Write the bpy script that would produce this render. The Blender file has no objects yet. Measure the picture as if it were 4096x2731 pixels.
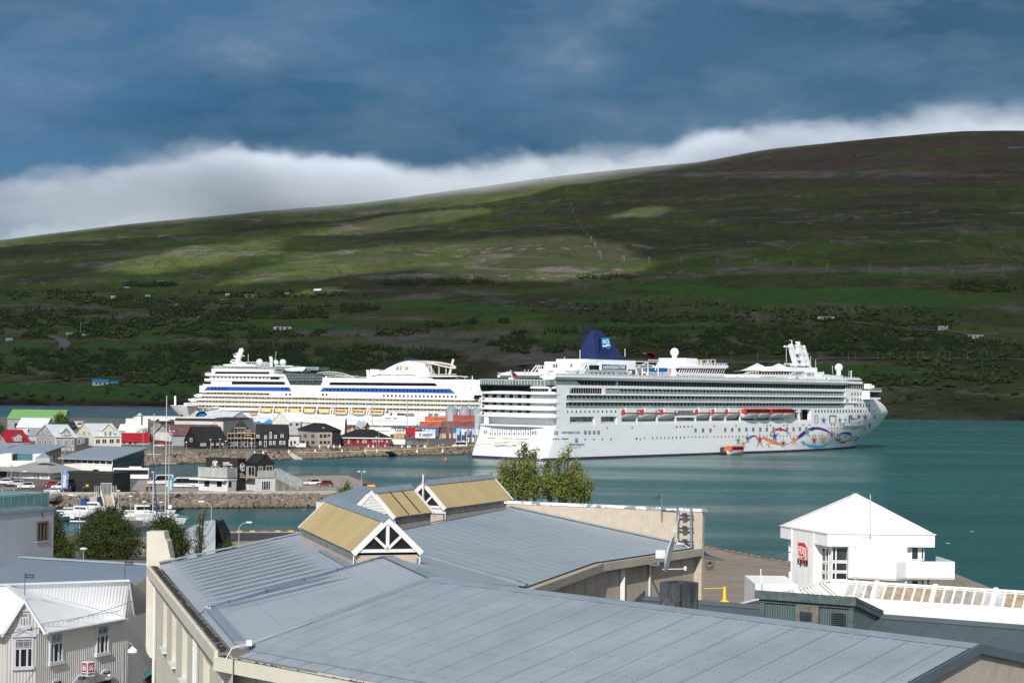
import bpy,bmesh,math,random
from math import radians as R,sin,cos,tan,pi,hypot
from mathutils import Vector as V,Matrix,noise
random.seed(7)
sc=bpy.context.scene
COL=sc.collection
# camera (level, 31 m above the sea, looking along +Y)
H=31.0;F=7400.0;CX=2048.0;CY=1545.0;ROLL=.014
cam=bpy.data.objects.new('camera',bpy.data.cameras.new('camera'));COL.objects.link(cam)
cam.matrix_world=Matrix.Translation((0,0,H))@Matrix.Rotation(-ROLL,4,'Y')@Matrix.Rotation(R(90),4,'X')
cam.data.sensor_width=36;cam.data.lens=F/4096*36
cam.data.shift_y=(CY-1365.5)/4096
cam.data.clip_start=.5;cam.data.clip_end=60000
sc.camera=cam
sc.view_settings.view_transform='Standard';sc.view_settings.look='None'
sc.view_settings.exposure=0.12;sc.view_settings.gamma=1
sc.cycles.max_bounces=6;sc.cycles.transparent_max_bounces=24;sc.cycles.volume_bounces=3
SUN_EL=R(36);SD=V((-.20,-.98,0)).normalized()
sun_dir=V((SD.x*cos(SUN_EL),SD.y*cos(SUN_EL),sin(SUN_EL)))
sl=bpy.data.lights.new('sun','SUN');sl.energy=4.6;sl.angle=R(.53);sl.color=(1,.95,.87)
so=bpy.data.objects.new('sun',sl);COL.objects.link(so);so.rotation_euler=sun_dir.to_track_quat('Z','Y').to_euler();so.location=(0,-20,80)
# node helper
class NT:
 def __init__(s,tree):s.t=tree;s.n=tree.nodes;s.l=tree.links
 def new(s,typ,**kw):
  n=s.n.new(typ)
  for k,v in kw.items():
   if k[0]=='_':setattr(n,k[1:],v)
  return n
 def put(s,sock,val):
  if isinstance(val,bpy.types.NodeSocket):s.l.new(val,sock)
  elif val is not None:
   if hasattr(sock,'default_value'):
    try:sock.default_value=val
    except Exception:sock.default_value=tuple(val)+(1,)if len(val)==3 else val
 def math(s,op,a,b=None,c=None,clamp=False):
  n=s.new('ShaderNodeMath',_operation=op);n.use_clamp=clamp
  s.put(n.inputs[0],a)
  if b is not None:s.put(n.inputs[1],b)
  if c is not None:s.put(n.inputs[2],c)
  return n.outputs[0]
 def vmath(s,op,a,b=None,sc_=None):
  n=s.new('ShaderNodeVectorMath',_operation=op);s.put(n.inputs[0],a)
  if b is not None:s.put(n.inputs[1],b)
  if sc_ is not None:s.put(n.inputs['Scale'],sc_)
  return n.outputs[0]if op not in('LENGTH','DOT_PRODUCT')else n.outputs['Value']
 def noise(s,vec,scale,detail=4,rough=.5,dist=0):
  n=s.new('ShaderNodeTexNoise');s.put(n.inputs['Vector'],vec);s.put(n.inputs['Scale'],scale)
  n.inputs['Detail'].default_value=detail;n.inputs['Roughness'].default_value=rough;n.inputs['Distortion'].default_value=dist
  return n.outputs['Fac']
 def voro(s,vec,scale,feature='F1',out='Distance'):
  n=s.new('ShaderNodeTexVoronoi');n.feature=feature;s.put(n.inputs['Vector'],vec);s.put(n.inputs['Scale'],scale)
  return n.outputs[out]
 def ramp(s,fac,stops,interp='LINEAR'):
  n=s.new('ShaderNodeValToRGB');s.put(n.inputs[0],fac);cr=n.color_ramp;cr.interpolation=interp
  while len(cr.elements)<len(stops):cr.elements.new(.5)
  for e,(p,c)in zip(cr.elements,stops):
   e.position=p;e.color=(c[0],c[1],c[2],1)if hasattr(c,'__len__')else(c,c,c,1)
  return n.outputs[0]
 def mix(s,fac,a,b,blend='MIX'):
  n=s.new('ShaderNodeMix');n.data_type='RGBA';n.blend_type=blend;n.clamp_factor=True
  s.put(n.inputs[0],fac);s.put(n.inputs[6],c4(a));s.put(n.inputs[7],c4(b))
  return n.outputs[2]
 def mapr(s,v,a,b,c=0.,d=1.,smooth=False):
  n=s.new('ShaderNodeMapRange');n.clamp=True
  if smooth:n.interpolation_type='SMOOTHSTEP'
  s.put(n.inputs[0],v)
  for i,x in enumerate((a,b,c,d)):s.put(n.inputs[i+1],x)
  return n.outputs[0]
 def xyz(s,vec):
  n=s.new('ShaderNodeSeparateXYZ');s.put(n.inputs[0],vec);return n.outputs
 def comb(s,x,y,z):
  n=s.new('ShaderNodeCombineXYZ');s.put(n.inputs[0],x);s.put(n.inputs[1],y);s.put(n.inputs[2],z);return n.outputs[0]
 def map(s,vec,scale=(1,1,1),loc=(0,0,0),rot=(0,0,0)):
  n=s.new('ShaderNodeMapping');s.put(n.inputs[0],vec);n.inputs['Scale'].default_value=scale
  n.inputs['Location'].default_value=loc;n.inputs['Rotation'].default_value=rot;return n.outputs[0]
def c4(c):return c if isinstance(c,bpy.types.NodeSocket)else((c[0],c[1],c[2],1)if hasattr(c,'__len__')else(c,c,c,1))
# sky
w=bpy.data.worlds.new('World');sc.world=w;w.use_nodes=True
w.node_tree.nodes.clear();k=NT(w.node_tree)
sky=k.new('ShaderNodeTexSky');sky.sky_type='NISHITA';sky.sun_disc=False
sky.sun_elevation=SUN_EL;sky.sun_rotation=math.atan2(sun_dir.x,sun_dir.y);sky.air_density=1.2;sky.dust_density=.6
tc=k.new('ShaderNodeTexCoord').outputs['Generated']
X,Y_,Z_=k.xyz(tc)
st=k.map(tc,(1.5,1.5,5.5))
n1=k.noise(st,2.6,5,.52,.15)
n2=k.noise(k.map(tc,(2.0,2.0,5.5),(3,1,4)),6.0,6,.52,.15)
front=k.mapr(Y_,-.1,.75);right=k.mapr(X,-.24,.26);hi=k.mapr(Z_,.07,.20)
cl_dark=k.mix(k.mapr(n1,.36,.64),(.022,.088,.178),(.060,.150,.275))
cl_dark=k.mix(k.math('MULTIPLY',right,.75),cl_dark,k.mix(k.mapr(n1,.38,.62),(.022,.070,.125),(.055,.118,.190)))
cl_dark=k.mix(k.math('MULTIPLY',k.math('ADD',hi,.25),k.mapr(n2,.42,.66,0,.7)),cl_dark,(.115,.175,.270))
cl_dark=k.mix(k.math('MULTIPLY',k.mapr(n1,.40,.55),k.mapr(n2,.58,.76,0,.5)),cl_dark,(.26,.34,.45))
cl_back=k.mix(k.mapr(n1,.35,.65),(.26,.32,.42),(.58,.62,.68))
cl=k.mix(front,cl_back,cl_dark)
nis=k.vmath('SCALE',sky.outputs[0],sc_=1.0)
cover=k.mapr(Z_,.25,.8,.96,.62)
bg1=k.new('ShaderNodeBackground');k.put(bg1 .inputs[0],nis);bg1 .inputs[1].default_value=.07
bg2=k.new('ShaderNodeBackground');k.put(bg2 .inputs[0],cl);bg2 .inputs[1].default_value=1.25
ms=k.new('ShaderNodeMixShader');k.put(ms.inputs[0],cover);k.l.new(bg1 .outputs[0],ms.inputs[1]);k.l.new(bg2 .outputs[0],ms.inputs[2])
wo=k.new('ShaderNodeOutputWorld');k.l.new(ms.outputs[0],wo.inputs[0])
# materials
MATS={}
def mat(name,col,rough=.6,var=.12,vs=.6,bump=0,bs=20,metal=0,spec=.4,col2=None,grime=0,coat=0):
 if name in MATS:return MATS[name]
 m=bpy.data.materials.new(name);m.use_nodes=True;t=NT(m.node_tree);b=t.n['Principled BSDF']
 tcn=t.new('ShaderNodeTexCoord').outputs['Object']
 if var or col2:
  f=t.noise(tcn,vs,6,.62)
  c2=col2 or tuple(min(1,x*(1-var*1.6))for x in col)
  c1=col if col2 else tuple(min(1,x*(1+var*.5))for x in col)
  c=t.mix(t.mapr(f,.33,.67),c1,c2)
  if grime:
   g=t.noise(t.map(tcn,(1,1,.12)),vs*5,5,.7)
   c=t.mix(t.mapr(g,.5,.8,0,grime),c,tuple(x*.45 for x in col))
  t.put(b.inputs['Base Color'],c)
  t.put(b.inputs['Roughness'],t.mapr(f,.3,.7,max(0,rough-.08),min(1,rough+.08)))
 else:
  b.inputs['Base Color'].default_value=(*col,1);b.inputs['Roughness'].default_value=rough
 b.inputs['Metallic'].default_value=metal;b.inputs['Specular IOR Level'].default_value=spec
 if coat:b.inputs['Coat Weight'].default_value=coat
 if bump:
  bn=t.new('ShaderNodeBump');bn.inputs['Strength'].default_value=bump;bn.inputs['Distance'].default_value=.05
  t.put(bn.inputs['Height'],t.noise(tcn,bs,5,.6));t.l.new(bn.outputs[0],b.inputs['Normal'])
 MATS[name]=m;return m
def glass(name,col=(.02,.03,.035),rough=.06,spec=.6,var=.6,vs=.35):
 return mat(name,col,rough,var,vs,spec=spec)
 # mesh helper
PM={}
class MB:
 def __init__(s):s.v=[];s.f=[];s.m=[];s.uv={}
 def add(s,vs,fs,mi=0,M=None):
  o=len(s.v)
  s.v+=[tuple(M@V(p))if M else tuple(p)for p in vs]
  for f in fs:s.f.append([i+o for i in f]);s.m.append(mi)
  return s
 def poly(s,pts,mi=0,M=None):return s.add(pts,[list(range(len(pts)))],mi,M)
 def box(s,a,b,mi=0,M=None):
  x0,y0,z0=a;x1,y1,z1=b
  vs=[(x0,y0,z0),(x1,y0,z0),(x1,y1,z0),(x0,y1,z0),(x0,y0,z1),(x1,y0,z1),(x1,y1,z1),(x0,y1,z1)]
  return s.add(vs,[(0,3,2,1),(4,5,6,7),(0,1,5,4),(1,2,6,5),(2,3,7,6),(3,0,4,7)],mi,M)
 def ext(s,pts,vec,mi=0,M=None,cap=True):
  n=len(pts);vec=V(vec);P=[V(p)for p in pts]
  vs=P+[p+vec for p in P]
  fs=[(i,(i+1)%n,n+(i+1)%n,n+i)for i in range(n)]
  if cap:fs+=[list(range(n))[::-1],list(range(n,2*n))]
  return s.add(vs,fs,mi,M)
 def prism(s,poly,z0,z1,mi=0,M=None):return s.ext([(p[0],p[1],z0)for p in poly],(0,0,z1-z0),mi,M)
 def tube(s,p,q,r,r2=None,n=6,mi=0,M=None,cap=True):
  p=V(p);q=V(q);r2=r if r2 is None else r2;d=(q-p)
  if d.length<1e-6:return s
  d.normalize();a=d.orthogonal().normalized();b=d.cross(a)
  vs=[p+(a*cos(2*pi*i/n)+b*sin(2*pi*i/n))*r for i in range(n)]+[q+(a*cos(2*pi*i/n)+b*sin(2*pi*i/n))*r2 for i in range(n)]
  fs=[(i,(i+1)%n,n+(i+1)%n,n+i)for i in range(n)]
  if cap:fs+=[list(range(n))[::-1],list(range(n,2*n))]
  return s.add(vs,fs,mi,M)
 def path(s,pts,r,n=6,mi=0,M=None):
  for a,b in zip(pts[:-1],pts[1:]):s.tube(a,b,r,None,n,mi,M)
  return s
 def beam(s,p,q,w,h=None,up=(0,0,1),mi=0,M=None):
  h=w if h is None else h
  p=V(p);q=V(q);d=(q-p).normalized();a=d.cross(V(up))
  if a.length<1e-3:a=d.cross(V((1,0,0)))
  a.normalize();b=a.cross(d).normalized()
  c=[a*(-w/2)+b*(-h/2),a*(w/2)+b*(-h/2),a*(w/2)+b*(h/2),a*(-w/2)+b*(h/2)]
  vs=[p+x for x in c]+[q+x for x in c]
  return s.add(vs,[(0,1,5,4),(1,2,6,5),(2,3,7,6),(3,0,4,7),(3,2,1,0),(4,5,6,7)],mi,M)
 def lathe(s,prof,n=16,mi=0,M=None,c=(0,0,0)):
  vs=[];fs=[]
  for r,z in prof:
   for i in range(n):vs.append((c[0]+r*cos(2*pi*i/n),c[1]+r*sin(2*pi*i/n),c[2]+z))
  for j in range(len(prof)-1):
   for i in range(n):fs.append((j*n+i,j*n+(i+1)%n,(j+1)*n+(i+1)%n,(j+1)*n+i))
  fs.append(list(range(n))[::-1]);fs.append([(len(prof)-1)*n+i for i in range(n)])
  return s.add(vs,fs,mi,M)
 def ball(s,c,r,n=14,mi=0,sx=1,sy=1,sz=1,M=None):
  m=max(4,n//2);vs=[];fs=[]
  for j in range(m+1):
   a=pi*j/m
   for i in range(n):vs.append((c[0]+r*sx*sin(a)*cos(2*pi*i/n),c[1]+r*sy*sin(a)*sin(2*pi*i/n),c[2]-r*sz*cos(a)))
  for j in range(m):
   for i in range(n):fs.append((j*n+i,j*n+(i+1)%n,(j+1)*n+(i+1)%n,(j+1)*n+i))
  return s.add(vs,fs,mi,M)
 def mk(s,name,mats,parent=None,smooth=False,world=False,loc=None,kind=None,clean=False):
  me=bpy.data.meshes.new(name)
  vs=s.v
  if world and parent is not None:
   Mi=PM[parent.name].inverted();vs=[tuple(Mi@V(p))for p in vs]
  me.from_pydata(vs,[],s.f)
  if not isinstance(mats,(list,tuple)):mats=[mats]
  for m in mats:me.materials.append(m)
  me.polygons.foreach_set('material_index',s.m)
  if clean:
   bm=bmesh.new();bm.from_mesh(me);bmesh.ops.remove_doubles(bm,verts=bm.verts,dist=1e-4)
   bmesh.ops.recalc_face_normals(bm,faces=bm.faces);bm.to_mesh(me);bm.free()
  if smooth:
   me.polygons.foreach_set('use_smooth',[True]*len(me.polygons))
   if smooth!='all':
    try:me.set_sharp_from_angle(angle=R(38))
    except Exception:pass
  me.update()
  o=bpy.data.objects.new(name,me);COL.objects.link(o)
  if parent is not None:o.parent=parent
  if loc:o.location=loc
  if kind:o['kind']=kind
  return o
def setl(o,label=None,cat=None,group=None,kind=None):
 if label:o['label']=label
 if cat:o['category']=cat
 if group:o['group']=group
 if kind:o['kind']=kind
 return o
def thing(name,label,cat,loc=(0,0,0),rz=0,group=None,rot=None):
 o=bpy.data.objects.new(name,None);COL.objects.link(o);o.empty_display_size=.3
 o.location=loc;e=rot or(0,0,rz);o.rotation_euler=e
 PM[o.name]=Matrix.Translation(V(loc))@(Matrix.Rotation(e[2],4,'Z')@Matrix.Rotation(e[1],4,'Y')@Matrix.Rotation(e[0],4,'X'))
 return setl(o,label,cat,group)
def dup(root,loc,rz=None,label=None,group=None,scale=None):
 def cp(o,par):
  c=o.copy();COL.objects.link(c)
  if par is not None:c.parent=par
  for ch in list(o.children):cp(ch,c)
  return c
 r=cp(root,None);r.location=loc
 if rz is not None:r.rotation_euler=(0,0,rz)
 if scale:r.scale=(scale,)*3 if not hasattr(scale,'__len__')else scale
 if label:r['label']=label
 if group:r['group']=group
 return r
CR=cos(ROLL);SR=sin(ROLL)
def ray(px,py):return((px-CX)*CR+(py-CY)*SR)/F,((px-CX)*SR-(py-CY)*CR)/F
def P(px,py,Y):a,b=ray(px,py);return V((a*Y,Y,H+b*Y))
def G(px,py,z=0.0):a,b=ray(px,py);Y=(H-z)/-b;return V((a*Y,Y,z))
def seen(p):a=p[0]/p[1];b=(p[2]-H)/p[1];return CX+F*(a*CR+b*SR),CY+F*(a*SR-b*CR)
def crop(x0,y0,s):return lambda x,y:(x0+x*s,y0+y*s)
T0=crop(0,1640,.20408);T1=crop(400,1620,.34014);T2=crop(1180,1620,.34014);TW=crop(560,1800,.37415)
TM=crop(180,1960,.2551);A1=crop(680,1380,.27211);A2=crop(1280,1380,.28912);N1=crop(1880,1290,.28912)
N2=crop(1880,1540,.28912);N3=crop(2500,1360,.2551);N4=crop(3040,1340,.22109);N5=crop(2900,1600,.28061)
R1=crop(1180,1880,.39966);R2=crop(560,2080,.41526);R3=crop(2040,1950,.34864);R4=crop(3080,1950,.34014);R5=crop(2500,2280,.42517);R6=crop(0,2250,.30681)
O_=crop(0,0,1.74150)
def text_mesh(s,bold=0.0,shear=0.0,ext=.02,space=1.0):
 cu=bpy.data.curves.new('t','FONT');cu.body=s;cu.size=1;cu.offset=bold;cu.shear=shear;cu.extrude=ext;cu.resolution_u=2
 cu.space_character=space
 ob=bpy.data.objects.new('t',cu);COL.objects.link(ob)
 dg=bpy.context.evaluated_depsgraph_get();dg.update()
 me=bpy.data.meshes.new_from_object(ob.evaluated_get(dg))
 vs=[V(v.co)for v in me.vertices];fs=[list(p.vertices)for p in me.polygons]
 bpy.data.objects.remove(ob);bpy.data.curves.remove(cu);bpy.data.meshes.remove(me)
 x0=min(v.x for v in vs);x1=max(v.x for v in vs);y0=min(v.y for v in vs);y1=max(v.y for v in vs)
 return[V(((v.x-x0)/(x1-x0),(v.y-y0)/(y1-y0),v.z))for v in vs],fs
def letters(mb,s,org,ux,uz,w_,h_,mi=0,out=.03,**kw):
 """put the word s on a plane: org is the lower left corner, ux and uz run along and up"""
 vs,fs=text_mesh(s,**kw);ux=V(ux).normalized();uz=V(uz).normalized();n=ux.cross(uz)
 mb.add([V(org)+ux*(v.x*w_)+uz*(v.y*h_)+n*(out*(v.z/.02))for v in vs],fs,mi);return mb
 # water, mountain, fog bank, clouds
def interp(tab,x):
 if x<=tab[0][0]:return tab[0][1]
 for(a,b),(c,d)in zip(tab[:-1],tab[1:]):
  if x<=c:
   t=(x-a)/(c-a);return b+(d-b)*t
 return tab[-1][1]
def sm(tab,x,w_=60):
 return sum(interp(tab,x+d*w_)for d in(-2,-1,0,1,2))/5
m=bpy.data.materials.new('sea_water');m.use_nodes=True;t=NT(m.node_tree);b=t.n['Principled BSDF']
pos=t.new('ShaderNodeNewGeometry').outputs['Position']
big=t.noise(t.map(pos,(.004,.012,1)),1,4,.6)
c=t.mix(t.mapr(big,.35,.65),(.010,.072,.070),(.022,.112,.104))
px_,py_,pz_=t.xyz(pos)
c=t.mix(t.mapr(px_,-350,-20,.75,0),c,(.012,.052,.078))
foam=t.voro(t.map(pos,(.10,.045,1)),1.0)
fm=t.math('MULTIPLY',t.mapr(foam,.035,.06,1,0),t.mapr(t.noise(t.map(pos,(.004,.01,1),(9,3,0)),1,2),.52,.6))
c=t.mix(fm,c,(.55,.62,.62));t.put(b.inputs['Base Color'],c)
t.put(b.inputs['Roughness'],t.mapr(t.noise(t.map(pos,(.003,.016,1),(5,5,5)),1,4,.6),.35,.65,.12,.34));b.inputs['Specular IOR Level'].default_value=.35;b.inputs['IOR'].default_value=1.33
ht=t.math('ADD',t.noise(t.map(pos,(.35,.8,1)),1,5,.6,.4),t.math('MULTIPLY',t.noise(t.map(pos,(.05,.13,1)),1,4,.6),2.5))
bn=t.new('ShaderNodeBump');bn.inputs['Strength'].default_value=.55;bn.inputs['Distance'].default_value=.55
t.put(bn.inputs['Height'],ht);t.l.new(bn.outputs[0],b.inputs['Normal'])
SEA=m
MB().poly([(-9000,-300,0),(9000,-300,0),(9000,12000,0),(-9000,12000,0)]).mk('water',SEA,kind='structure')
SHP=[(-4000,1600),(-1500,1608),(0,1619),(350,1622),(700,1625),(1300,1634),(2000,1646),(2600,1656),(3400,1674),(3700,1678),(4096,1682),(5600,1700),(8000,1730)]
SH=[(CX+p.x/p.y*F,p.y)for p in(G(x,y)for x,y in SHP)]
RGP=[(-4000,1080),(-1500,1020),(0,960),(500,900),(1000,850),(1428,818),(1794,766),(2229,705),(2577,670),(2800,650),(3048,601),(3483,557),(3830,524),(4096,521),(4800,560),(8000,600)]
RG=[(CX+F*ray(x,y)[0],ray(x,y)[1])for x,y in RGP]
def terr(px,t_):
 """point of the mountain: px picks the bearing, t_ runs 0 shore .. 1 ridge .. 1.6 behind"""
 u=(px-CX)/F
 ys=sm(SH,px,40);yr=5050-(px-2048)*.12
 zr=H+sm(RG,px,30)*yr
 y=ys+(yr-ys)*t_
 if t_<=1:
  sh=H+(0-H);
  a0=-31.0/ys;a1=(zr-H)/yr
  e=a0+(a1-a0)*prof(t_)
  z=H+e*y
 else:z=zr-(t_-1)*500
 x=u*y
 s=V((x*.0022,y*.0022,0));n_=noise.fractal(s,1,2,6)
 n3=noise.fractal(V((x*.012,y*.012,5)),1,2,4)
 am=min(1,t_*9)*(1 if t_<.9 else max(.12,(1-t_)*10 if t_<1 else.12))
 terrace=sin((z+18*n_)*.085)*3.0+abs(sin((z+25*n_)*.031))*7
 z+=am*(n_*15+n3*5+terrace*min(1,t_*3))
 if t_<.06:
  z=max(z,0)+11*min(1,t_/.008)*(.75+.5*noise.fractal(V((x*.02,y*.02,1)),1,2,3))*(1-t_/.06*.4)
 return V((x,y,z))
PR=[(0,0),(.02,.016),(.06,.045),(.15,.12),(.3,.26),(.45,.43),(.6,.62),(.75,.79),(.88,.925),(1,1)]
def prof(t_):return interp(PR,t_)
NX,NY=520,300
tsl=[0.0]+[.0025*i for i in range(1,9)]+[.02+(1-.02)*((i)/(NY-14))for i in range(1,NY-13)]+[1.03,1.12,1.3,1.6]
pxl=[-2600+(9200)*i/(NX-1)for i in range(NX)]
mb=MB();GR=[]
for t_ in tsl:
 for px in pxl:
  p=terr(px,t_)
  if t_==0:p.z=-2
  mb.v.append(tuple(p))
nn=len(pxl)
for j in range(len(tsl)-1):
 for i in range(nn-1):
  mb.f.append((j*nn+i,j*nn+i+1,(j+1)*nn+i+1,(j+1)*nn+i));mb.m.append(0)
def hill_at(px,py):
 """first place of the mountain seen in the direction px, py"""
 a0,b0=ray(px,py);i=(CX+F*a0-pxl[0])/(pxl[-1]-pxl[0])*(nn-1);i0=max(0,min(nn-2,int(i)));f=i-i0
 prev=None
 for j in range(1,len(tsl)):
  a=V(mb.v[j*nn+i0]);c=V(mb.v[j*nn+i0+1]);p=a.lerp(c,f);q=(p.z-H)/p.y
  if q>=b0:
   if prev is None:return p
   g_=(b0-prev[1])/max(1e-9,q-prev[1]);return prev[0].lerp(p,max(0,min(1,g_)))
  prev=(p,q)
 return prev[0]
FIELDS=[(3330,1182,460,30),(3000,1165,260,16),(3750,1212,300,12),(2700,1150,260,12),(1700,1220,200,7),(1950,1235,160,8),(2380,1205,120,7),(1640,1203,180,5),(2080,1262,140,9),(2480,1300,150,9),(2250,1295,120,5),(420,1572,420,32),(60,1560,300,26),(900,1470,90,10),(1180,1300,160,9),(420,1385,150,12),(100,1383,90,14),(1900,1228,100,8),(2760,1300,150,8),(1200,1315,120,7),(600,1350,60,8),(2250,1345,90,7),(3600,1100,200,6),(1290,1310,150,8),(3400,1480,260,20),(3050,1462,200,14)]
ROCKS=[(1720,1360,200,26),(2100,1405,150,20),(2130,1430,170,22),(1350,1330,140,10),(3050,1080,150,11),(2270,1078,90,9),(1620,1105,120,7),(1560,1108,80,6),(3550,1078,120,10),(3900,1075,160,12),(3330,1240,80,7),(2000,1330,60,6),(2950,1255,60,5),(370,1060,60,10),(3380,1530,60,10),(3200,1080,120,8),(2550,1455,400,16),(3000,1452,380,9),(2350,1470,200,16),(3300,700,500,10),(2150,1500,120,20)]
def paint(px,py,L,soft=.35):
 n_=noise.fractal(V((px*.012,py*.03,3)),1,2,4)*.45
 r=0
 for(cx,cy,rx,ry)in L:
  d=hypot((px-cx)/rx,(py-cy)/ry)+n_
  if d<1+soft:r=max(r,min(1,(1+soft-d)/soft))
 return r
fcol=[];rcol=[]
for vtx in mb.v:
 px,py=seen(vtx)
 fcol.append(paint(px,py,FIELDS,.12));rcol.append(paint(px,py,ROCKS,.7))
m=bpy.data.materials.new('mountain_ground');m.use_nodes=True;t=NT(m.node_tree);b=t.n['Principled BSDF']
g=t.new('ShaderNodeNewGeometry');pos=g.outputs['Position'];X,Y_,Z_=t.xyz(pos)
nz=t.xyz(g.outputs['Normal'])[2]
warp=t.map(pos,(.0016,.0016,.012))
na=t.noise(warp,1,7,.6,.6);nb=t.noise(t.map(pos,(.006,.006,.03),(4,4,4)),1,7,.65,.5);nc=t.noise(t.map(pos,(.03,.03,.08)),1,5,.65)
nd=t.noise(t.map(pos,(.0035,.0016,.045),(7,2,9)),1,6,.6,1.0)
grass=t.mix(t.mapr(nb,.35,.65),(.050,.088,.024),(.115,.155,.036))
heath=t.mix(t.mapr(nc,.35,.65),(.074,.070,.040),(.040,.056,.026))
rock=t.mix(t.mapr(nc,.3,.7),(.11,.095,.09),(.21,.18,.165))
c=t.mix(t.mapr(na,.42,.60),grass,heath)
c=t.mix(t.math('MULTIPLY',t.mapr(nd,.54,.63),t.mapr(nb,.38,.56)),c,rock)
zb=t.math('SINE',t.math('ADD',t.math('MULTIPLY',Z_,.085),t.math('MULTIPLY',nb,9)))
c=t.mix(t.math('MULTIPLY',t.mapr(zb,.80,.97),t.mapr(nc,.50,.58)),c,rock)
streak=t.noise(t.map(pos,(.05,.012,.02),(1,6,3)),1,5,.7)
c=t.mix(t.mapr(streak,.54,.68,0,.6),c,(.028,.040,.018))
redr=t.mix(t.mapr(nc,.3,.7),(.085,.054,.050),(.13,.085,.076))
topm=t.math('MULTIPLY',t.mapr(Z_,430,560),t.mapr(X,-200,700))
c=t.mix(t.math('MULTIPLY',topm,t.mapr(nd,.40,.56)),c,redr)
def attr(nm):
 a_=t.new('ShaderNodeAttribute');a_.attribute_name=nm;return a_.outputs['Fac']
fld=t.mapr(attr('hay'),.3,.7)
c=t.mix(t.math('MULTIPLY',t.mapr(attr('rock'),.1,.8),t.mapr(nb,.36,.5)),c,rock)
c=t.mix(fld,c,t.mix(t.mapr(nb,.3,.7),(.050,.125,.030),(.072,.150,.036)))
cliff=t.math('MULTIPLY',t.mapr(nz,.93,.80),t.mapr(nb,.3,.5))
c=t.mix(cliff,c,t.mix(t.mapr(nc,.3,.7),(.035,.03,.028),(.12,.10,.09)))
shore=t.mapr(Z_,9,3);c=t.mix(shore,c,t.mix(t.mapr(nc,.35,.65),(.020,.018,.017),(.085,.070,.058)))
sp=t.mapr(t.voro(t.map(pos,(.05,.05,.05)),1),.10,.2,1,0)
c=t.mix(t.math('MULTIPLY',sp,t.mapr(nb,.5,.6)),c,(.016,.030,.010))
vor=t.new('ShaderNodeTexNoise');t.put(vor.inputs['Vector'],t.map(pos,(.11,.06,.11)));vor.inputs['Detail'].default_value=4
c=t.mix(t.mapr(vor.outputs['Fac'],.42,.62,0,.6),c,(.022,.026,.012))
t.put(b.inputs['Base Color'],c);b.inputs['Roughness'].default_value=.95;b.inputs['Specular IOR Level'].default_value=.1
bn=t.new('ShaderNodeBump');bn.inputs['Strength'].default_value=1;bn.inputs['Distance'].default_value=16
t.put(bn.inputs['Height'],t.math('ADD',t.noise(t.map(pos,(.012,.012,.03)),1,7,.65,.3),t.math('MULTIPLY',nc,.25)));t.l.new(bn.outputs[0],b.inputs['Normal'])
mo=mb.mk('mountain',m,smooth='all',kind='structure')
for nm,dat in(('hay',fcol),('rock',rcol)):
 at=mo.data.attributes.new(nm,'FLOAT','POINT');at.data.foreach_set('value',dat)
m=bpy.data.materials.new('fog_bank');m.use_nodes=True;t=NT(m.node_tree);t.n.clear()
pos=t.new('ShaderNodeTexCoord').outputs['Object'];X,Y_,Z_=t.xyz(pos)
n_=t.noise(t.map(pos,(.0016,.0016,.0026),(3.3,0,5.0)),1,6,.58,.25)
n2=t.noise(t.map(pos,(.007,.007,.009)),1,7,.68,.5)
nn_=t.math('ADD',t.math('MULTIPLY',t.math('SUBTRACT',n_,.5),300),t.math('MULTIPLY',t.math('SUBTRACT',n2,.5),190))
topz=t.math('ADD',t.mapr(X,-1600,-1050,475,585),t.mapr(X,-1050,-760,0,72,True))
topz=t.math('ADD',topz,t.mapr(X,-420,-230,0,-34,True));topz=t.math('ADD',topz,t.mapr(X,-180,1200,0,196))
dtop=t.math('SUBTRACT',t.math('ADD',topz,nn_),Z_)
basz=t.mapr(X,-1700,300,385,560)
dbot=t.math('SUBTRACT',Z_,t.math('ADD',basz,t.math('MULTIPLY',nn_,.22)))
fr=t.mapr(X,-400,500,0,260)
dfr=t.math('SUBTRACT',Y_,t.math('ADD',4560,fr))
d=t.math('MULTIPLY',t.mapr(dtop,0,60,0,1,True),t.math('MULTIPLY',t.mapr(dbot,-10,130,0,1,True),t.mapr(dfr,0,160,0,1,True)))
d=t.math('MULTIPLY',d,t.mapr(X,-300,1300,.0105,.0055))
pv=t.new('ShaderNodeVolumePrincipled');pv.inputs['Color'].default_value=(.80,.86,.95,1);t.put(pv.inputs['Density'],d);pv.inputs['Anisotropy'].default_value=-.3
om=t.new('ShaderNodeOutputMaterial');t.l.new(pv.outputs[0],om.inputs['Volume'])
fb=MB().box((-2600,4500,330),(2400,5900,880)).mk('fog_bank',m,kind='stuff')
setl(fb,'white fog bank spilling over the mountain ridge','fog')
m=bpy.data.materials.new('shading_cloud');m.use_nodes=True;t=NT(m.node_tree);t.n.clear()
at=t.new('ShaderNodeAttribute');at.attribute_name='cover'
pos=t.new('ShaderNodeNewGeometry').outputs['Position']
n_=t.noise(t.map(pos,(.0035,.0045,.003)),1,6,.6,.5)
dn=t.mapr(t.math('ADD',at.outputs['Fac'],t.math('MULTIPLY',t.math('SUBTRACT',n_,.5),.9)),.36,.70,0,1,True)
ts=t.new('ShaderNodeBsdfTransparent');df=t.new('ShaderNodeBsdfDiffuse');df.inputs[0].default_value=(.85,.87,.9,1)
tl=t.new('ShaderNodeBsdfTranslucent');tl.inputs[0].default_value=(.22,.24,.27,1)
ad=t.new('ShaderNodeMixShader');ad.inputs[0].default_value=.3;t.l.new(df.outputs[0],ad.inputs[1]);t.l.new(tl.outputs[0],ad.inputs[2])
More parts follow.
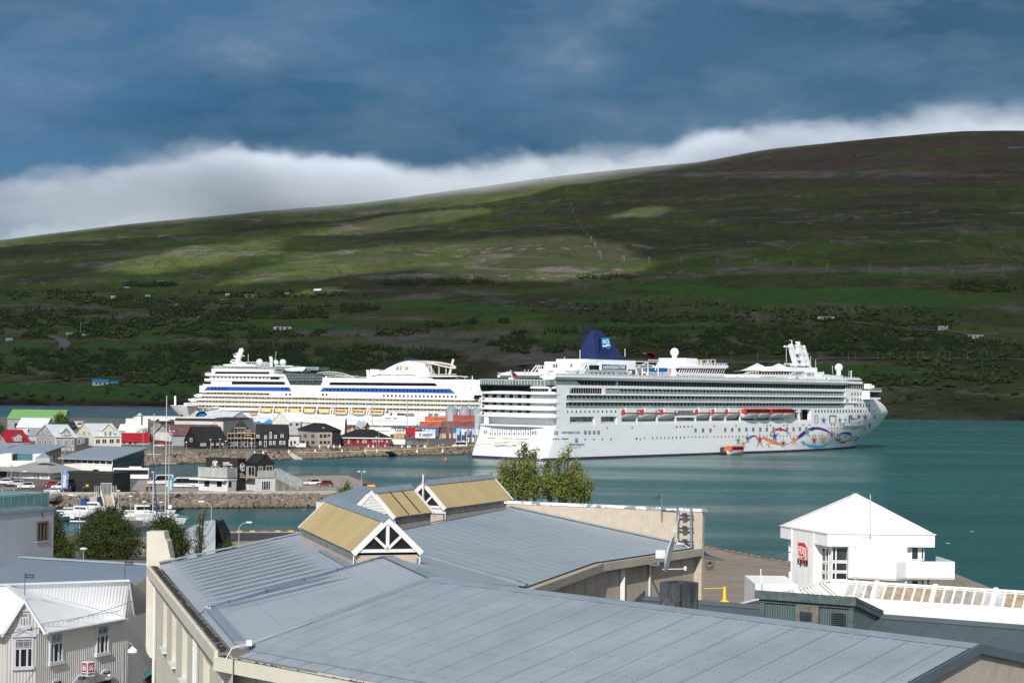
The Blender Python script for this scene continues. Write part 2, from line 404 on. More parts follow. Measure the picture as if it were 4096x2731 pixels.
mx=t.new('ShaderNodeMixShader');t.put(mx.inputs[0],t.math('MULTIPLY',dn,.80));t.l.new(ts.outputs[0],mx.inputs[1]);t.l.new(ad.outputs[0],mx.inputs[2])
om=t.new('ShaderNodeOutputMaterial');t.l.new(mx.outputs[0],om.inputs[0])
CLOUDM=m
def lift(p,z):return p+sun_dir*((z-p.z)/sun_dir.z)
def cloud(x0,x1,y0,y1,z0,st,fn,nm='cloud'):
 mb_=MB();at_=[];nx=int((x1-x0)/st)+1;ny=int((y1-y0)/st)+1
 for j in range(ny):
  for i in range(nx):
   x=x0+i*st;y=y0+j*st;z=z0+40*noise.fractal(V((x*.002,y*.002,0)),1,2,4)
   mb_.v.append((x,y,z));at_.append(fn(x,y,z))
 for j in range(ny-1):
  for i in range(nx-1):mb_.f.append((j*nx+i,j*nx+i+1,(j+1)*nx+i+1,(j+1)*nx+i));mb_.m.append(0)
 o=mb_.mk(nm,CLOUDM,smooth='all',kind='stuff');a_=o.data.attributes.new('cover','FLOAT','POINT');a_.data.foreach_set('value',at_)
 return o
CZ=1500
GAPS=[(2150,1050,420,60,1.1),(1900,1010,380,40,.9),(1500,1000,420,34,.62),(1250,1080,330,34,.62),(850,1010,240,30,.8),(620,1050,220,26,.6),(2560,855,110,12,.9),(1700,880,260,24,.5),(2350,1085,200,30,.9),(1270,1165,50,10,.8),(1480,925,300,22,.5),(1000,1130,280,22,.35),(2900,1110,360,30,.25),(400,960,200,20,.3)]
gl=[]
for(px,py,rx,ry,a)in GAPS:
 c_=lift(hill_at(px,py),CZ);e_=lift(hill_at(px+rx,py),CZ);u_=lift(hill_at(px,py-ry),CZ);d_=lift(hill_at(px,py+ry),CZ)
 gl.append((c_.x,c_.y,max(60,(e_-c_).length),max(60,(u_-d_).length/2),a))
shore_y=lift(V((0,1990,0)),CZ).y
def cover(x,y,z):
 r=1.0
 for(cx,cy,rx,ry,a)in gl:
  d=((x-cx)/rx)**2+((y-cy)/ry)**2
  if d<6:r-=a*1.3*math.exp(-d*1.2)
 edge=shore_y+0
 far=3490+max(0,min(1,(x+200)/500))*380
 return max(0,r-.02)*max(0,min(1,(y-edge)/130))*max(0,min(1,(far-y)/120))
cl_=cloud(-3300,2600,-400,4300,CZ,50,cover)  # out of view; its gaps are shaped so sun falls on chosen hill patches
setl(cl_,'unseen cloud layer over the fjord, shaped to shade the mountainside in patches','cloud')
def cover2(x,y,z):
 g_=V((x,y,z))-sun_dir*((z-20)/sun_dir.z)
 a=max(0,min(1,(-10-g_.x-max(0,g_.y-60)*.02)/10));b_=max(0,min(1,(330-g_.y)/60));c_=max(0,min(1,(g_.y+60)/60))
 return a*b_*c_*.56
q=lift(V((0,0,20)),420)
c2=cloud(q.x-260,q.x+60,q.y-100,q.y+420,420,8,cover2)  # out of view behind the camera, added to shade the near left
setl(c2,'unseen low cloud added to shade the near left rooftops','cloud')
# woods on the mountain
def leafm(name,a,b,scale=3,trans=0):
 m=bpy.data.materials.new(name);m.use_nodes=True;t=NT(m.node_tree);bs=t.n['Principled BSDF']
 pos=t.new('ShaderNodeNewGeometry').outputs['Position']
 oi=t.new('ShaderNodeObjectInfo').outputs['Random']
 f=t.noise(pos,scale,3,.6)
 c=t.mix(t.mapr(f,.35,.65),a,b);c=t.mix(t.math('MULTIPLY',oi,.35),c,tuple(x*.6 for x in a))
 t.put(bs.inputs['Base Color'],c);bs.inputs['Roughness'].default_value=.7;bs.inputs['Specular IOR Level'].default_value=.25
 MATS[name]=m;return m
CONI=leafm('conifer_green',(.018,.036,.014),(.042,.070,.022),.02)
BIRCH=leafm('birch_green',(.036,.062,.018),(.070,.100,.030),.02)
rnd=random.Random(3)
def add_conifer(mb_,p,h,r,mi=0):
 a0=rnd.random()*6;ph=[p+V((0,0,-1))]
 for k_,(zb,zt,rr)in enumerate(((.08,.55,1),(.35,.8,.72),(.62,1.0,.42))):
  n=6;vs=[p+V((cos(a0+k_+2*pi*i/n)*r*rr*(.7+.6*rnd.random()),sin(a0+k_+2*pi*i/n)*r*rr*(.7+.6*rnd.random()),h*(zb+.06*rnd.random())))for i in range(n)]+[p+V((0,0,h*zt))]
  mb_.add(vs,[(i,(i+1)%n,n)for i in range(n)],mi)
def add_bush(mb_,p,h,r,mi=0):
 n=6;a0=rnd.random()*6;vs=[];lv=((.0,.5),(.35,1.0),(.75,.75))
 for z,rr in lv:
  for i in range(n):vs.append(p+V((cos(a0+2*pi*i/n)*r*rr*(.6+.7*rnd.random()),sin(a0+2*pi*i/n)*r*rr*(.6+.7*rnd.random()),h*(z+.18*rnd.random())-.3)))
 vs.append(p+V((0,0,h)))
 fs=[(j*n+i,j*n+(i+1)%n,(j+1)*n+(i+1)%n,(j+1)*n+i)for j in range(2)for i in range(n)]+[(2*n+i,2*n+(i+1)%n,3*n)for i in range(n)]
 mb_.add(vs,fs,mi)
WOODS=[(150,1265,330,26,700,.7),(480,1205,260,20,450,.6),(700,1225,260,22,380,.6),(330,1320,420,36,900,.6),(900,1250,330,26,600,.7),(1150,1250,260,26,500,.8),(1400,1235,120,14,160,.8),(700,1300,330,30,600,.5),(1000,1330,300,26,450,.6),(200,1450,330,52,1100,.8),(600,1440,360,50,1200,.75),(1000,1420,330,50,1100,.85),(1250,1450,260,40,800,.8),(500,1510,300,26,500,.7),(800,1540,260,26,380,.5),(1450,1420,230,30,500,.8),(1700,1420,160,18,260,.85),(1850,1130,120,9,120,.9),(1650,1135,160,9,160,.9),(600,1140,120,8,140,.85),(1950,1290,90,10,90,.9),(1770,1300,70,7,60,.9),(2030,1370,140,14,220,.85),(2160,1400,160,16,240,.8),(2420,1110,120,10,90,.6),(2700,1370,180,26,320,.75),(3000,1350,260,34,700,.8),(3300,1390,330,36,1000,.85),(3600,1370,280,34,700,.8),(3900,1390,220,26,350,.7),(3950,1150,150,20,260,.9),(2900,1400,220,22,350,.8),(3450,1300,400,30,260,.5),(2750,1300,400,40,260,.5),(3800,1430,300,20,200,.6),(2400,1410,200,18,160,.7),(700,1590,300,22,160,.2),(200,1590,300,14,90,.1),(3400,1340,300,20,300,.8),(2300,1340,260,24,160,.8),(1500,1330,220,16,120,.7),(1100,1180,360,12,160,.6),(150,1180,260,18,180,.5),(2500,1230,500,30,130,.6),(3400,1255,500,24,130,.5),(3200,1480,320,26,150,.4),(3750,1500,350,50,260,.3),(1100,1560,200,26,160,.3)]
fm_=MB();bm_=MB()
for(cx,cy,rx,ry,n,sh)in WOODS:
 cen=(noise.random(),)
 for _ in range(int(n*2.3)):
  a=rnd.random()*2*pi;r=rnd.random()**.5
  px=cx+rx*r*cos(a);py=cy+ry*r*sin(a)
  if noise.fractal(V((px*.010,py*.035,8)),1,2,3)<-.12:continue
  if px<-500 or px>4600 or paint(px,py,FIELDS)>.3:continue
  p=hill_at(px,py)
  if p.z<5:continue
  h=rnd.uniform(3.5,9.5)*(1 if rnd.random()>.1 else 1.35)
  if rnd.random()<sh:add_conifer(fm_,p,h,h*rnd.uniform(.2,.3))
  else:add_bush(bm_,p,h*.62,h*rnd.uniform(.36,.55))
setl(fm_.mk('forest',CONI,kind='stuff'),'dark conifer woods covering the lower mountainside','forest')
setl(bm_.mk('birch_scrub',BIRCH,kind='stuff'),'low birch scrub scattered over the mountainside','scrub')
pr=MB();add_bush(pr,V((0,0,0)),5.5,4.0);add_bush(pr,V((1.6,.4,0)),4.2,2.8);add_bush(pr,V((-1.8,-.5,0)),3.6,2.6)
proto=thing('shore_tree','','tree');pr.mk('crown',BIRCH,proto);MB().tube((0,0,-1),(0,0,2),.25,.15).mk('trunk',mat('bark',(.06,.045,.035)),proto)
pc=MB();add_conifer(pc,V((0,0,0)),11,3.0);add_conifer(pc,V((0.2,0.1,-1)),10,2.6)
proto2=thing('spruce_tree','','tree');pc.mk('crown',CONI,proto2);MB().tube((0,0,-1),(0,0,3),.3,.15).mk('trunk',mat('bark',(.06,.045,.035)),proto2)
first={1:True,2:True}
SPOT=[(3520,1545,1),(3560,1560,1),(3610,1530,1),(3680,1590,1),(3720,1500,1),(3755,1560,1),(3800,1540,1),(3830,1600,1),(3870,1520,1),(3900,1570,1),(3950,1555,1),(3990,1600,1),(4040,1530,1),(4060,1580,1),(3640,1600,1),(3580,1610,1),(3500,1500,1),(3465,1470,1),(3660,1480,1),(3880,1450,1),(3930,1480,1),(4020,1470,1),(60,1578,1),(120,1585,1),(190,1590,1),(240,1600,1),(330,1602,1),(440,1560,2),(428,1575,2),(480,1545,2),(530,1580,1),(560,1590,1),(590,1570,1),(640,1590,1),(3350,1360,2),(2005,1370,2),(1880,1480,2),(620,1600,1),(690,1575,1),(20,1590,1)]
for(px,py,kd)in SPOT:
 p=hill_at(px,py);lab='lone bushy tree on the slope above the far shore' if kd==1 else 'tall dark spruce on the far slope'
 grp='bushy trees by the far shore' if kd==1 else 'lone spruces across the fjord'
 pp=proto if kd==1 else proto2
 if first[kd]:first[kd]=False;pp.location=p;setl(pp,lab,'tree',grp)
 else:dup(pp,p,rnd.random()*6,lab,grp,rnd.uniform(.8,1.4))
 # the big grey-roofed building in front
def on_plane(px,py,o,n):
 a0,b0=ray(px,py);d=V((a0,1,b0));c=V((0,0,H));o=V(o);n=V(n)
 return c+d*((o-c).dot(n)/d.dot(n))
def at_h(px,py,h):return P(px,py,h/-ray(px,py)[1])
RS=.205
def roofmat(name,col,seam=0,pitch=0,var=.1,stripe=0,rough=.45,dots=True,dark=None):
 """painted sheet metal; UV: u along the eave, v up the slope, in metres"""
 m=bpy.data.materials.new(name);m.use_nodes=True;t=NT(m.node_tree);b=t.n['Principled BSDF']
 uv=t.new('ShaderNodeUVMap').outputs[0];U,W_,_=t.xyz(uv)
 n_=t.noise(uv,.8,6,.6);n2=t.noise(t.map(uv,(6,.35,1)),1,5,.65)
 c=t.mix(t.mapr(n_,.3,.7),col,tuple(x*(1-var)for x in col));c=t.mix(t.mapr(n2,.4,.75,0,.5),c,tuple(x*(1+var*1.2)for x in col))
 if stripe:
  wv=t.math('FRACT',t.math('DIVIDE',U,stripe));jag=t.noise(t.map(uv,(5.0,.8,1)),1,5,.7)
  band=t.math('ADD',t.math('ABSOLUTE',t.math('SUBTRACT',wv,.5)),t.math('MULTIPLY',t.math('SUBTRACT',jag,.5),.55))
  ms_=t.mapr(band,.268,.276);lim=t.math('MULTIPLY',t.mapr(t.math('ADD',W_,t.math('MULTIPLY',t.noise(t.map(uv,(7,.3,1),(3,3,0)),1,4,.7),3.5)),5.7,6.2,1,0),t.mapr(t.math('ADD',W_,t.math('MULTIPLY',t.noise(t.map(uv,(8,.3,1),(1,7,0)),1,4,.7),-2.0)),-.55,-.2))
  lim=t.math('MULTIPLY',lim,t.mapr(U,6.2,7.0))
  c=t.mix(t.math('MULTIPLY',t.math('SUBTRACT',1,ms_),lim),c,dark)
 if dots:
  dv=t.math('ABSOLUTE',t.math('SUBTRACT',t.math('FRACT',t.math('DIVIDE',W_,1.02)),.5));du=t.math('ABSOLUTE',t.math('SUBTRACT',t.math('FRACT',t.math('DIVIDE',U,.16)),.5))
  d_=t.math('MULTIPLY',t.mapr(dv,.018,.028,1,0),t.mapr(du,.16,.2,1,0));c=t.mix(t.math('MULTIPLY',d_,.4),c,(.06,.07,.08))
 c=t.mix(t.mapr(t.noise(t.map(uv,(1,1,1),(9,4,0)),1.7,6,.7),.66,.68,0,.6),c,tuple(x*.45 for x in col));c=t.mix(t.mapr(t.noise(uv,.22,4,.6),.45,.7,0,.35),c,tuple(x*.62 for x in col))
 ht=t.math('MULTIPLY',n2,.3)
 if pitch:
  ht=t.math('ADD',ht,t.math('SINE',t.math('MULTIPLY',U,2*pi/pitch)))
 if seam:
  sm_=t.math('ABSOLUTE',t.math('SUBTRACT',t.math('FRACT',t.math('DIVIDE',U,seam)),.5));c=t.mix(t.mapr(sm_,.02,.034,.7,0),c,(.10,.12,.14))
 t.put(b.inputs['Base Color'],c);t.put(b.inputs['Roughness'],t.mapr(n2,.3,.7,rough,rough+.2));b.inputs['Specular IOR Level'].default_value=.45
 bn=t.new('ShaderNodeBump');bn.inputs['Strength'].default_value=.35;bn.inputs['Distance'].default_value=.02 if pitch else.008
 t.put(bn.inputs['Height'],ht);t.l.new(bn.outputs[0],b.inputs['Normal'])
 MATS[name]=m;return m
def uvplane(o,org,uax,vax):
 me=o.data;ul=me.uv_layers.new(name='UVMap');org=V(org);uax=V(uax).normalized();vax=V(vax).normalized()
 off=PM[o.parent.name].translation if o.parent else V((0,0,0))
 for l in me.loops:
  p=me.vertices[l.vertex_index].co+off-org;ul.data[l.index].uv=(p.dot(uax),p.dot(vax))
Zr=H-5.3;Ze=H-6.63
Ridge1=at_h(1740,2313,5.3);Ridge2=at_h(3915,2579,5.3)
a_=(Ridge2-Ridge1).normalized();s_=V((a_.y,-a_.x,0));
if s_.y>0:s_=-s_
Nn=V((s_.x*RS,s_.y*RS,1)).normalized()
EaveC=at_h(925,2595,6.63);EaveF=at_h(635,2259,6.63)
l_=(EaveF-EaveC).normalized();lp=V((l_.y,-l_.x,0)).normalized()
if lp.x<0:lp=-lp
LN=V((-lp.x*.218,-lp.y*.218,1)).normalized()
RA=at_h(2106,2344,6.63);RB=at_h(2378,2248,6.63);RC=at_h(2776,2189,6.63)
RE=at_h(1604,2120,5.3);RD=at_h(2050,2030,5.3)
RNn=(RC-RA).cross(RE-RA).normalized();
if RNn.z<0:RNn=-RNn
bld=thing('grey_roofed_building','big low building in front with blue-grey metal roofs and cream walls','building',(0,50,12))
GREY=(.215,.252,.298);CREAM=mat('cream_render',(.56,.53,.45),.85,.06,1.2,.25,30);FLASH=mat('flashing',(.215,.26,.305),.4,.10,2.0,spec=.5)
PEBBLE=mat('pebble_render',(.42,.36,.30),.9,.05,3,.5,60,col2=(.34,.29,.24),grime=.3)
FASC=mat('fascia_render',(.36,.32,.27),.85,.08,1.5,.3,40,grime=.35)
CORR=roofmat('corrugated_grey',GREY,.988,0,.14,dots=True)
def corrugated(mb_,o,run,fall,length,width,pitch=.076,amp=.016,seam=13,trim=None):
 """o: start of the upper edge, run: direction along it, fall: direction down the slope"""
 n=int(length/pitch);nrm=V(run).cross(V(fall)).normalized()
 if nrm.z<0:nrm=-nrm
 base=len(mb_.v);per=6
 for i in range(n*per+1):
  u=i*pitch/per;ph=2*pi*i/per;z=amp*cos(ph)
  if seam and(i//per)%seam==0:z+=.012
  w0,w1=(0,width)if trim is None else trim(u)
  for w in(w0,w1):mb_.v.append(tuple(V(o)+V(run)*u+V(fall)*w+nrm*z))
 for i in range(n*per):mb_.f.append((base+2*i,base+2*i+1,base+2*i+3,base+2*i+2));mb_.m.append(0)
fallN=(s_+V((0,0,-RS))).normalized();fallB=(-s_+V((0,0,-RS))).normalized()
Ln=(Ridge2-Ridge1).length;Wn=6.15*math.sqrt(1+RS*RS)
m1=MB();corrugated(m1,Ridge1,a_,fallN,Ln-.02,Wn)
o1=m1 .mk('corrugated_roof',CORR,bld,0,1);uvplane(o1,Ridge1,a_,-fallN)
m1=MB();corrugated(m1,Ridge1+fallB*.02,a_,fallB,Ln-.02,Wn)
o1=m1 .mk('corrugated_roof',CORR,bld,0,1);uvplane(o1,Ridge1,a_,-fallB)
m1=MB();corrugated(m1,Ridge1+fallN*(Wn+.02)-V((0,0,.10))+a_*.2,a_,fallN,Ln-.4,.62,seam=0)
o1=m1 .mk('corrugated_roof',CORR,bld,0,1);uvplane(o1,Ridge1,a_,-fallN)
fl=MB()
up=V((0,0,1))
for q in(fallN,fallB):fl.ext([Ridge1+up*.035,Ridge1+q*.30+up*.03,Ridge1+q*.30+up*.018,Ridge1+up*.02],a_*Ln)
e0=Ridge1+fallN*Wn
fl.ext([e0-fallN*.12+up*.03,e0+fallN*.22-up*.05,e0+fallN*.22-up*.08,e0-fallN*.12+up*.015],a_*Ln)
pts=[Ridge1-a_*.1+fallN*(Wn+.45)*i/14 for i in range(15)]
for i,(p,q)in enumerate(zip(pts[:-1],pts[1:])):fl.ext([p-a_*.16+up*.03,p+a_*(.12+.03*(i%3))+up*.035,q+a_*(.12+.03*((i+1)%3))+up*.035,q-a_*.16+up*.03],V((0,0,-.02)))
fl.mk('ridge_flashing',FLASH,bld,0,1)
LM=roofmat('worn_roof_paint',(.29,.325,.375),0,0,.05,stripe=.98,dark=(.14,.165,.195))
S1=on_plane(1224,2144,EaveC,LN);top_h=5.3
def ridgeL(d):return Ridge1+l_*d
farR=ridgeL(17.6)
mbL=MB()
mbL.poly([EaveC,EaveF,farR,Ridge1-a_*.1]);mbL.poly([EaveC,Ridge1-a_*.1,Ridge1+fallN*Wn])
oL=mbL.mk('left_roof',LM,bld,0,1);uvplane(oL,EaveC,l_,lp+V((0,0,.218)))
RM=roofmat('sheet_roof_paint',(.255,.308,.352),0,.9,.07)
mbR=MB();V1=on_plane(1680,2218,RA,RNn)
mbR.poly([RA,RB,RC,RD,RE,on_plane(1500,2165,RA,RNn)]);oR=mbR.mk('right_roof',RM,bld,0,1);uvplane(oR,RA,(RC-RA),(RE-RA)-(RC-RA).normalized()*(RE-RA).dot((RC-RA).normalized()))
mbV=MB();mbV.poly([Ridge1+a_*.05,RA+(RA-V1).normalized()*.0,V1,ridgeL(8)]);mbV.poly([ridgeL(8),V1,on_plane(1500,2165,RA,RNn)+V((0,0,-.03)),farR])
oV=mbV.mk('valley_roof',roofmat('valley_roof_paint',(.27,.31,.35),0,.9,.05),bld,0,1);uvplane(oV,Ridge1,l_,(RA-Ridge1))
fl=MB()
def strip(p,q,w_=.22,h_=.05,lift_=.03):fl.beam(V(p)+up*lift_,V(q)+up*lift_,w_,h_)
strip(V1,RA,.26,.07,.05);strip(Ridge1,ridgeL(6.6),.34,.03,.03);strip(EaveF+V((0,0,.05)),farR,.12,.05,.05)
strip(RA+(V1-RA).normalized()*.3,RA+(V1-RA).normalized()*1.0,.3,.1,.06)
k0=on_plane(842,2436,EaveC,LN);k1=on_plane(960,2572,EaveC,LN);strip(k0,k1,.30,.06,.03)
fl.beam(on_plane(1290,2205,EaveC,LN)+up*.04,on_plane(1405,2270,EaveC,LN)+up*.04,.3,.03)
fl.mk('roof_flashing',FLASH,bld,0,1)
pp_=MB();pa=on_plane(850,2436,EaveC,LN)+up*.09;pb=on_plane(1530,2236,EaveC,LN)+up*.09
pp_.tube(pa,pb,.028,n=8);pp_.mk('cable_pipe',mat('blue_pipe',(.10,.17,.26),.4),bld,0,1)
cl_=MB()
for q in(.09,.30,.52,.72,.93):cl_.tube(pa.lerp(pb,q),pa.lerp(pb,q+.004),.045,n=8)
cl_.mk('pipe_clamp',mat('rust',(.16,.06,.04),.8),bld,0,1)
wire=mat('cable_black',(.02,.02,.022),.5);wc=MB();rr=random.Random(2)
p_=k0
cab=[pa,pa+V((-.1,-.2,.02)),on_plane(815,2452,EaveC,LN)+up*.06,on_plane(792,2462,EaveC,LN)+up*.03]
wc.path(cab,.012,5);wc.mk('roof_cable',wire,bld,0,1)
wb=MB();q_=on_plane(834,2440,EaveC,LN);wb.box((q_.x-.07,q_.y-.1,q_.z),(q_.x+.07,q_.y+.1,q_.z+.12));q_=on_plane(998,2580,EaveC,LN);wb.box((q_.x-.07,q_.y-.06,q_.z),(q_.x+.07,q_.y+.06,q_.z+.13))
wb.path([q_+V((-.03,0,.04)),q_+V((-.22,-.25,.02)),q_+V((-.38,-.38,-.02)),q_+V((-.50,-.46,-.25)),q_+V((-.5,-.48,-.6))],.012,5)
wb.mk('junction_box',mat('white_plastic',(.75,.75,.72),.5),bld,0,1)
gut=MB();fas=MB();dirt=MB()
def gutter(p,q,out,cream=True,hh=.30,drop=.04):
 out=V(out).normalized();p=V(p)-up*drop;q=V(q)-up*drop
 gut.ext([p-up*.02,p+out*.30-up*.02,p+out*.30-up*.10,p-up*.10],q-p)
 gut.ext([p+out*.30+up*.04,p+out*.34+up*.04,p+out*.34-up*.12,p+out*.30-up*.12],q-p)
 fas.ext([p+out*.34+up*.03,p+out*.44+up*.02,p+out*.44-up*hh,p+out*.34-up*hh],q-p)
 n=int((q-p).length/.12)
 for i in range(n):
  c_=p.lerp(q,(i+rr.random())/n)+out*(.10+.14*rr.random())-up*.01;s=.05+.06*rr.random()
  if rr.random()<.75:dirt.add([c_+V((-s,0,0)),c_+V((0,-s*2,0)),c_+V((s,0,.0)),c_+V((0,s*2,.0)),c_+V((0,0,.04))],[(0,1,4),(1,2,4),(2,3,4),(3,0,4)])
eaveN0=Ridge1+fallN*(Wn+.64)-up*.10;eaveN1=eaveN0+a_*Ln
gutter(EaveC-l_*.1,EaveF,-lp)
gutter(eaveN0-a_*.25,eaveN1,s_)
gut.mk('gutter',mat('gutter_metal',(.16,.17,.18),.6,.2,3),bld,0,1)
fas.mk('fascia',CREAM,bld,0,1)
dirt.mk('gutter_debris',mat('moss',(.035,.032,.02),.95,.3,9),bld,0,1)
wl=MB();wbot=8.0
wo=-lp
def wall_with_holes(mb_,p,q,z0,z1,holes,depth,inward):
 """vertical wall from p to q; holes: (s0, s1, zb, zt) along the run; reveals go inward"""
 p=V((p[0],p[1],0));q=V((q[0],q[1],0));d=(q-p);L_=d.length;d.normalize();inn=V(inward).normalized()
 ss=sorted({0.0,L_}|{h[0]for h in holes}|{h[1]for h in holes});zs=sorted({z0,z1}|{h[2]for h in holes}|{h[3]for h in holes})
 for i in range(len(ss)-1):
  for j in range(len(zs)-1):
   sm_=(ss[i]+ss[i+1])/2;zm=(zs[j]+zs[j+1])/2
   if any(h[0]<sm_<h[1]and h[2]<zm<h[3]for h in holes):continue
   a=p+d*ss[i];b_=p+d*ss[i+1];mb_.poly([a+up*zs[j],b_+up*zs[j],b_+up*zs[j+1],a+up*zs[j+1]])
 for(s0,s1,zb,zt)in holes:
  a=p+d*s0;b_=p+d*s1;i_=inn*depth
  mb_.poly([a+up*zb,a+up*zt,a+up*zt+i_,a+up*zb+i_]);mb_.poly([b_+up*zb,b_+up*zt,b_+up*zt+i_,b_+up*zb+i_])
  mb_.poly([a+up*zt,b_+up*zt,b_+up*zt+i_,a+up*zt+i_]);mb_.poly([a+up*zb,b_+up*zb,b_+up*zb+i_,a+up*zb+i_])
W0=EaveC-lp*.06-l_*.1;W1=EaveF-lp*.06+l_*.4
def wall_s(px):
 u=ray(px,2420)[0];p=W0;d=(W1-W0).normalized();return(u*p.y-p.x)/(d.x-u*d.y)
def wall_z(px,py):
 s_0=wall_s(px);q=W0+(W1-W0).normalized()*s_0;return H+ray(px,py)[1]*q.y
holes=[];winspec=[]
for(xa,xb,yt,yb)in[(226,262,775,1160),(312,352,890,1300),(412,460,1025,1470),(520,560,1170,1640),(616,678,1298,1800),(800,905,1530,2200)]:
 pa_=R2(xa,yt);pb_=R2(xb,yb);s1=wall_s(pa_[0]);s0=wall_s(pb_[0]);mid=(s0+s1)/2;zt=wall_z(R2(xa,yt)[0],R2(xa,yt)[1]);
 holes.append((s0,s1,zt-1.62,zt));winspec.append((s0,s1,zt-1.62,zt))
 if len(holes)<=5:holes.append((s0,s1,zt-5.0,zt-3.2))
L_w=(V((W1 .x,W1 .y,0))-V((W0 .x,W0 .y,0))).length
wall_with_holes(wl,W0,W1,wbot,Ze-.08,holes,.22,lp)
NW0=eaveN0-a_*.25+s_*.02;NW1=eaveN1-a_*.1
wall_with_holes(wl,NW0,NW1,wbot,Ze-.2,[],.2,-s_)
wl.poly([(W0 .x,W0 .y,wbot),(NW0 .x,NW0 .y,wbot),(NW0 .x,NW0 .y,Ze-.1),(W0 .x,W0 .y,Ze-.1)])
wl.mk('wall',CREAM,bld,0,1)
jn=MB()
for d_ in(1.2,5.0,8.6,12.4):
 q_=NW0+a_*d_+s_*.004;jn.box((-.008,-.004,0),(.008,.004,4),0,Matrix.Translation((q_.x,q_.y,20.2)))
jn.mk('wall_joint',mat('joint',(.2,.18,.15),.9),bld,0,1)
GLZ=glass('window_glass');WHT=mat('white_paint',(.64,.64,.64),.55,.05,2)
wd=(W1-W0).normalized();wd.z=0;wd.normalize()
for(s0,s1,zb,zt)in winspec:
 M=MB();o=V((W0 .x,W0 .y,0))+lp*.2;A=o+wd*s0;B=o+wd*s1
 def bar(p,q,w_=.06):M.beam(p,q,w_,.06,up=lp)
 z_m=zt-.42
 for(p,q)in((A+up*zb,A+up*zt),(B+up*zb,B+up*zt),(A+up*zb,B+up*zb),(A+up*zt,B+up*zt),(A+up*z_m,B+up*z_m)):bar(p,q)
 M.poly([A+up*zb+lp*.02,B+up*zb+lp*.02,B+up*zt+lp*.02,A+up*zt+lp*.02],1)
 M.ext([A+up*(zb-.0)-lp*.34,B+up*zb-lp*.34,B+up*zb,A+up*zb],V((0,0,.05)),0)
 wobj=M.mk('window',[WHT,GLZ],bld,0,1)
fin=MB();fy=EaveF+l_*.1;fdir=-lp
fpts=[(587,2125),(655,2125),(661,2155),(668,2165),(683,2240),(684,2290),(640,2330),(640,2640),(622,2636),(600,2628),(587,2608),(583,2585)]
Yf=fy.y+.05
fin.ext([P(x,y,Yf)for(x,y)in fpts],V((0.12,1.0,0))*.55)
fin.mk('end_fin',CREAM,bld,world=True,smooth=False)
fb_=MB();q_=P(682,2245,Yf);fb_.box((q_.x,q_.y-.05,q_.z-.12),(q_.x+.16,q_.y+.15,q_.z+.12));fb_.lathe([(.05,-.3),(.09,-.2),(.09,-.1)],8,c=(q_.x+.05,q_.y,q_.z));fb_.mk('wall_lamp',WHT,bld,0,1)
for(px,top,bend)in((R2(165,0)[0],R2(0,575)[1],R2(0,1330)[1]),(R2(562,0)[0],R2(0,1075)[1],None),(R2(582,0)[0],R2(0,1080)[1],None)):
 s_0=wall_s(px);q=V((W0 .x,W0 .y,0))+wd*s_0-lp*.1;d_=MB();r_=.05 if px<800 else(.05 if px<798 else.025)
 zt=Ze-.35
 d_.tube(q+up*zt,q+up*wbot,r_ if bend or px<800 else.028,n=10)
 for z in range(9,24,2):d_.tube(q+up*(z+.3),q+up*(z+.36),r_+.015,n=10)
 d_.mk('downpipe',WHT,bld,0,1)
d_=MB();q=NW0+a_*5.9-s_*-.1;d_.tube((q.x,q.y,Ze-.45),(q.x,q.y,wbot),.06,n=10);d_.mk('downpipe',WHT,bld,0,1)
vb=MB();VERGE=mat('verge_board',(.075,.10,.12),.5,.12,3)
for q in(fallN,fallB):vb.ext([Ridge2+up*.03,Ridge2+q*(Wn+.8)+up*.03,Ridge2+q*(Wn+.8)-up*.17,Ridge2-up*.17],a_*.07)
vb.mk('verge_board',VERGE,bld,0,1)
gw=MB();g0=Ridge2-a_*.05-up*.17
gw.poly([g0,g0+fallN*(Wn+.8),V((*(g0+fallN*(Wn+.8)).xy,wbot)),V((*(g0+fallB*(Wn+.8)).xy,wbot)),g0+fallB*(Wn+.8)])
gw.mk('gable_wall',PEBBLE,bld,0,1)
fa=MB();wr=MB()
def rw(p,q,out,fh=.30):
 out=V(out).normalized()
 fa.ext([V(p)+out*.30-up*.02,V(p)+out*.38-up*.02,V(p)+out*.38-up*(fh+.02),V(p)+out*.30-up*(fh+.02)],V(q)-V(p))
 fa.ext([V(p)-up*.06,V(p)+out*.30-up*.06,V(p)+out*.30-up*.1,V(p)-up*.1],V(q)-V(p))
RAe=RA+(RA-RB).normalized()*3
o1_=V(((RB-RA).y,-(RB-RA).x,0));o2_=V(((RC-RB).y,-(RC-RB).x,0))
rw(RAe,RB,o1_);rw(RB,RC,o2_);fa.mk('fascia',FASC,bld,0,1)
for p,q in((RAe,RB),(RB,RC)):
 out=V(((q-p).y,-(q-p).x,0)).normalized()*.02;wr.poly([V((p.x,p.y,wbot))+out,V((q.x,q.y,wbot))+out,V((q.x,q.y,Ze-.05))+out,V((p.x,p.y,Ze-.05))+out])
wr.mk('wall',PEBBLE,bld,0,1)
jn=MB()
for(p,q,n)in((RAe,RB,8),(RB,RC,7)):
 out=V(((q-p).y,-(q-p).x,0)).normalized()*.024
 for i in range(1,n):c_=p.lerp(q,i/n)+out;jn.box((c_.x-.006,c_.y-.006,wbot),(c_.x+.006,c_.y+.006,Ze-.1))
jn.mk('wall_joint',mat('joint',(.2,.18,.15),.9),bld,0,1)
pw=MB();zt=H-5.07;pd=(RC-RD);pd.z=0;pd.normalize();back=V((pd.y,-pd.x,0))*.28
if back.y<0:back=-back
pe=RC+pd*.35
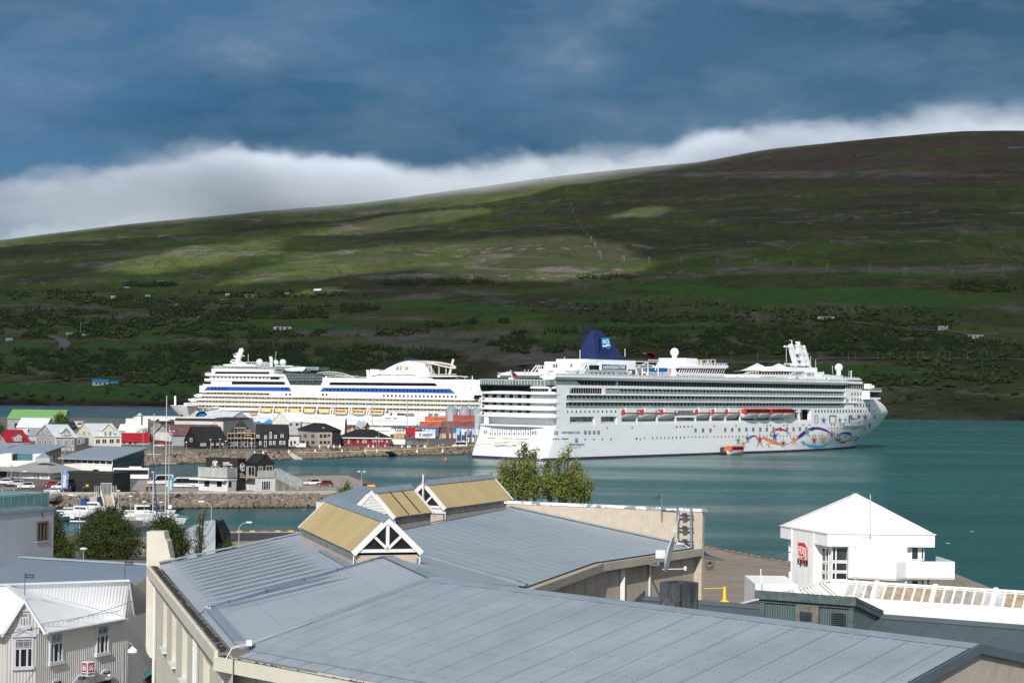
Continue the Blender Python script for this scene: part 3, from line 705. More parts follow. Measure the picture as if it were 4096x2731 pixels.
pw.ext([V((RD.x,RD.y,Ze-1))-pd*.3,V((pe.x,pe.y,wbot)),V((pe.x,pe.y,zt)),V((RD.x,RD.y,zt))-pd*.3],back)
pw.mk('parapet',mat('pebble_parapet',(.52,.45,.37),.9,.05,3,.5,60,col2=(.44,.38,.31),grime=.5),bld,0,1)
pc_=MB();pcm=bpy.data.materials.new('flaking_white');pcm.use_nodes=True;t=NT(pcm.node_tree);b=t.n['Principled BSDF']
f_=t.noise(t.new('ShaderNodeTexCoord').outputs['Object'],2.2,6,.7);t.put(b.inputs['Base Color'],t.mix(t.mapr(f_,.52,.54),(.78,.78,.76),(.20,.24,.27)));b.inputs['Roughness'].default_value=.6
pc_.ext([V((RD.x,RD.y,zt+.06))-pd*.4-back*.12,V((pe.x,pe.y,zt+.06))+pd*.1-back*.12,V((pe.x,pe.y,zt-.05))+pd*.1-back*.12,V((RD.x,RD.y,zt-.05))-pd*.4-back*.12],back*1.25)
pc_.mk('parapet_cap',pcm,bld,0,1)
hp=MB();hp.tube(RD+up*.06-back*.15,RC+up*.06-back*.15,.035,n=8);hp.tube(RE+up*.06,RD+up*.06,.03,n=6);hp.mk('heating_pipe',FLASH,bld,0,1)
ow=V((o2_.x,o2_.y,0)).normalized()
def rwall(px):
 u=ray(px,2260)[0];p=RB;d=(RC-RB).normalized();s0=(u*p.y-p.x)/(d.x-u*d.y);return p+d*s0
q=rwall(R3(1583,0)[0])+ow*.08;m_=MB();m_.tube((q.x,q.y,Ze-.4),(q.x,q.y,20.2),.045,n=8);m_.mk('downpipe',WHT,bld,0,1)
q=rwall(R3(2134,0)[0])+ow*.08;m_=MB();m_.tube((q.x,q.y,Ze-.35),(q.x+.02,q.y-.15,Ze-.75),.05,n=8);m_.tube((q.x+.02,q.y-.15,Ze-.75),(q.x-.05,q.y,Ze-.95),.05,n=8);m_.tube((q.x-.05,q.y,Ze-.95),(q.x-.05,q.y,wbot),.05,n=8);m_.mk('downpipe',WHT,bld,0,1)
q=rwall(R3(1268,0)[0])+ow*.1;m_=MB();m_.box((q.x-.09,q.y-.06,Ze-2.45),(q.x+.09,q.y+.1,Ze-.35));m_.mk('duct',WHT,bld,0,1)
bw=MB();q0=at_h(1275,2003,5.9);q1=at_h(1500,1990,5.6)
Yb=92;A0=P(1280,2012,Yb);B0=P(1545,2012,Yb-6);C0=P(1545,1975,Yb+22);D0=P(1275,2003,Yb)
bw.ext([V((A0 .x,A0 .y,wbot)),V((B0 .x,B0 .y,wbot)),V((B0 .x,B0 .y,B0 .z)),V((A0 .x,A0 .y,A0 .z-.5))],V((3,20,0)))
bw.mk('back_wing_wall',CREAM,bld,0,1)
bf=MB();e_=P(1275,2005,Yb);zf=e_.z;f0=V((e_.x-.1,e_.y-.3,zf));f1=V((B0 .x+.4,B0 .y-.3,zf))
bf.ext([f0,f1,f1-up*.42,f0-up*.42],V((.05,.12,0)));bf.mk('fascia',WHT,bld,0,1)
br=MB();br.ext([f0+V((0,.1,0)),f1+V((0,.1,0)),f1+V((.6,13,.1)),f0+V((1.2,13,.1))],V((0,0,.04)));br.mk('back_roof',FLASH,bld,0,1)
# the three yellow roof lanterns
YEL=roofmat('yellow_sheet',(.31,.248,.128),0,0,.10,rough=.55,dots=False)
t=NT(YEL.node_tree);b=t.n['Principled BSDF'];uv=t.new('ShaderNodeUVMap').outputs[0]
lk=b.inputs['Base Color'].links[0].from_socket
g1=t.noise(t.map(uv,(9,.55,1)),1,6,.75);cc=t.mix(t.mapr(g1,.56,.74,0,.75),lk,(.25,.19,.10));g2=t.noise(t.map(uv,(3,.2,1),(5,5,0)),1,3,.6);cc=t.mix(t.mapr(g2,.55,.8,0,.5),cc,(.52,.43,.24));t.put(b.inputs['Base Color'],cc)
DGL=glass('dark_lantern_glass',(.018,.018,.014),.12)
def lantern(label,A,ax,L_,w_,hA,hE,hB,style,mid=None,vent=False):
 """A: near apex, ax: direction of its ridge going away, w_: half width"""
 ax=V((ax[0],ax[1],0)).normalized();sd=V((ax.y,-ax.x,0))
 zA=H-hA;zE=H-hE;zB=H-hB
 th=thing('roof_lantern',label,'skylight',(A[0],A[1],zB),0,'yellow gabled skylights on the grey roof')
 A=V((A[0],A[1],0));wi=w_-.07
 m_=MB()
 for sg in(-1,1):
  m_.ext([A+ax*.12+sd*sg*wi+up*(zB-.6),A+ax*(L_-.1)+sd*sg*wi+up*(zB-.6),A+ax*(L_-.1)+sd*sg*wi+up*(zE-.22),A+ax*.12+sd*sg*wi+up*(zE-.22)],sd*-sg*.1)
 for d0 in(.12,L_-.2):m_.ext([A+ax*d0+sd*-wi+up*(zB-.6),A+ax*d0+sd*wi+up*(zB-.6),A+ax*d0+sd*wi+up*(zE-.1),A+ax*d0+sd*-wi+up*(zE-.1)],ax*.1)
 m_.mk('curb',mat('pebble_light',(.50,.42,.34),.9,.05,3,.5,60,col2=(.40,.33,.27)),th,0,1)
 m_=MB()
 for sg in(-1,1):
  nseg=max(3,int(L_/.75))
  for i in range(nseg):m_.ext([A+ax*(.12+(L_-.24)*i/nseg+.008)+sd*sg*(wi+.02)+up*(zE-.24),A+ax*(.12+(L_-.24)*(i+1)/nseg-.008)+sd*sg*(wi+.02)+up*(zE-.24),A+ax*(.12+(L_-.24)*(i+1)/nseg-.008)+sd*sg*(wi+.02)+up*(zE-.02),A+ax*(.12+(L_-.24)*i/nseg+.008)+sd*sg*(wi+.02)+up*(zE-.02)],sd*-sg*.03)
 m_.mk('side_flashing',mat('zinc',(.23,.24,.25),.5,.2,2),th,0,1)
 for sg in(1,-1):
  m_=MB();sl_=V((sd.x*sg*w_,sd.y*sg*w_,zE-zA)).normalized();wid=hypot(w_,zA-zE)
  corrugated(m_,A+up*zA,ax,sl_,L_,wid,pitch=.13,amp=.014,seam=0)
  o=m_.mk('roof_sheet',YEL,th,0,1);uvplane(o,A,ax,-sl_)
  if vent:
   m2=MB()
   for q in(.36,.66):m2 .beam(A+ax*L_*q+up*(zA+.02)+sl_*.1,A+ax*L_*q+up*(zA+.02)+sl_*(wid-.02),.035,.03)
   m2 .mk('sheet_gap',mat('gap',(.02,.018,.015),.8),th,0,1)
 m_=MB()
 for sg in(1,-1):
  sl_=V((sd.x*sg*w_,sd.y*sg*w_,zE-zA)).normalized()
  m_.ext([A-ax*.1+up*(zA+.07),A-ax*.1+up*(zA+.055)+sl_*.26,A-ax*.1+up*(zA+.03)+sl_*.26,A-ax*.1+up*(zA+.03)],ax*(L_+.15))
 m_.mk('ridge_cap',FLASH,th,0,1)
 for d0,near in((0,True),(L_,False)):
  m_=MB();O=A+ax*(d0-.04 if near else d0)
  for sg in(1,-1):
   sl_=V((sd.x*sg*w_,sd.y*sg*w_,zE-zA)).normalized();nn2=sl_.cross(ax).normalized()
   if nn2 .z>0:nn2=-nn2
   p=O+up*(zA+.04);q=p+sl_*(hypot(w_,zA-zE)+.05)
   m_.ext([p,q,q+nn2*.17,p+up*-.24],ax*.07)
  if near:
   m_.ext([O+ax*.05+sd*-wi+up*(zE-.02),O+ax*.05+sd*wi+up*(zE-.02),O+ax*.05+sd*wi+up*(zE+.08),O+ax*.05+sd*-wi+up*(zE+.08)],ax*.06)
   if style=='truss':
    m_.beam(O+ax*.06+up*(zE+.05),O+ax*.06+up*(zA-.15),.1,.06,up=ax)
    for sg in(1,-1):m_.beam(O+ax*.06+up*(zE+.08),O+ax*.06+sd*sg*w_*.46+up*(zE+(zA-zE)*.52),.08,.06,up=ax)
   else:
    n=13
    for i in range(n):
     z=zE+.12+(zA-zE-.3)*i/n;hw=(zA-.12-z)/(zA-zE)*w_-.1
     if hw>.02:m_.ext([O+ax*.02+sd*-hw+up*z,O+ax*.02+sd*hw+up*z,O+ax*.07+sd*hw+up*(z+.045),O+ax*.07+sd*-hw+up*(z+.045)],V((0,0,.012)))
  m_.mk('gable_frame',WHT,th,0,1)
  m_=MB();m_.poly([O+ax*.11+sd*-w_*.96+up*(zE+.02),O+ax*.11+sd*w_*.96+up*(zE+.02),O+ax*.11+up*(zA-.05)]);m_.mk('gable_pane',DGL,th,0,1)
  if near and style=='low':pass
  if near:
   m_=MB()
   for sg in(-1,1):m_.beam(O+ax*.13+sd*sg*(wi+.01)+up*(zB-.5),O+ax*.13+sd*sg*(wi+.01)+up*(zE),.03,.03)
   if style=='lowpanel' or mid:m_.ext([O+ax*.1+sd*-wi+up*(zE-.24),O+ax*.1+sd*wi+up*(zE-.24),O+ax*.1+sd*wi+up*(zE),O+ax*.1+sd*-wi+up*zE],ax*.02)
   m_.mk('gable_trim',WHT,th,0,1)
 return th
LA=at_h(1552,2068,4.07);lantern('nearest yellow skylight with a glazed white truss gable turned right',LA,(-.275,.961),9.9,1.1,4.07,5.13,5.57,'truss')
A2_=P(1488,1970,71.7);lantern('middle yellow skylight with a white louvred gable and two black gaps',A2_,(.375,.927),3.5,1.02,4.07,5.1,5.5,'louvre',mid=True,vent=True)
A3_=P(1694,1936,78.0);l3=lantern('farthest and longest yellow skylight with a truss gable turned left',A3_,(.388,.92),7.2,1.05,4.07,5.14,5.5,'truss',mid=True)
vp=MB();q=P(1694,1936,77.8);vp.tube((q.x-.02,q.y,q.z-1.3),(q.x-.02,q.y,q.z+.42),.035,n=8);vp.mk('vent_pipe',WHT,l3,0,1)
# things close by, right side
class Face:
 """a vertical plane through p0 along the horizontal direction d; px, py are looked up on it"""
 def __init__(s,p0,d):
  s.p=V((p0[0],p0[1],0));s.d=V((d[0],d[1],0)).normalized();s.n=V((s.d.y,-s.d.x,0))
  if s.n.dot(s.p)>0:s.n=-s.n
 ref=2250
 def s_(s,px,py=None):u=ray(px,py or s.ref)[0];return(u*s.p.y-s.p.x)/(s.d.x-u*s.d.y)
 def z_(s,px,py):q=s.p+s.d*s.s_(px,py);return H+ray(px,py)[1]*q.y
 def at(s,px,py,out=0):
  q=s.p+s.d*s.s_(px,py);return V((q.x,q.y,s.z_(px,py)))+s.n*out
 def pos(s,s0,z,out=0):return s.p+s.d*s0+V((0,0,z))+s.n*out
 def rect(s,mb,x0,y0,x1,y1,out=.02,th=.05,mi=0):
  my=(y0+y1)/2;a=s.s_(x0,my);b=s.s_(x1,my);z0=s.z_((x0+x1)/2,y1);z1=s.z_((x0+x1)/2,y0)
  s.box(mb,a,z0,b,z1,out,th,mi);return a,z0,b,z1
 def box(s,mb,a,z0,b,z1,out=.02,th=.05,mi=0):
  mb.ext([s.pos(a,z0,out),s.pos(b,z0,out),s.pos(b,z1,out),s.pos(a,z1,out)],s.n*-th,mi)
 def window(s,name,th_,x0,y0,x1,y1,frame=.06,nx=1,ny=1,mats=None,out=.03,metres=False,bar=None,top=None):
  m_=MB()
  if metres:a,z0,b,z1=x0,y0,x1,y1
  else:
   my=(y0+y1)/2;a=s.s_(x0,my);b=s.s_(x1,my);z0=s.z_((x0+x1)/2,y1);z1=s.z_((x0+x1)/2,y0)
  if a>b:a,b=b,a
  s.box(m_,a,z0,b,z1,out*.5,out*.4,1);bar=bar or frame*.7
  for(p,q,r,t_)in((a,z0,a+frame,z1),(b-frame,z0,b,z1),(a+frame,z0,b-frame,z0+frame),(a+frame,z1-frame,b-frame,z1)):s.box(m_,p,q,r,t_,out*1.6,out*1.2)
  for i in range(1,nx):x=a+(b-a)*i/nx;s.box(m_,x-bar/2,z0+frame,x+bar/2,z1-frame,out*1.4,out)
  for i in range(1,ny):z=z0+(z1-z0)*i/ny;s.box(m_,a+frame,z-bar/2,b-frame,z+bar/2,out*1.3,out*.8)
  if top:z=z0+(z1-z0)*top;s.box(m_,a+frame,z-bar/2,b-frame,z+bar/2,out*1.35,out*.9)
  return m_.mk(name,mats or[WHT,GLZ],th_,0,1)
def wallobj(name,pts,m,th_,uax=None,org=None):
 o=MB().poly(pts).mk(name,m,th_,0,1)
 if uax is not None:uvplane(o,org or pts[0],uax,V((0,0,1)))
 return o
def ribbed(name,col,pitch,depth=.6,rough=.55,var=.1):
 m=bpy.data.materials.new(name);m.use_nodes=True;t=NT(m.node_tree);b=t.n['Principled BSDF']
 uv=t.new('ShaderNodeUVMap').outputs[0];U,W_,_=t.xyz(uv)
 s_w=t.math('SINE',t.math('MULTIPLY',U,2*pi/pitch));n_=t.noise(t.map(uv,(3,.4,1)),1,5,.65)
 c=t.mix(t.mapr(n_,.3,.7),col,tuple(x*(1-var*2)for x in col));t.put(b.inputs['Base Color'],c);b.inputs['Roughness'].default_value=rough
 bn=t.new('ShaderNodeBump');bn.inputs['Strength'].default_value=depth;bn.inputs['Distance'].default_value=pitch*.25
 t.put(bn.inputs['Height'],s_w);t.l.new(bn.outputs[0],b.inputs['Normal']);MATS[name]=m;return m
up=V((0,0,1))
# slate-blue roof behind the ridge, with a wooden roof hut
sl_b=thing('slate_roofed_building','dark slate-blue corrugated roof behind the big grey ridge','building',(10,52,12))
Q1=at_h(2581,2388,6.5);Q2=at_h(4096,2504,6.5);qd=(Q2-Q1).normalized();qn=V((qd.y,-qd.x,0));
if qn.y>0:qn=-qn
SLT=roofmat('slate_blue_sheet',(.070,.092,.108),0,.09,.12,dots=False);qf=(qn+up*-.30).normalized();qb=(-qn-up*.3).normalized()
Q2e=Q2+qd*7
for q in(qf,qb):
 o=MB().poly([Q1,Q2e,Q2e+q*6,Q1+q*6]).mk('roof',SLT,sl_b,0,1);uvplane(o,Q1,qd,q)
m_=MB()
for q in(qf,qb):m_.ext([Q1+up*.05,Q1+up*.04+q*.28,Q1+up*.02+q*.28,Q1+up*.02],qd*(Q2e-Q1).length)
m_.mk('ridge_cap',mat('slate_flash',(.085,.11,.125),.5),sl_b,0,1)
m_=MB();m_.poly([Q1-up*.05,Q1+qf*6,V((*(Q1+qf*6).xy,12)),V((*(Q1+qb*6).xy,12)),Q1+qb*6]);m_.mk('gable_wall',PEBBLE,sl_b,0,1)
m_=MB();m_.ext([Q1+up*.22,Q1+qf*3+up*.1,Q1+qf*3-up*.1,Q1-up*.05],-qd*.05);m_.mk('verge_board',VERGE,sl_b,0,1)
u=ray(3525,2462)[0];sQ=(u*Q1 .y-Q1 .x)/(qd.x-u*qd.y);Q=Q1+qd*sQ
u=ray(3420,2403)[0];dT=(u*Q.y-Q.x)/(qn.x-u*qn.y)
FD=Face(Q+qn*dT,qd)
TL=FD.at(3044,2372);TR=FD.at(3420,2403);zt=TR.z;BL=V((TL.x,TL.y,0));sL=FD.s_(3044);sR=FD.s_(3418)
HUT=ribbed('hut_sheet',(.105,.155,.165),.075,.9);HWD=mat('hut_wood',(.085,.115,.12),.75,.25,6,.3,30)
hb=thing('roof_hut','blue-grey wooden hut with a small hatch on the slate roof','roof hut',(TL.x,TL.y,zt-2))
zb=Q.z-1.4
if 1:
 wallobj('front_wall',[FD.pos(sL,zb),FD.pos(sR,zb),FD.pos(sR,zt),FD.pos(sL,zt)],HUT,hb,qd,FD.pos(sL,zb))
 for sx in(sL,sR):wallobj('side_wall',[FD.pos(sx,zb),FD.pos(sx,zt),FD.pos(sx,Q.z+.02,-dT),FD.pos(sx,zb,-dT)],HUT,hb,qn,FD.pos(sx,zb))
m_=MB();m_.ext([FD.pos(sL-.12,zt+.03,.12),FD.pos(sR+.10,zt+.03,.12),FD.pos(sR+.10,Q.z+.05,-dT),FD.pos(sL-.12,Q.z+.05,-dT)],V((0,0,.1)));m_.mk('roof',HWD,hb,0,1)
m_=MB();FD.box(m_,sL-.12,zt-.12,sR+.1,zt+.10,.15,.05);FD.box(m_,sL-.02,zt-.22,sR+.02,zt-.13,.06,.05);FD.box(m_,sL,zb,sL+.14,zt-.13,.04,.06);FD.box(m_,sR-.14,zb,sR,zt-.13,.04,.06)
m_.beam(FD.pos(sR+.06,zt,.1),FD.pos(sR+.06,Q.z,-dT),.05,.2);m_.mk('trim',HWD,hb,0,1)
m_=MB();x0,y0=R5(1612,322);x1,y1=R5(1828,520);FD.rect(m_,x0,y0,x1,y1,.07,.05);dr=m_.mk('hatch_door',mat('worn_wood',(.16,.16,.14),.8,.3,8,.3,40),hb,0,1)
x0,y0=R5(1655,388);x1,y1=R5(1765,475);w_=MB();FD.rect(w_,x0,y0,x1,y1,.085,.01,0);w_.mk('hatch_pane',glass('hatch_glass',(.05,.07,.09),.15),hb,0,1)
m_=MB();x0,y0=R5(1945,405);x1,y1=R5(2080,560);a,z0,b,z1=FD.rect(m_,x0,y0,x1,y1,.05,.04)
for i in range(9):z=z0+(z1-z0)*(i+.3)/9;m_.ext([FD.pos(a+.08,z,.06),FD.pos(b-.08,z,.06),FD.pos(b-.08,z+.05,.12),FD.pos(a+.08,z+.05,.12)],V((0,0,.012)),1)
m_.mk('louvre',[mat('louvre_dark',(.02,.03,.03),.8),HWD],hb,0,1)
# burnt metal box chimney
u=ray(2723,2335)[0];s0=(u*Ridge1 .y-Ridge1 .x)/(a_.x-u*a_.y);cb=Ridge1+a_*s0;cb=cb-s_*.35
cx_=P(2723,2335,cb.y)
ch=thing('metal_chimney','square soot-stained sheet metal chimney behind the grey ridge','chimney',(cx_.x,cx_.y,Zr-.6))
m_=MB();cmat=bpy.data.materials.new('soot_metal');cmat.use_nodes=True;t=NT(cmat.node_tree);b=t.n['Principled BSDF']
oc=t.new('ShaderNodeTexCoord').outputs['Object'];f1=t.noise(t.map(oc,(5,5,2.2)),1,6,.7);f2=t.noise(t.map(oc,(16,16,3),(2,0,4)),1,5,.7)
zz=t.xyz(oc)[2];cc=t.mix(t.mapr(f1,.35,.7),(.030,.033,.038),(.12,.13,.145));cc=t.mix(t.math('MULTIPLY',t.mapr(f2,.50,.62),t.mapr(zz,.95,.35)),cc,(.36,.35,.32));t.put(b.inputs['Base Color'],cc);b.inputs['Roughness'].default_value=.5;b.inputs['Metallic'].default_value=.3
L1=-a_*.66;L2=-s_*.68;zt=cx_.z;zb=Zr-.9;c0=V((cx_.x,cx_.y,zb))
for(o,d)in((c0,L1),(c0,L2),(c0+L1,L2),(c0+L2,L1)):
 inn=(c0+(L1+L2)/2-(o+d/2)).normalized()*.02
 m_.ext([o,o+d,o+d+up*(zt-zb),o+up*(zt-zb)],inn)
m_.mk('chimney_shell',cmat,ch,0,1)
# satellite dish on a wall bracket
dw=rwall(2584);dp=P(2662,2212,dw.y-1.3)
sd_=thing('satellite_dish','white satellite dish on a grey bracket at the wing wall','satellite dish',tuple(dp))
n_=V((.93,-.22,-.20)).normalized();M=n_.to_track_quat('Z','Y').to_matrix().to_4x4()
m_=MB();pr_=[(0.001,0)]+[(r,.16*(r/.72)**2)for r in(.15,.3,.45,.6,.7)]+[(.715,.17),(.70,.175)]+[(r,.16*(r/.72)**2+.02)for r in(.6,.3)]+[(.001,.02)]
m_.lathe(pr_,36,0,M);DW=mat('dish_white',(.62,.64,.66),.4,.05,3);m_.mk('dish',DW,sd_,smooth=True)
m_=MB();loc=lambda px,py,dy=0:P(px,py,dp.y+dy)-dp
m_.tube(loc(2633,2262),loc(2633,2205),.055,n=10);m_.tube(loc(2584,2257,1.1),loc(2633,2262),.05,n=10);m_.mk('bracket',mat('bracket_blue',(.18,.24,.29),.4),sd_)
m_=MB();q=loc(2634,2215);m_.box((q.x-.12,q.y-.1,q.z-.16),(q.x+.16,q.y+.1,q.z+.16));q2=loc(2650,2215);m_.beam(q,q2+V((.1,0,0)),.12,.3);m_.mk('mount',DW,sd_)
m_=MB();m_.tube(loc(2650,2276),loc(2737,2274,-.35),.02,n=6);q=loc(2741,2270,-.35);m_.lathe([(.06,-.1),(.07,0),(.05,.06)],10,c=tuple(q));m_.mk('feed_arm',DW,sd_)
# antenna mast and rack at the end of the parapet
FP=Face(RD-back*.02,pd)
rk=thing('antenna_rack','blue-grey steel ladder rack clamped to the parapet end','rack',tuple(FP.at(*R3(2020,640),.1)))
STB=mat('steel_blue',(.15,.20,.25),.45,.1,3)
m_=MB()
for(x,y0,y1)in((1945,225,615),(2102,235,682)):m_.beam(FP.at(*R3(x,y0),.25),FP.at(*R3(x,y1),.25),.09,.09,up=FP.n)
m_.mk('post',STB,rk,0,1)
for y in(312,460,610):
 m_=MB();m_.beam(FP.at(*R3(1950,y),.22),FP.at(*R3(2125,y+8),.22),.07,.06,up=FP.n);q=FP.at(*R3(2030,y),.28);m_.box((q.x-.1,q.y-.05,q.z-.07),(q.x+.1,q.y+.05,q.z+.1));m_.mk('rung',mat('rung_dark',(.03,.04,.05),.5),rk,0,1)
m_=MB();rr=random.Random(5)
for i in range(5):
 c_=R3(1960+12*i,635);m_.path([FP.at(c_[0]+9*cos(a),c_[1]+4*sin(a),.3+.02*i)for a in[2*pi*j/10 for j in range(11)]],.012,4)
c_=R3(1930,470);m_.path([FP.at(c_[0]+6*cos(a),c_[1]+12*sin(a),.34)for a in[2*pi*j/12 for j in range(13)]],.016,4)
m_.path([FP.at(*R3(*q),.32)for q in((1965,300),(1962,350),(1945,400),(1942,470),(1935,560),(1960,640),(2040,650),(2090,682))],.016,4)
m_.mk('cable',WHT,rk,0,1)
am=thing('tv_antenna','small tv antenna on a bent mast above the parapet','antenna',tuple(FP.at(*R3(1757,350),.2)))
m_=MB();m_.tube(FP.at(*R3(1757,115),.2),FP.at(*R3(1757,350),.2),.028,n=8);m_.tube(FP.at(*R3(1757,225),.2),FP.at(*R3(1945,228),.24),.024,n=8);m_.mk('mast',STB,am,0,1)
m_=MB();m_.beam(FP.at(*R3(1645,112),.2),FP.at(*R3(1770,122),.2),.015)
for i in range(6):x,y=R3(1650+20*i,113+1.6*i);m_.beam(FP.at(x,y-5,.2),FP.at(x,y+5,.2),.012);
x,y=R3(1722,75);m_.beam(FP.at(x,y,.2),FP.at(x+2,y+16,.2),.03);m_.mk('aerial',wire,am,0,1)
# white tower building with the film shop logo
TW_=mat('tower_white',(.80,.80,.79),.5,.03,1.5);TY=130.0
C0=P(3310,2134,TY);dr_=V((.9982,.06,0)).normalized();dl_=V((-.306,.952,0)).normalized()
FR=Face(C0,dr_);FL=Face(C0,dl_)
tw=thing('white_tower','white harbour tower with pyramid roof, corner windows and a jutting balcony','tower',(C0 .x,C0 .y,2))
sR_=FR.s_(3738);sL_=FL.s_(3120);zT=C0 .z;zF=FR.at(3310,R4(0,688)[1]).z
def quad(i,z):a=C0+dr_*i+dl_*i;b=C0+dr_*(sR_-i)+dl_*i;c=C0+dr_*(sR_-i)+dl_*(sL_-i);d=C0+dr_*i+dl_*(sL_-i);return[V((p.x,p.y,z))for p in(a,b,c,d)]
m_=MB();m_.ext(quad(0,zF),V((0,0,zT-zF)));m_.mk('fascia_band',TW_,tw,0,1)
cen=(quad(0,zT)[0]+quad(0,zT)[2])/2;apx=P(3423,1975.5,cen.y);
ROOFW=ribbed('tower_roof_sheet',(.80,.80,.80),.18,.35,.45,.02)
q4=quad(.12,zT+.04)
for i in range(4):
 p,q=q4[i],q4[(i+1)%4];o=MB().poly([p,q,apx]).mk('roof',ROOFW,tw,0,1);uvplane(o,p,q-p,(apx-(p+q)/2))
m_=MB()
for p in q4:m_.beam(p+up*.03,apx+up*.03,.3,.04)
m_.mk('hip_cap',TW_,tw,0,1)
m_=MB();
for(p,q)in zip(quad(-.04,zT),quad(-.04,zT)[1:]+quad(-.04,zT)[:1]):m_.beam(p+up*.02,q+up*.02,.08,.06)
m_.mk('roof_edge',TW_,tw,0,1)
ins=.62
m_=MB();qq=quad(ins,2.0);m_.ext(qq,V((0,0,zF-2.0-.01)));m_.mk('core_wall',[TW_],tw,0,1)
m_=MB();a=FL.s_(R4(515,0)[0]);b=FL.s_(R4(255,0)[0]);m_.ext([FL.pos(a,2,.004),FL.pos(b,2,.004),FL.pos(b,zT-.08,.004),FL.pos(a,zT-.08,.004)],FL.n*-ins*.98);m_.mk('logo_wall',TW_,tw,0,1)
m_=MB();a2=FR.s_(R4(1003,0)[0]);b2=FR.s_(R4(1605,0)[0]);m_.ext([FR.pos(a2,2,.004),FR.pos(b2,2,.004),FR.pos(b2,zT-.08,.004),FR.pos(a2,zT-.08,.004)],FR.n*-ins*.98);m_.mk('front_wall',TW_,tw,0,1)
m_=MB();m_.beam(FL.pos(a,2,.04),FL.pos(a,zT,.04),.06);m_.beam(FL.pos(b,2,.04),FL.pos(b,zT,.04),.06);m_.beam(FR.pos(b2,zF-2.5,.04),FR.pos(b2,zT-.2,.04),.05);m_.beam(FR.at(*R4(1186,540),.06),FR.at(*R4(1186,860),.06),.05);m_.mk('corner_pipe',TW_,tw,0,1)
PJ=mat('panel_joint',(.45,.46,.47),.8);m_=MB()
for x in(848,1003,1155,1305,1457,1605,1758):FR.box(m_,FR.s_(R4(x,0)[0])-.012,zF if x in(848,1758)else zF-1.2,FR.s_(R4(x,0)[0])+.012,zT-.1,.008,.01)
for x in(190,255,320,388,455,520,595):FL.box(m_,FL.s_(R4(x,0)[0])-.012,zF if x not in(320,388,455)else zF-6,FL.s_(R4(x,0)[0])+.012,zT-.1,.008,.01)
m_.mk('panel_joint',PJ,tw,0,1)
m_=MB()
for x in(772,926,1078,1230,1382,1533,1684,1835):px,py=R4(x,572);FR.rect(m_,px-4.5,py-1,px+4.5,py+1,.01,.01)
for x in(160,225,292,357,423,490,560,630):px,py=R4(x,470+(x-160)*.22);FL.rect(m_,px-2.2,py-.8,px+2.2,py+.8,.01,.01)
m_.mk('vent_slot',PJ,tw,0,1)
CI=C0+dr_*ins+dl_*ins;FRi=Face(CI,dr_);FLi=Face(CI,dl_)
TG=glass('tower_glass',(.035,.045,.05),.08)
for(fc,x0,x1,nx)in((FRi,722,910,0),(FLi,614,698,0)):
 sa,sb=sorted((fc.s_(R4(x0,0)[0]),fc.s_(R4(x1,0)[0])));
 for(y0,y1)in((692,862),(872,980),(990,1082),(1092,1200)):
  z1=fc.z_(R4(x0,0)[0],R4(0,y0)[1]);z0=fc.z_(R4(x0,0)[0],R4(0,y1)[1])
  fc.window('corner_window',tw,sa,z0,sb,z1,.07,1,1,[TW_,TG],.05,metres=True);m_=MB();xs=sa+(sb-sa)*(.26 if fc is FRi else.35);fc.box(m_,xs-.04,z0,xs+.04,z1,.1,.05);m_.mk('mullion',TW_,tw,0,1)
for(x0,x1,y0,y1)in((1655,1748,688,850),(1770,1812,688,850),(1655,1748,1080,1240),(1770,1812,1080,1240)):
 px0,py0=R4(x0,y0);px1,py1=R4(x1,y1);FRi.window('window',tw,px0,py0,px1,py1,.07,1,1,[TW_,TG],.05)
FLb=Face(C0+dl_*(sL_-ins),dr_)
for(y0,y1)in((600,750),(765,860),(985,1140),(1160,1200)):
 px0,py0=R4(218,y0);px1,py1=R4(248,y1);Face(C0+dl_*(sL_*.93),dr_).window('window',tw,px0,py0,px1,py1,.06,2,1,[TW_,TG],.05)
m_=MB();BB=[(1130,858,1075),(1455,880,1075)]
zr1=FR.at(*R4(1300,858)).z;zr0=FR.at(*R4(1300,1062)).z
sA=FR.s_(R4(925,0)[0]);sB=FR.s_(R4(1445,0)[0]);out1=1.5
def rail(p,q):m_.ext([V((p.x,p.y,zr0)),V((q.x,q.y,zr0)),V((q.x,q.y,zr1)),V((p.x,p.y,zr1))],FR.n*-.12)
p0=FR.pos(sA+.2,0,.02);p1=FR.pos(sB-.12,0,1.35);p2=FR.pos(sB+.9,0,.25);p3=FR.pos(FR.s_(R4(2140,0)[0]),0,.25)
rail(p0,p1);rail(p1,p2);rail(p2,p3);m_.ext([V((p3 .x,p3 .y,zr0)),V((p3 .x,p3 .y,zr1)),V((p3 .x-.3,p3 .y+4,zr1)),V((p3 .x-.3,p3 .y+4,zr0))],V((.12,0,0)))
m_.ext([V((q.x,q.y,zr0+.1))for q in(p0,p1,p2,p3,p3+V((-.3,4,0)),p0+V((0,4,0)))],V((0,0,-.12)))
m_.mk('balcony',TW_,tw,0,1)
m_=MB();m_.ext([FR.at(*R4(925,690),.01),FR.at(*R4(990,692),.01),FR.at(*R4(1135,862),.01),FR.pos(FR.s_(R4(1135,0)[0]),zr0,.01),FR.pos(FR.s_(R4(925,0)[0]),zr0,.01)],FR.n*-.6);m_.mk('balcony_cheek',TW_,tw,0,1)
m_=MB();q=FRi.at(*R4(1862,1100));m_.tube((q.x,q.y,2),(q.x,q.y,zr0),.09,n=8);m_.mk('balcony_column',mat('column_grey',(.3,.31,.32),.6),tw,0,1)
RED=mat('logo_red',(.56,.045,.03),.5,0);m_=MB()
lg=[(336,640),(395,645),(410,655),(444,712),(444,880),(436,888),(385,886),(352,822),(345,810),(334,780),(331,650)]
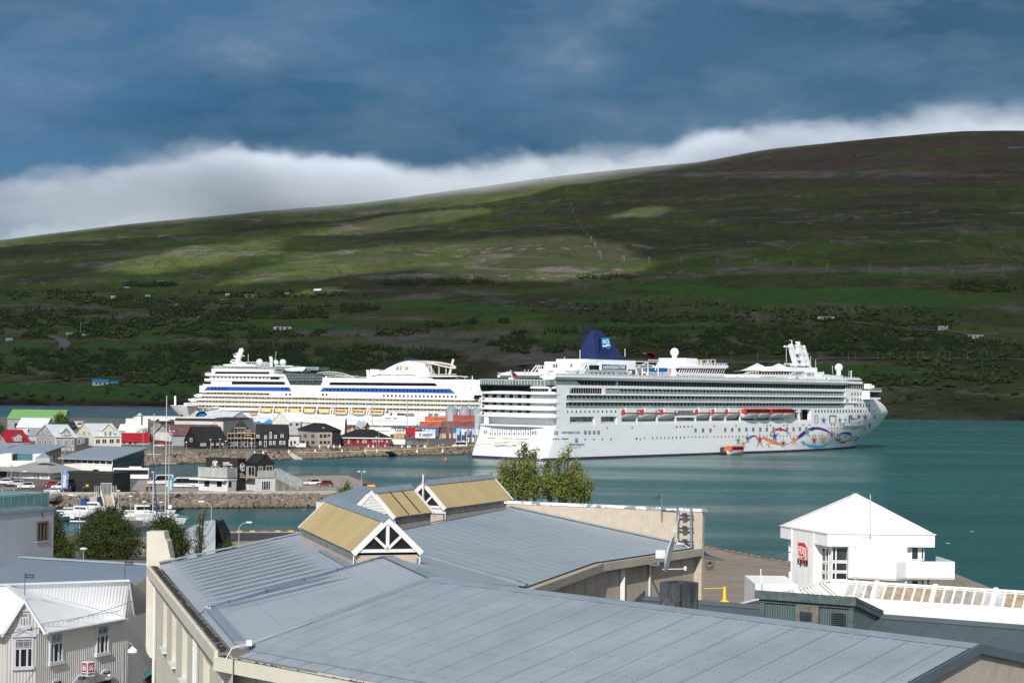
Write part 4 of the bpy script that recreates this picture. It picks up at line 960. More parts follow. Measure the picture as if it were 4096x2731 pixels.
m_.ext([FL.at(*R4(x,y),.03)for x,y in lg],FL.n*-.02);m_.mk('logo',RED,tw,0,1)
m_=MB()
def seg(pts,w_=9):
 for(x0,y0),(x1,y1)in zip(pts[:-1],pts[1:]):m_.beam(FL.at(*R4(x0,y0),.04),FL.at(*R4(x1,y1),.04),w_*.34*TY/F*1.15,.02,up=FL.n)
seg([(345,776),(345,692),(362,692)]);seg([(345,728),(358,729)]);seg([(365,692),(367,772),(378,776),(386,770),(386,700)]);seg([(402,704),(403,800),(392,815),(336,795)]);seg([(418,712),(420,838),(408,850),(345,820)]);seg([(372,692),(424,712)],7);seg([(428,715),(430,850)],4)
m_.mk('logo_lettering',TW_,tw,0,1)
m_=MB();p=FL.at(*R4(446,950),.03);q=FL.at(*R4(328,924),.03);Lw=(q-p).length
letters(m_,'FUJI FILM',FL.at(*R4(328,924),.03),FL.at(*R4(446,950),.03)-FL.at(*R4(328,924),.03),up,Lw,.38*1.6,0,.02,bold=.01)
m_.mk('name_lettering',mat('ink',(.015,.02,.03),.5,0),tw,0,1)
m_=MB();q=P(*R4(1182,548),TY-.3);q2=P(*R4(1180,78),TY-.3);m_.tube(q,q2,.035,n=6);m_.tube(P(*R4(1135,172),TY-.3),P(*R4(1188,174),TY-.3),.02);m_.tube(P(*R4(1085,525),TY-.3),P(*R4(1190,540),TY-.3),.02)
q=P(*R4(1168,320),TY-.3);m_.ball(q,.07,8);o=m_.mk('roof_mast',mat('mast_grey',(.55,.56,.57),.5),tw,0,1)
# long white building with a glazed ridge
K0=at_h(3318,2322,11.5);KR=at_h(4096,2369,11.5);KL=at_h(3131,2372,11.5)
e1=(KR-K0);e1 .z=0;e1 .normalize();e2=(KL-K0);e2 .z=0;e2 .normalize();n1=V((e1 .y,-e1 .x,0));n1=n1 if n1 .y<0 else-n1;n2=V((e2 .y,-e2 .x,0));n2=n2 if n2 .x>0 else-n2
wb_=thing('white_glazed_building','long white roof with slanting rows of weathered glass panes','building',(22,104,12))
dg=1.12;kk=(n1+n2)/(1+n1 .dot(n2));K1=K0+kk*dg-up*.86
pans=[mat('pane_dirty',(.33,.33,.31),.3,.35,3,col2=(.20,.18,.15)),mat('pane_tan',(.36,.29,.20),.3,.3,3,col2=(.22,.17,.12)),mat('pane_pale',(.50,.50,.48),.25,.3,3,col2=(.28,.28,.28))]
fr_=MB()
def arm(K,e,n,L_,w_=.585,seq=6,off=0):
 cnt=int(L_/w_);k1=K1
 for i in range(cnt):
  s0=.02+i*w_;big=(i%(seq+0))==seq-1
  a=K+e*s0;b=K+e*(s0+w_);lo=k1-K0-kk*dg
  lowa=K+n*dg-up*.86+e*s0;lowb=lowa+e*w_
  sh=e*0.0
  if s0<(K1-K0).dot(e):continue
  mt=1 if(off+i//seq)%2 else rr.choice((0,2))
  f=.06;P4=[a.lerp(lowa,.12)+e*f,b.lerp(lowb,.12)-e*f,b.lerp(lowb,.93)-e*f,a.lerp(lowa,.93)+e*f]
  m2=MB();m2 .ext([p+up*.015 for p in P4],V((0,0,-.02)));m2 .mk('glass_pane',pans[mt],wb_,0,1)
  fr_.beam(a+up*.05,lowa+up*.05,.1,.07)
  if big:fr_.beam(a+up*.12,lowa+up*.1,.26,.22)
 A_=K1;B_=K+n*dg-up*.86+e*L_
 fr_.beam(K0+up*.05,K0+e*L_+up*.05,.2,.12);fr_.beam(K1+up*.02,B_+up*.02,.16,.1);fr_.ext([K0-up*.04,K0+e*L_-up*.04,B_-up*.05,A_-up*.05],V((0,0,-.02)))
arm(K0,e1,n1,19.5);arm(K0,e2,n2,12,off=1);fr_.beam(K0+up*.06,K1+up*.06,.07,.08)
fr_.mk('glazing_frame',TW_,wb_,0,1)
WR=ribbed('white_roof_sheet',(.78,.78,.78),.25,.3,.5,.03)
for(K,e,n,L_)in((K0,e1,n1,19.5),(K0,e2,n2,12)):
 B_=K+n*dg-up*.86+e*L_;dn=(n-up*.26)
 far_=9;kk2=kk*far_-up*.26*far_
 o=MB().poly([K1,B_,B_+dn*far_,K1+kk2]).mk('roof',WR,wb_,0,1);uvplane(o,K1,e,dn)
 o=MB().poly([K0,K0+e*L_,K0+e*L_-n*6-up*1.8,K0-kk*6-up*1.8]).mk('roof',WR,wb_,0,1);uvplane(o,K0,e,n)
m_=MB();B_=K0-kk*6-up*1.85;m_.poly([B_,V((B_.x,B_.y,2)),V((*(B_+e1*22).xy,2)),B_+e1*22]);m_.poly([B_,V((B_.x,B_.y,2)),V((*(B_+e2*14).xy,2)),B_+e2*14]);m_.mk('wall',TW_,wb_,0,1)
m_=MB();q=P(3022,2335,128);q2=P(3150,2345,126);m_.box((q.x,q.y,3),(q2 .x+1,q.y+6,q.z));m_.mk('low_wing',TW_,wb_,0,1)
fp=thing('flagpole','bare white flagpole beside the white tower','flagpole',tuple(P(3045,2335,127)));m_=MB();m_.tube((0,0,0),(-.05,0,P(0,2278,127).z-P(0,2335,127).z),.045,.03,n=6);m_.ball((-.05,0,P(0,2278,127).z-P(0,2335,127).z),.06,8);m_.mk('pole',TW_,fp)
# things close by, left side
# corrugated house with the gabled bay
hh_=thing('corrugated_house','pale corrugated iron house with white roof and gabled bay at bottom left','house',(-22,96,11))
E1=at_h(187,2525,12.25);E2=at_h(500,2470,12.25);Rg1=at_h(517,2323,10.5);Rg0=at_h(25,2339,10.5);Ga=P(101,2396,91.9);Rv=P(539,2470,98.9);V2=P(500,2464,98.2);Bl=P(11,2537,91.4);Rx=Rg0+(Rg0-Rg1).normalized()*9
WRF=roofmat('white_house_roof',(.84,.86,.88),0,0,.02,dots=False,rough=.4)
WRR=ribbed('white_ribbed_roof',(.84,.86,.88),.17,.22,.4,.02)
o=MB().poly([Rg0,Rg1,Rv,V2]).mk('roof',WRR,hh_,0,1);uvplane(o,Rg0,Rg1-Rg0,Rv-Rg1)
o=MB().poly([Rg0,V2-up*.03,E2,E1,Ga]).mk('roof',WRF,hh_,0,1);uvplane(o,E1,E2-E1,Ga-E1)
o=MB().poly([Rg0,Ga,Bl,P(-260,2530,92)]).mk('roof',WRF,hh_,0,1);uvplane(o,Bl,Ga-Bl,Rg0-Bl)
o=MB().poly([Rg0,P(-260,2530,92),Rx+V((0,-2,-2)),Rx]).mk('roof',WRF,hh_,0,1);uvplane(o,Rg0,Rg1-Rg0,up)
o=MB().poly([Rx,Rg1,Rg1+V((1.5,5,-2.3)),Rx+V((1.5,5,-2.3))]).mk('roof',WRR,hh_,0,1);uvplane(o,Rg0,Rg1-Rg0,up)
m_=MB();m_.beam(Rx+up*.04,Rg1+up*.04,.28,.08);m_.beam(Rg0+up*.03,Ga+up*.03,.22,.06);m_.beam(Rg0+up*.01,V2+up*.01,.12,.03);m_.beam(Rg1,Rv,.07,.12);m_.mk('ridge_cap',mat('white_cap',(.72,.75,.79),.45,.04),hh_,0,1)
m_=MB();m_.beam(Ga+V((0,-.05,-.06)),E1+V((.02,-.1,-.15)),.12,.22,up=(0,-1,0));m_.beam(Ga+V((0,-.05,-.06)),Bl+V((-.02,-.1,-.1)),.12,.22,up=(0,-1,0));m_.mk('barge_board',mat('barge_white',(.66,.68,.72),.55,.04),hh_,0,1)
HWL=ribbed('corrugated_wall',(.70,.69,.67),.155,.45,.6,.03)
eD=(E2-E1);eD.z=0;eD.normalize();inn=V((-eD.y,eD.x,0));
FW=Face(E1+inn*.3,eD);zE_=E1 .z-.08
s0=FW.s_(150);s1=FW.s_(515)
wallobj('wall',[FW.pos(s0,8),FW.pos(s1,8),FW.pos(s1,zE_),FW.pos(s0,zE_)],HWL,hh_,eD,FW.pos(s0,8))
q1=FW.pos(s1,8);q0_=q1+V((1.2,5.5,0));wallobj('wall',[q1,q0_,V((q0_.x,q0_.y,zE_)),V((q1 .x,q1 .y,zE_))],HWL,hh_,(0,1,0),q1)
FG=Face(P(28,2600,91.7),(P(161,2600,92.3)-P(28,2600,91.7)))
g0=FG.s_(28);g1=FG.s_(161);za=Ga.z-.2;zm=E1 .z+.0
wallobj('bay_wall',[FG.pos(g0,8),FG.pos(g1,8),FG.pos(g1,zm),FG.pos(FG.s_(101),za),FG.pos(g0,zm)],HWL,hh_,FG.d,FG.pos(g0,8))
b1=FG.pos(g1,8);b2=b1+V((.9,3,0));
wallobj('bay_side',[b1,b1+inn*1.2,b1+inn*1.2+up*(zm-8),b1+up*(zm-8)],HWL,hh_,inn,b1)
FLW=Face(FG.pos(g0,0)+V((0,.6,0)),V((-1,-.12,0)));b1=FG.pos(g0,8)+V((0,.6,0));wallobj('left_wall',[b1,b1+V((-6,-.3,0)),b1+V((-6,-.3,zm-8.1)),b1+up*(zm-8.1)],HWL,hh_,(1,0,0),b1)
HTR=mat('house_trim',(.66,.68,.72),.55,.04,2);HGL=glass('house_glass',(.02,.025,.035),.08)
HPN=glass('upper_glass',(.22,.23,.24),.2)
def oldwin(fc,th_,x0,y0,x1,y1,pedi=True):
 """three-light sash with a glazed band on top, frame, sill and small pediment"""
 my=(y0+y1)/2;a=fc.s_(x0,my);b=fc.s_(x1,my);z0=fc.z_((x0+x1)/2,y1);z1=fc.z_((x0+x1)/2,y0)
 if a>b:a,b=b,a
 wd_=b-a;zb=z0+(z1-z0)*.66;m_=MB()
 for(p,q_,r,t_)in((a-.1,z0-.1,a,z1+.1),(b,z0-.1,b+.1,z1+.1),(a,z1,b,z1+.1)):fc.box(m_,p,q_,r,t_,.08,.08)
 fc.box(m_,a-.16,z0-.17,b+.16,z0,.14,.14);fc.box(m_,a,zb-.03,b,zb+.03,.06,.05)
 for f_ in(.27,.73):fc.box(m_,a+wd_*f_-.045,z0,a+wd_*f_+.045,zb-.03,.06,.05)
 for(f_)in(.2,.8):fc.box(m_,a,zb+(z1-zb)*f_-.012,b,zb+(z1-zb)*f_+.012,.05,.02)
 for f_ in(.12,.5,.88):fc.box(m_,a+wd_*f_-.012,zb+.03,a+wd_*f_+.012,z1,.05,.02)
 if pedi:
  zc=z1+.14;fc.box(m_,a-.2,zc,b+.2,zc+.06,.16,.16);m_.ext([fc.pos(a-.14,zc+.06,.06),fc.pos(b+.14,zc+.06,.06),fc.pos((a+b)/2,zc+.30,.06)],fc.n*-.06)
  m_.beam(fc.pos(a-.2,zc+.09,.1),fc.pos((a+b)/2,zc+.36,.1),.14,.04,up=fc.n);m_.beam(fc.pos(b+.2,zc+.09,.1),fc.pos((a+b)/2,zc+.36,.1),.14,.04,up=fc.n)
 else:fc.box(m_,a-.16,z1+.1,b+.16,z1+.17,.14,.14)
 wobj=m_.mk('window',HTR,th_,0,1)
 m_=MB();fc.box(m_,a,z0,b,zb,.02,.015);p_=m_.mk('pane',HGL,th_,0,1);m_=MB();fc.box(m_,a,zb,b,z1,.025,.015);p2=m_.mk('pane',HPN,th_,0,1)
 for p__ in(p_,p2):p__.parent=wobj;
 return wobj
x0,y0=R6(205,998);x1,y1=R6(408,1345);oldwin(FG,hh_,x0,y0,x1,y1)
x0,y0=R6(655,925);x1,y1=R6(795,1280);oldwin(FW,hh_,x0,y0,x1,y1,False)
x0,y0=R6(1262,830);x1,y1=R6(1395,1165);oldwin(FW,hh_,x0,y0,x1,y1,False)
x0,y0=R6(275,665);x1,y1=R6(355,812);oldwin(FG,hh_,x0,y0,x1,y1)
LAMPM=bpy.data.materials.new('lit_bulb');LAMPM.use_nodes=True;b=LAMPM.node_tree.nodes['Principled BSDF'];b.inputs['Emission Color'].default_value=(1,.55,.2,1);b.inputs['Emission Strength'].default_value=4
for(xa,xb,yt)in((1232,1465,1400),(910,1140,1462),(600,810,1525)):
 py_=R6(0,yt)[1];a=FW.s_(R6(xa,0)[0],py_);b=FW.s_(R6(xb,0)[0],py_);zt=FW.z_((R6(xa,0)[0]+R6(xb,0)[0])/2,py_);m_=MB()
 FW.box(m_,a,zt-.5,b,zt-.42,.18,.18);m_.ext([FW.pos(a+.1,zt-.42,.06),FW.pos(b-.1,zt-.42,.06),FW.pos((a+b)/2,zt-.05,.06)],FW.n*-.06);m_.beam(FW.pos(a,zt-.42,.1),FW.pos((a+b)/2,zt,.1),.16,.05,up=FW.n);m_.beam(FW.pos(b,zt-.42,.1),FW.pos((a+b)/2,zt,.1),.16,.05,up=FW.n)
 FW.box(m_,a+.12,zt-2.2,b-.12,zt-.5,.03,.03,1);m_.mk('window',[HTR,HGL],hh_,0,1)
 m_=MB();m_.beam(FW.pos((a+b)/2-.2,zt-.1,.15),FW.pos((a+b)/2+.05,zt-.12,.3),.06);q=FW.pos((a+b)/2+.08,zt-.12,.3);m_.box((q.x-.05,q.y-.05,q.z-.08),(q.x+.05,q.y+.05,q.z+.1));m_.mk('spotlight',mat('black_metal',(.015,.015,.017),.5),hh_,0,1)
 if yt!=1462:m_=MB();m_.ball(tuple(q+V((0,-.06,-.1))),.05,8);m_.mk('bulb',LAMPM,hh_,0,1)
m_=MB();fd=(Ga-E1).normalized()
n_g=16
for i in range(n_g):
 p=E1 .lerp(E2,(i+.3)/n_g)+inn*.35+up*.2;m_.beam(p,p+up*.17+inn*-.05,.025);m_.beam(p+up*.17,p+inn*.22+up*.1,.02)
m_.beam(E1+inn*.32+up*.36,E2+inn*.32+up*.36,.03);m_.mk('snow_guard',mat('galvanised',(.5,.54,.58),.4),hh_,0,1)
m_=MB();m_.tube(E1-up*.06-inn*.02,E2-up*.06-inn*.02,.06,n=8);q=FW.pos(FW.s_(495),0,.08);m_.tube(E2-up*.1,V((q.x-.5,q.y,zE_-.5)),.04);m_.tube(V((q.x-.5,q.y,zE_-.5)),V((q.x-.5,q.y,8)),.04);m_.mk('gutter',HTR,hh_,0,1)
VN=mat('vane_iron',(.02,.03,.035),.5)
for(x,y0,y1,Yv,lab,txt)in((R6(322,0)[0],R6(0,420)[1],R6(0,138)[1],91.9,'black iron pennant vane on the bay gable','HAMBORG'),(R6(1627,0)[0],R6(0,228)[1],2243,100,'second iron pennant vane at the right end of the white ridge','ANNO 05')):
 v_=thing('weather_vane',lab,'weather vane',tuple(P(x,y0,Yv)),0,'iron pennants on the white roof');hgt=(y0-y1)*Yv/F;m_=MB();m_.tube((0,0,0),(0,0,hgt),.02,.012,n=6);m_.ball((0,0,hgt),.03,8);m_.mk('pole',VN,v_)
 m_=MB();L_=.5;zc=hgt-.13;m_.ext([(0,0,zc-.09),(L_,0,zc-.09),(L_-.09,0,zc),(L_,0,zc+.09),(0,0,zc+.09)],(0,.012,0));m_.mk('flag',VN,v_)
 m_=MB();letters(m_,txt,(.04,-.003,zc-.04),(1,0,0),(0,0,1),.34,.08,0,.003,bold=.01);m_.mk('lettering',mat('pale_grey',(.35,.38,.4),.5,0),v_)
sq=FW.at(*R6(1075,1370),.35);sg=thing('cube_sign','white cube shop sign reading 66 NORTH in red squares','sign',tuple(sq),R(-38))
m_=MB();s_z=.36;h_=.36;m_.box((-s_z/1.55,-s_z/1.55,-h_),(s_z/1.55,s_z/1.55,h_));m_.mk('cube',mat('sign_white',(.72,.72,.74),.4,0),sg)
RDS=mat('sign_red',(.36,.02,.06),.4,0);WHS=mat('sign_letter',(.75,.75,.77),.4,0);NAV=mat('sign_navy',(.01,.03,.12),.4,0);e_=s_z/1.55
for k_,(o_,ux)in enumerate((((-e_,-e_-.005,0),(1,0,0)),((e_+.005,-e_,0),(0,1,0)))):
 o_=V(o_);ux=V(ux);nn_=ux.cross(up);m_=MB();m_.ext([o_+ux*.05+up*-.14,o_+ux*(2*e_-.05)+up*-.14,o_+ux*(2*e_-.05)+up*.31,o_+ux*.05+up*.31],nn_*.004);m_.mk('red_square',RDS,sg)
 m_=MB();letters(m_,'66',o_+ux*.10+up*-.08+nn_*.006,ux,up,2*e_-.2,.32,0,.003,bold=.02);m_.mk('number',WHS,sg)
 m_=MB();letters(m_,'NORTH',o_+ux*.04+up*-.29+nn_*.006,ux,up,2*e_-.08,.10,0,.003,bold=.03);m_.mk('word',NAV,sg)
 # street lamp with white globe cap
def lamp_base(nm,lab,loc,h_,kind,group=None,rz=0):
 t_=thing(nm,lab,'street lamp',loc,rz,group)
 return t_
LG=mat('lamp_blue_grey',(.22,.28,.32),.4);WSH=mat('lamp_white',(.78,.80,.82),.3,.02)
px,py=R6(1605,1568);sp_=P(492,2731,84);l1=thing('street_lamp','swan-neck street lamp with white globe beside the corrugated house','street lamp',tuple(sp_-up*2),0)
zt=P(0,2580,84).z-sp_.z+2;m_=MB();m_.tube((0,0,0),(0,0,zt),.05,.035,n=8);m_.path([(.21-.21*cos(a),0,zt+.2*sin(a)*1.1)for a in[pi*i/10 for i in range(11)]],.025,6);m_.mk('pole',LG,l1)
m_=MB();m_.lathe([(.06,.03),(.08,-.02),(.2,-.1),(.23,-.22),(.15,-.24),(.12,-.25)],16,c=(.42,0,zt));m_.mk('lamp_head',WSH,l1,smooth=True)
cb_=MB();p0=P(-60,2548,88);p1=P(530,2404,97);pts=[p0 .lerp(p1,i/12)-up*(.5*4*(i/12)*(1-i/12)*.4)for i in range(13)];cb_.path(pts,.014,5);setl(cb_.mk('overhead_cable',wire),'thin black cable sagging across the white roof','cable')
# blue roof behind
br_=thing('blue_roofed_building','low building with wide pale blue corrugated roof behind the white house','building',(-35,145,8))
BR=ribbed('blue_sheet',(.27,.33,.41),.30,.8,.45,.05)
r0=P(82,2231,150.9);r1=P(640,2264,144.0);q=[r0,r1,P(590,2298,139),P(527,2352,134),P(-200,2360,136),P(0,2298,148.5)]
for tri in((q[0],q[1],q[2],q[3]),(q[0],q[3],q[4],q[5])):
 o=MB().poly(list(tri)).mk('roof',BR,br_,0,1);uvplane(o,r0,r1-r0,q[3]-q[1])
m_=MB();m_.beam(r0+up*.1,r1+up*.1,.5,.12);m_.beam(r0,P(0,2298,148.5),.3,.1);m_.mk('ridge_cap',mat('pale_blue_cap',(.40,.47,.55),.4),br_,0,1)
o=MB().poly([q[3],q[2],q[2]+V((2,3,-1.5)),q[3]+V((1,0,-.3))]).mk('end_cladding',BR,br_,0,1);uvplane(o,q[3],(1,1,0),up)
m_=MB();m_.poly([P(520,2352,134.5),P(640,2290,134.5),P(640,2395,134.5),P(525,2395,134.5)]);m_.mk('end_wall',mat('weathered_concrete',(.16,.145,.12),.95,.3,1,grime=.5),br_,0,1)
bb=thing('peeling_building','low building with peeling grey paint between the white house and cream wall','building',(-25,122,8))
m_=MB();m_.ext([P(515,2386,126),P(640,2386,126),P(640,2425,126),P(515,2425,126)],(0,2,0));m_.mk('roof_void',mat('void_black',(.012,.012,.014),.7),bb,0,1)  # solid black box stands in for the shade inside the opening
m_=MB();m_.ext([P(512,2424,120),P(640,2424,120),P(640,2800,120),P(512,2800,120)],(0,2,0));pm_=bpy.data.materials.new('peeling_paint');pm_.use_nodes=True;t=NT(pm_.node_tree);b=t.n['Principled BSDF'];f=t.noise(t.new('ShaderNodeTexCoord').outputs['Object'],1.3,6,.7);t.put(b.inputs['Base Color'],t.mix(t.mapr(f,.54,.56),(.36,.34,.31),(.20,.19,.18)));m_.mk('wall',pm_,bb,0,1)
m_=MB();m_.ext([P(512,2420,119.9),P(640,2420,119.9),P(640,2430,119.9),P(512,2430,119.9)],(0,-.3,0));m_.ext([P(512,2508,119.9),P(640,2508,119.9),P(640,2512,119.9),P(512,2512,119.9)],(0,-.3,0));m_.mk('moulding',CREAM,bb,0,1)
gs=thing('green_shed','small shed with teal corrugated roof at the foot of the cream wall','shed',(-19,96,11));m_=MB();m_.ext([P(575,2690,96),P(640,2640,96),P(640,2664,93),P(575,2712,93)],(0,0,-.05));m_.mk('roof',mat('teal_roof',(.03,.16,.15),.6,.2,2),gs,0,1);m_=MB();m_.ext([P(572,2715,94),P(640,2690,94),P(640,2900,94),P(572,2900,94)],(0,2,0));m_.mk('wall',mat('shed_boards',(.07,.045,.035),.8,.3,3),gs,0,1)
# big pale rendered building with glass terrace, top left
bigb=thing('pale_rendered_building','tall pale rendered building with a glass-railed roof terrace at the left edge','building',(-40,152,8))
F0=P(0,2047,148.5);F1=P(212,2026,155.0);FB=Face(F0,F1-F0);PR_=mat('pale_render',(.44,.46,.49),.85,.03,1)
zt=F1 .z;bd=(F1-F0);bd.z=0;bd.normalize();pl=FB.s_(-420)
m_=MB();m_.ext([FB.pos(pl,8),FB.pos(FB.s_(212),8),FB.pos(FB.s_(212),zt-.25),FB.pos(pl,zt-.25)],FB.n*-14);m_.mk('wall',PR_,bigb,0,1)
m_=MB();m_.ext([FB.pos(pl,zt-.25,.12),FB.pos(FB.s_(213.5),zt-.25,.12),FB.pos(FB.s_(213.5),zt,.12),FB.pos(pl,zt,.12)],FB.n*-14.3);m_.mk('terrace_slab',mat('slab_blue_grey',(.26,.33,.38),.6,.05),bigb,0,1)
x0,y0=crop(0,1600,.3507)(415,1378);FB.window('window',bigb,146,2084,190,2163,.16,3,1,[mat('bronze_frame',(.17,.12,.08),.5),GLZ],.06)
m_=MB();FB.rect(m_,143,2163,192,2166,.12,.15);m_.mk('window_sill',WHT,bigb,0,1)
m_=MB();c_=FB.at(169,2057,.04);m_.ext([c_+up*.22,c_+FB.d*.13,c_-up*.22,c_-FB.d*.13],FB.n*-.03);m_.mk('wall_plaque',mat('bronze',(.22,.14,.07),.5),bigb,0,1)
TGL=mat('terrace_glass',(.16,.30,.30),.15,.12,.8,spec=.5);m_=MB();rl=MB()
sA=FB.s_(196);stp=1.1/1.0
for i in range(11):
 b_=sA-i*1.0;a_2=b_-.93
 m2=MB();FB.box(m2,a_2,zt+.22,b_,zt+1.12,-.12,.02);m2 .mk('glass_panel',TGL,bigb,0,1)
 rl.beam(FB.pos(b_+.04,zt,-.13),FB.pos(b_+.04,zt+1.3+(.35 if i%3==0 else 0),-.13),.06)
rl.beam(FB.pos(sA-11,zt+1.2,-.13),FB.pos(sA+.04,zt+1.2,-.13),.07);rl.beam(FB.pos(sA-11,zt+.15,-.13),FB.pos(sA+.04,zt+.15,-.13),.06)
for i in range(9):
 a0=FB.pos(sA,0,-.15)-FB.n*(i*1.0);m2=MB();m2 .ext([V((a0 .x,a0 .y,zt+.22)),V((a0 .x,a0 .y,zt+1.12)),V((a0 .x,a0 .y,zt+1.12))-FB.n*.93,V((a0 .x,a0 .y,zt+.22))-FB.n*.93],FB.d*-.02);m2 .mk('glass_panel',TGL,bigb,0,1);rl.beam(V((a0 .x,a0 .y,zt)),V((a0 .x,a0 .y,zt+1.25)),.06)
rl.beam(FB.pos(sA,zt+1.2,-.15),FB.pos(sA,zt+1.2,-.15)-FB.n*9,.07)
for i in range(11):
 p=FB.pos(sA-i*1.0,zt,-9.2);m2=MB();m2 .ext([p+up*.22-FB.d*.9,p+up*.22,p+up*1.12,p+up*1.12-FB.d*.9],FB.n*-.02);m2 .mk('glass_panel',TGL,bigb,0,1);rl.beam(p+FB.d*.04,p+FB.d*.04+up*1.25,.06)
rl.beam(FB.pos(sA-11,zt+1.2,-9.2),FB.pos(sA,zt+1.2,-9.2),.07)
rl.mk('railing',mat('rail_blue',(.20,.30,.34),.5),bigb,0,1)
# near ground, promontory, town land
ASPH=bpy.data.materials.new('asphalt');ASPH.use_nodes=True;t=NT(ASPH.node_tree);b=t.n['Principled BSDF'];pos=t.new('ShaderNodeNewGeometry').outputs['Position']
f=t.noise(t.map(pos,(.08,.08,1)),1,6,.65);t.put(b.inputs['Base Color'],t.mix(t.mapr(f,.35,.65),(.070,.066,.062),(.135,.125,.115)));b.inputs['Roughness'].default_value=.9
GRAV=mat('gravel',(.24,.205,.165),.95,.12,.25,.5,8,col2=(.175,.150,.122));GRASS=mat('lawn_grass',(.060,.090,.025),.9,.3,.4,.5,12,col2=(.085,.085,.035));CONC=mat('concrete',(.40,.385,.36),.9,.12,.8,grime=.3)
DARKASP=mat('dark_asphalt',(.040,.040,.042),.9,.15,.3)
def gz(y):return 2.6+min(5.4,max(0,300-y)*.085)
def patch(name,pts,z,m,kind='structure',skirt=0):
 mb_=MB();mb_.poly([V((p[0],p[1],z))for p in pts])
 if skirt:
  n=len(pts)
  for i in range(n):a=pts[i];c=pts[(i+1)%n];mb_.poly([V((a[0],a[1],z)),V((c[0],c[1],z)),V((c[0],c[1],z-skirt)),V((a[0],a[1],z-skirt))])
 return mb_.mk(name,m,kind=kind)
def g2(px,py,z=2.6):p=G(px,py,z);return(p.x,p.y)
shoreN=[(-160,352),g2(-200,2134),g2(256,2134),g2(480,2150),g2(730,2140),g2(900,2127),g2(1240,2126),g2(1700,2128),g2(2300,2150),g2(2793,2183),g2(3080,2236),g2(3150,2253),(57,258),(52,215),(56,150),(80,100),(120,60)]
mb_=MB();n=len(shoreN);
for r_ in range(12):
 k_=r_/11
 for(x,y)in shoreN:yy=y+(40-y)*k_;mb_.v.append((x,yy,gz(yy)))
for r_ in range(11):
 for i in range(n-1):mb_.f.append((r_*n+i,r_*n+i+1,(r_+1)*n+i+1,(r_+1)*n+i));mb_.m.append(0)
for i in range(n-1):a=shoreN[i];c=shoreN[i+1];mb_.poly([V((a[0],a[1],gz(a[1]))),V((c[0],c[1],gz(c[1]))),V((c[0],c[1],-3)),V((a[0],a[1],-3))])
mb_.mk('ground',GRAV,kind='structure')
def onground(pts,m,name,dz=.006,sub=1):
 mb_=MB();mb_.poly([V((x,y,gz(y)+dz))for x,y in pts]);return mb_.mk(name,m,kind='structure')
onground([g2(-300,2145),g2(256,2136),g2(480,2152),g2(560,2165),(-42,300),(-90,300)],GRASS,'lawn',.01)
mb_=MB();mb_.poly([V((-80,300.5,gz(300)+.02)),V((-30,300.5,gz(300)+.02)),V((-22,268,gz(268)+.03)),V((-60,250,gz(250)+.03))]);mb_.mk('footpath',ASPH,kind='structure')
onground([g2(730,2141),g2(900,2129),g2(1240,2128),g2(1700,2130),g2(1700,2160),g2(1240,2152),g2(860,2168)],DARKASP,'road',.008)
onground([g2(2793,2187),g2(3080,2240),g2(3160,2260),g2(3180,2300),g2(3060,2270),g2(2793,2215)],DARKASP,'road',.008)
onground([g2(2793,2216),g2(3060,2272),g2(3180,2302),g2(3200,2330),g2(3050,2310),g2(2793,2250)],ASPH,'pavement',.006)
YB=mat('kerb_yellow',(.62,.36,.03),.6,.1,3);KB=mat('kerb_timber',(.16,.12,.10),.85,.3,2);KR=mat('kerb_red',(.5,.09,.05),.7)
for(pts,lab)in(([g2(880,2128),g2(1240,2127)],'timber quay kerb with yellow blocks behind the curved shed'),([g2(2793,2184),g2(3160,2256)],'timber quay kerb with yellow blocks left of the white tower')):
 a=V((*pts[0],2.6));c=V((*pts[1],2.6));k_=thing('quay_kerb',lab,'kerb',tuple(a));m_=MB();m_.beam(a+up*.15,c+up*.15,.5,.3);m_.mk('beam',KB,k_,0,1);m_=MB();m_.beam(a+V((0,-1.0,.05)),c+V((0,-1.0,.05)),.4,.12);m_.mk('concrete_strip',CONC,k_,0,1)
 L_=(c-a).length;n=int(L_/2.3)
 for i in range(n):q=a.lerp(c,(i+.3)/n);q2=a.lerp(c,(i+.3)/n+1.0/L_);m_=MB();m_.beam(q+V((0,-.26,.2)),q2+V((0,-.26,.2)),.3,.34);m_.mk('yellow_block',YB if i%7!=3 else KR,k_,0,1)
RK=bpy.data.materials.new('boulder_rock');RK.use_nodes=True;t=NT(RK.node_tree);b=t.n['Principled BSDF'];g_=t.new('ShaderNodeNewGeometry');pos=g_.outputs['Position']
f=t.noise(pos,.35,3,.6);f2=t.noise(pos,2.5,4,.6);rp=g_.outputs['Random Per Island']
c=t.mix(rp,(.095,.078,.066),(.235,.190,.155));c=t.mix(t.mapr(f2,.4,.7),c,(.16,.13,.11));zz=t.xyz(pos)[2];c=t.mix(t.math('MULTIPLY',t.mapr(zz,.95,.35),.7),c,(.13,.085,.032));c=t.mix(t.mapr(zz,.32,.1),c,(.02,.018,.014))
t.put(b.inputs['Base Color'],c);b.inputs['Roughness'].default_value=.9
bn=t.new('ShaderNodeBump');bn.inputs['Strength'].default_value=.5;bn.inputs['Distance'].default_value=.1;t.put(bn.inputs['Height'],f2);t.l.new(bn.outputs[0],b.inputs['Normal'])
bm=bmesh.new();bmesh.ops.create_icosphere(bm,subdivisions=2,radius=1);ICO=([v.co.copy()for v in bm.verts],[[v.index for v in f.verts]for f in bm.faces]);bm.free()
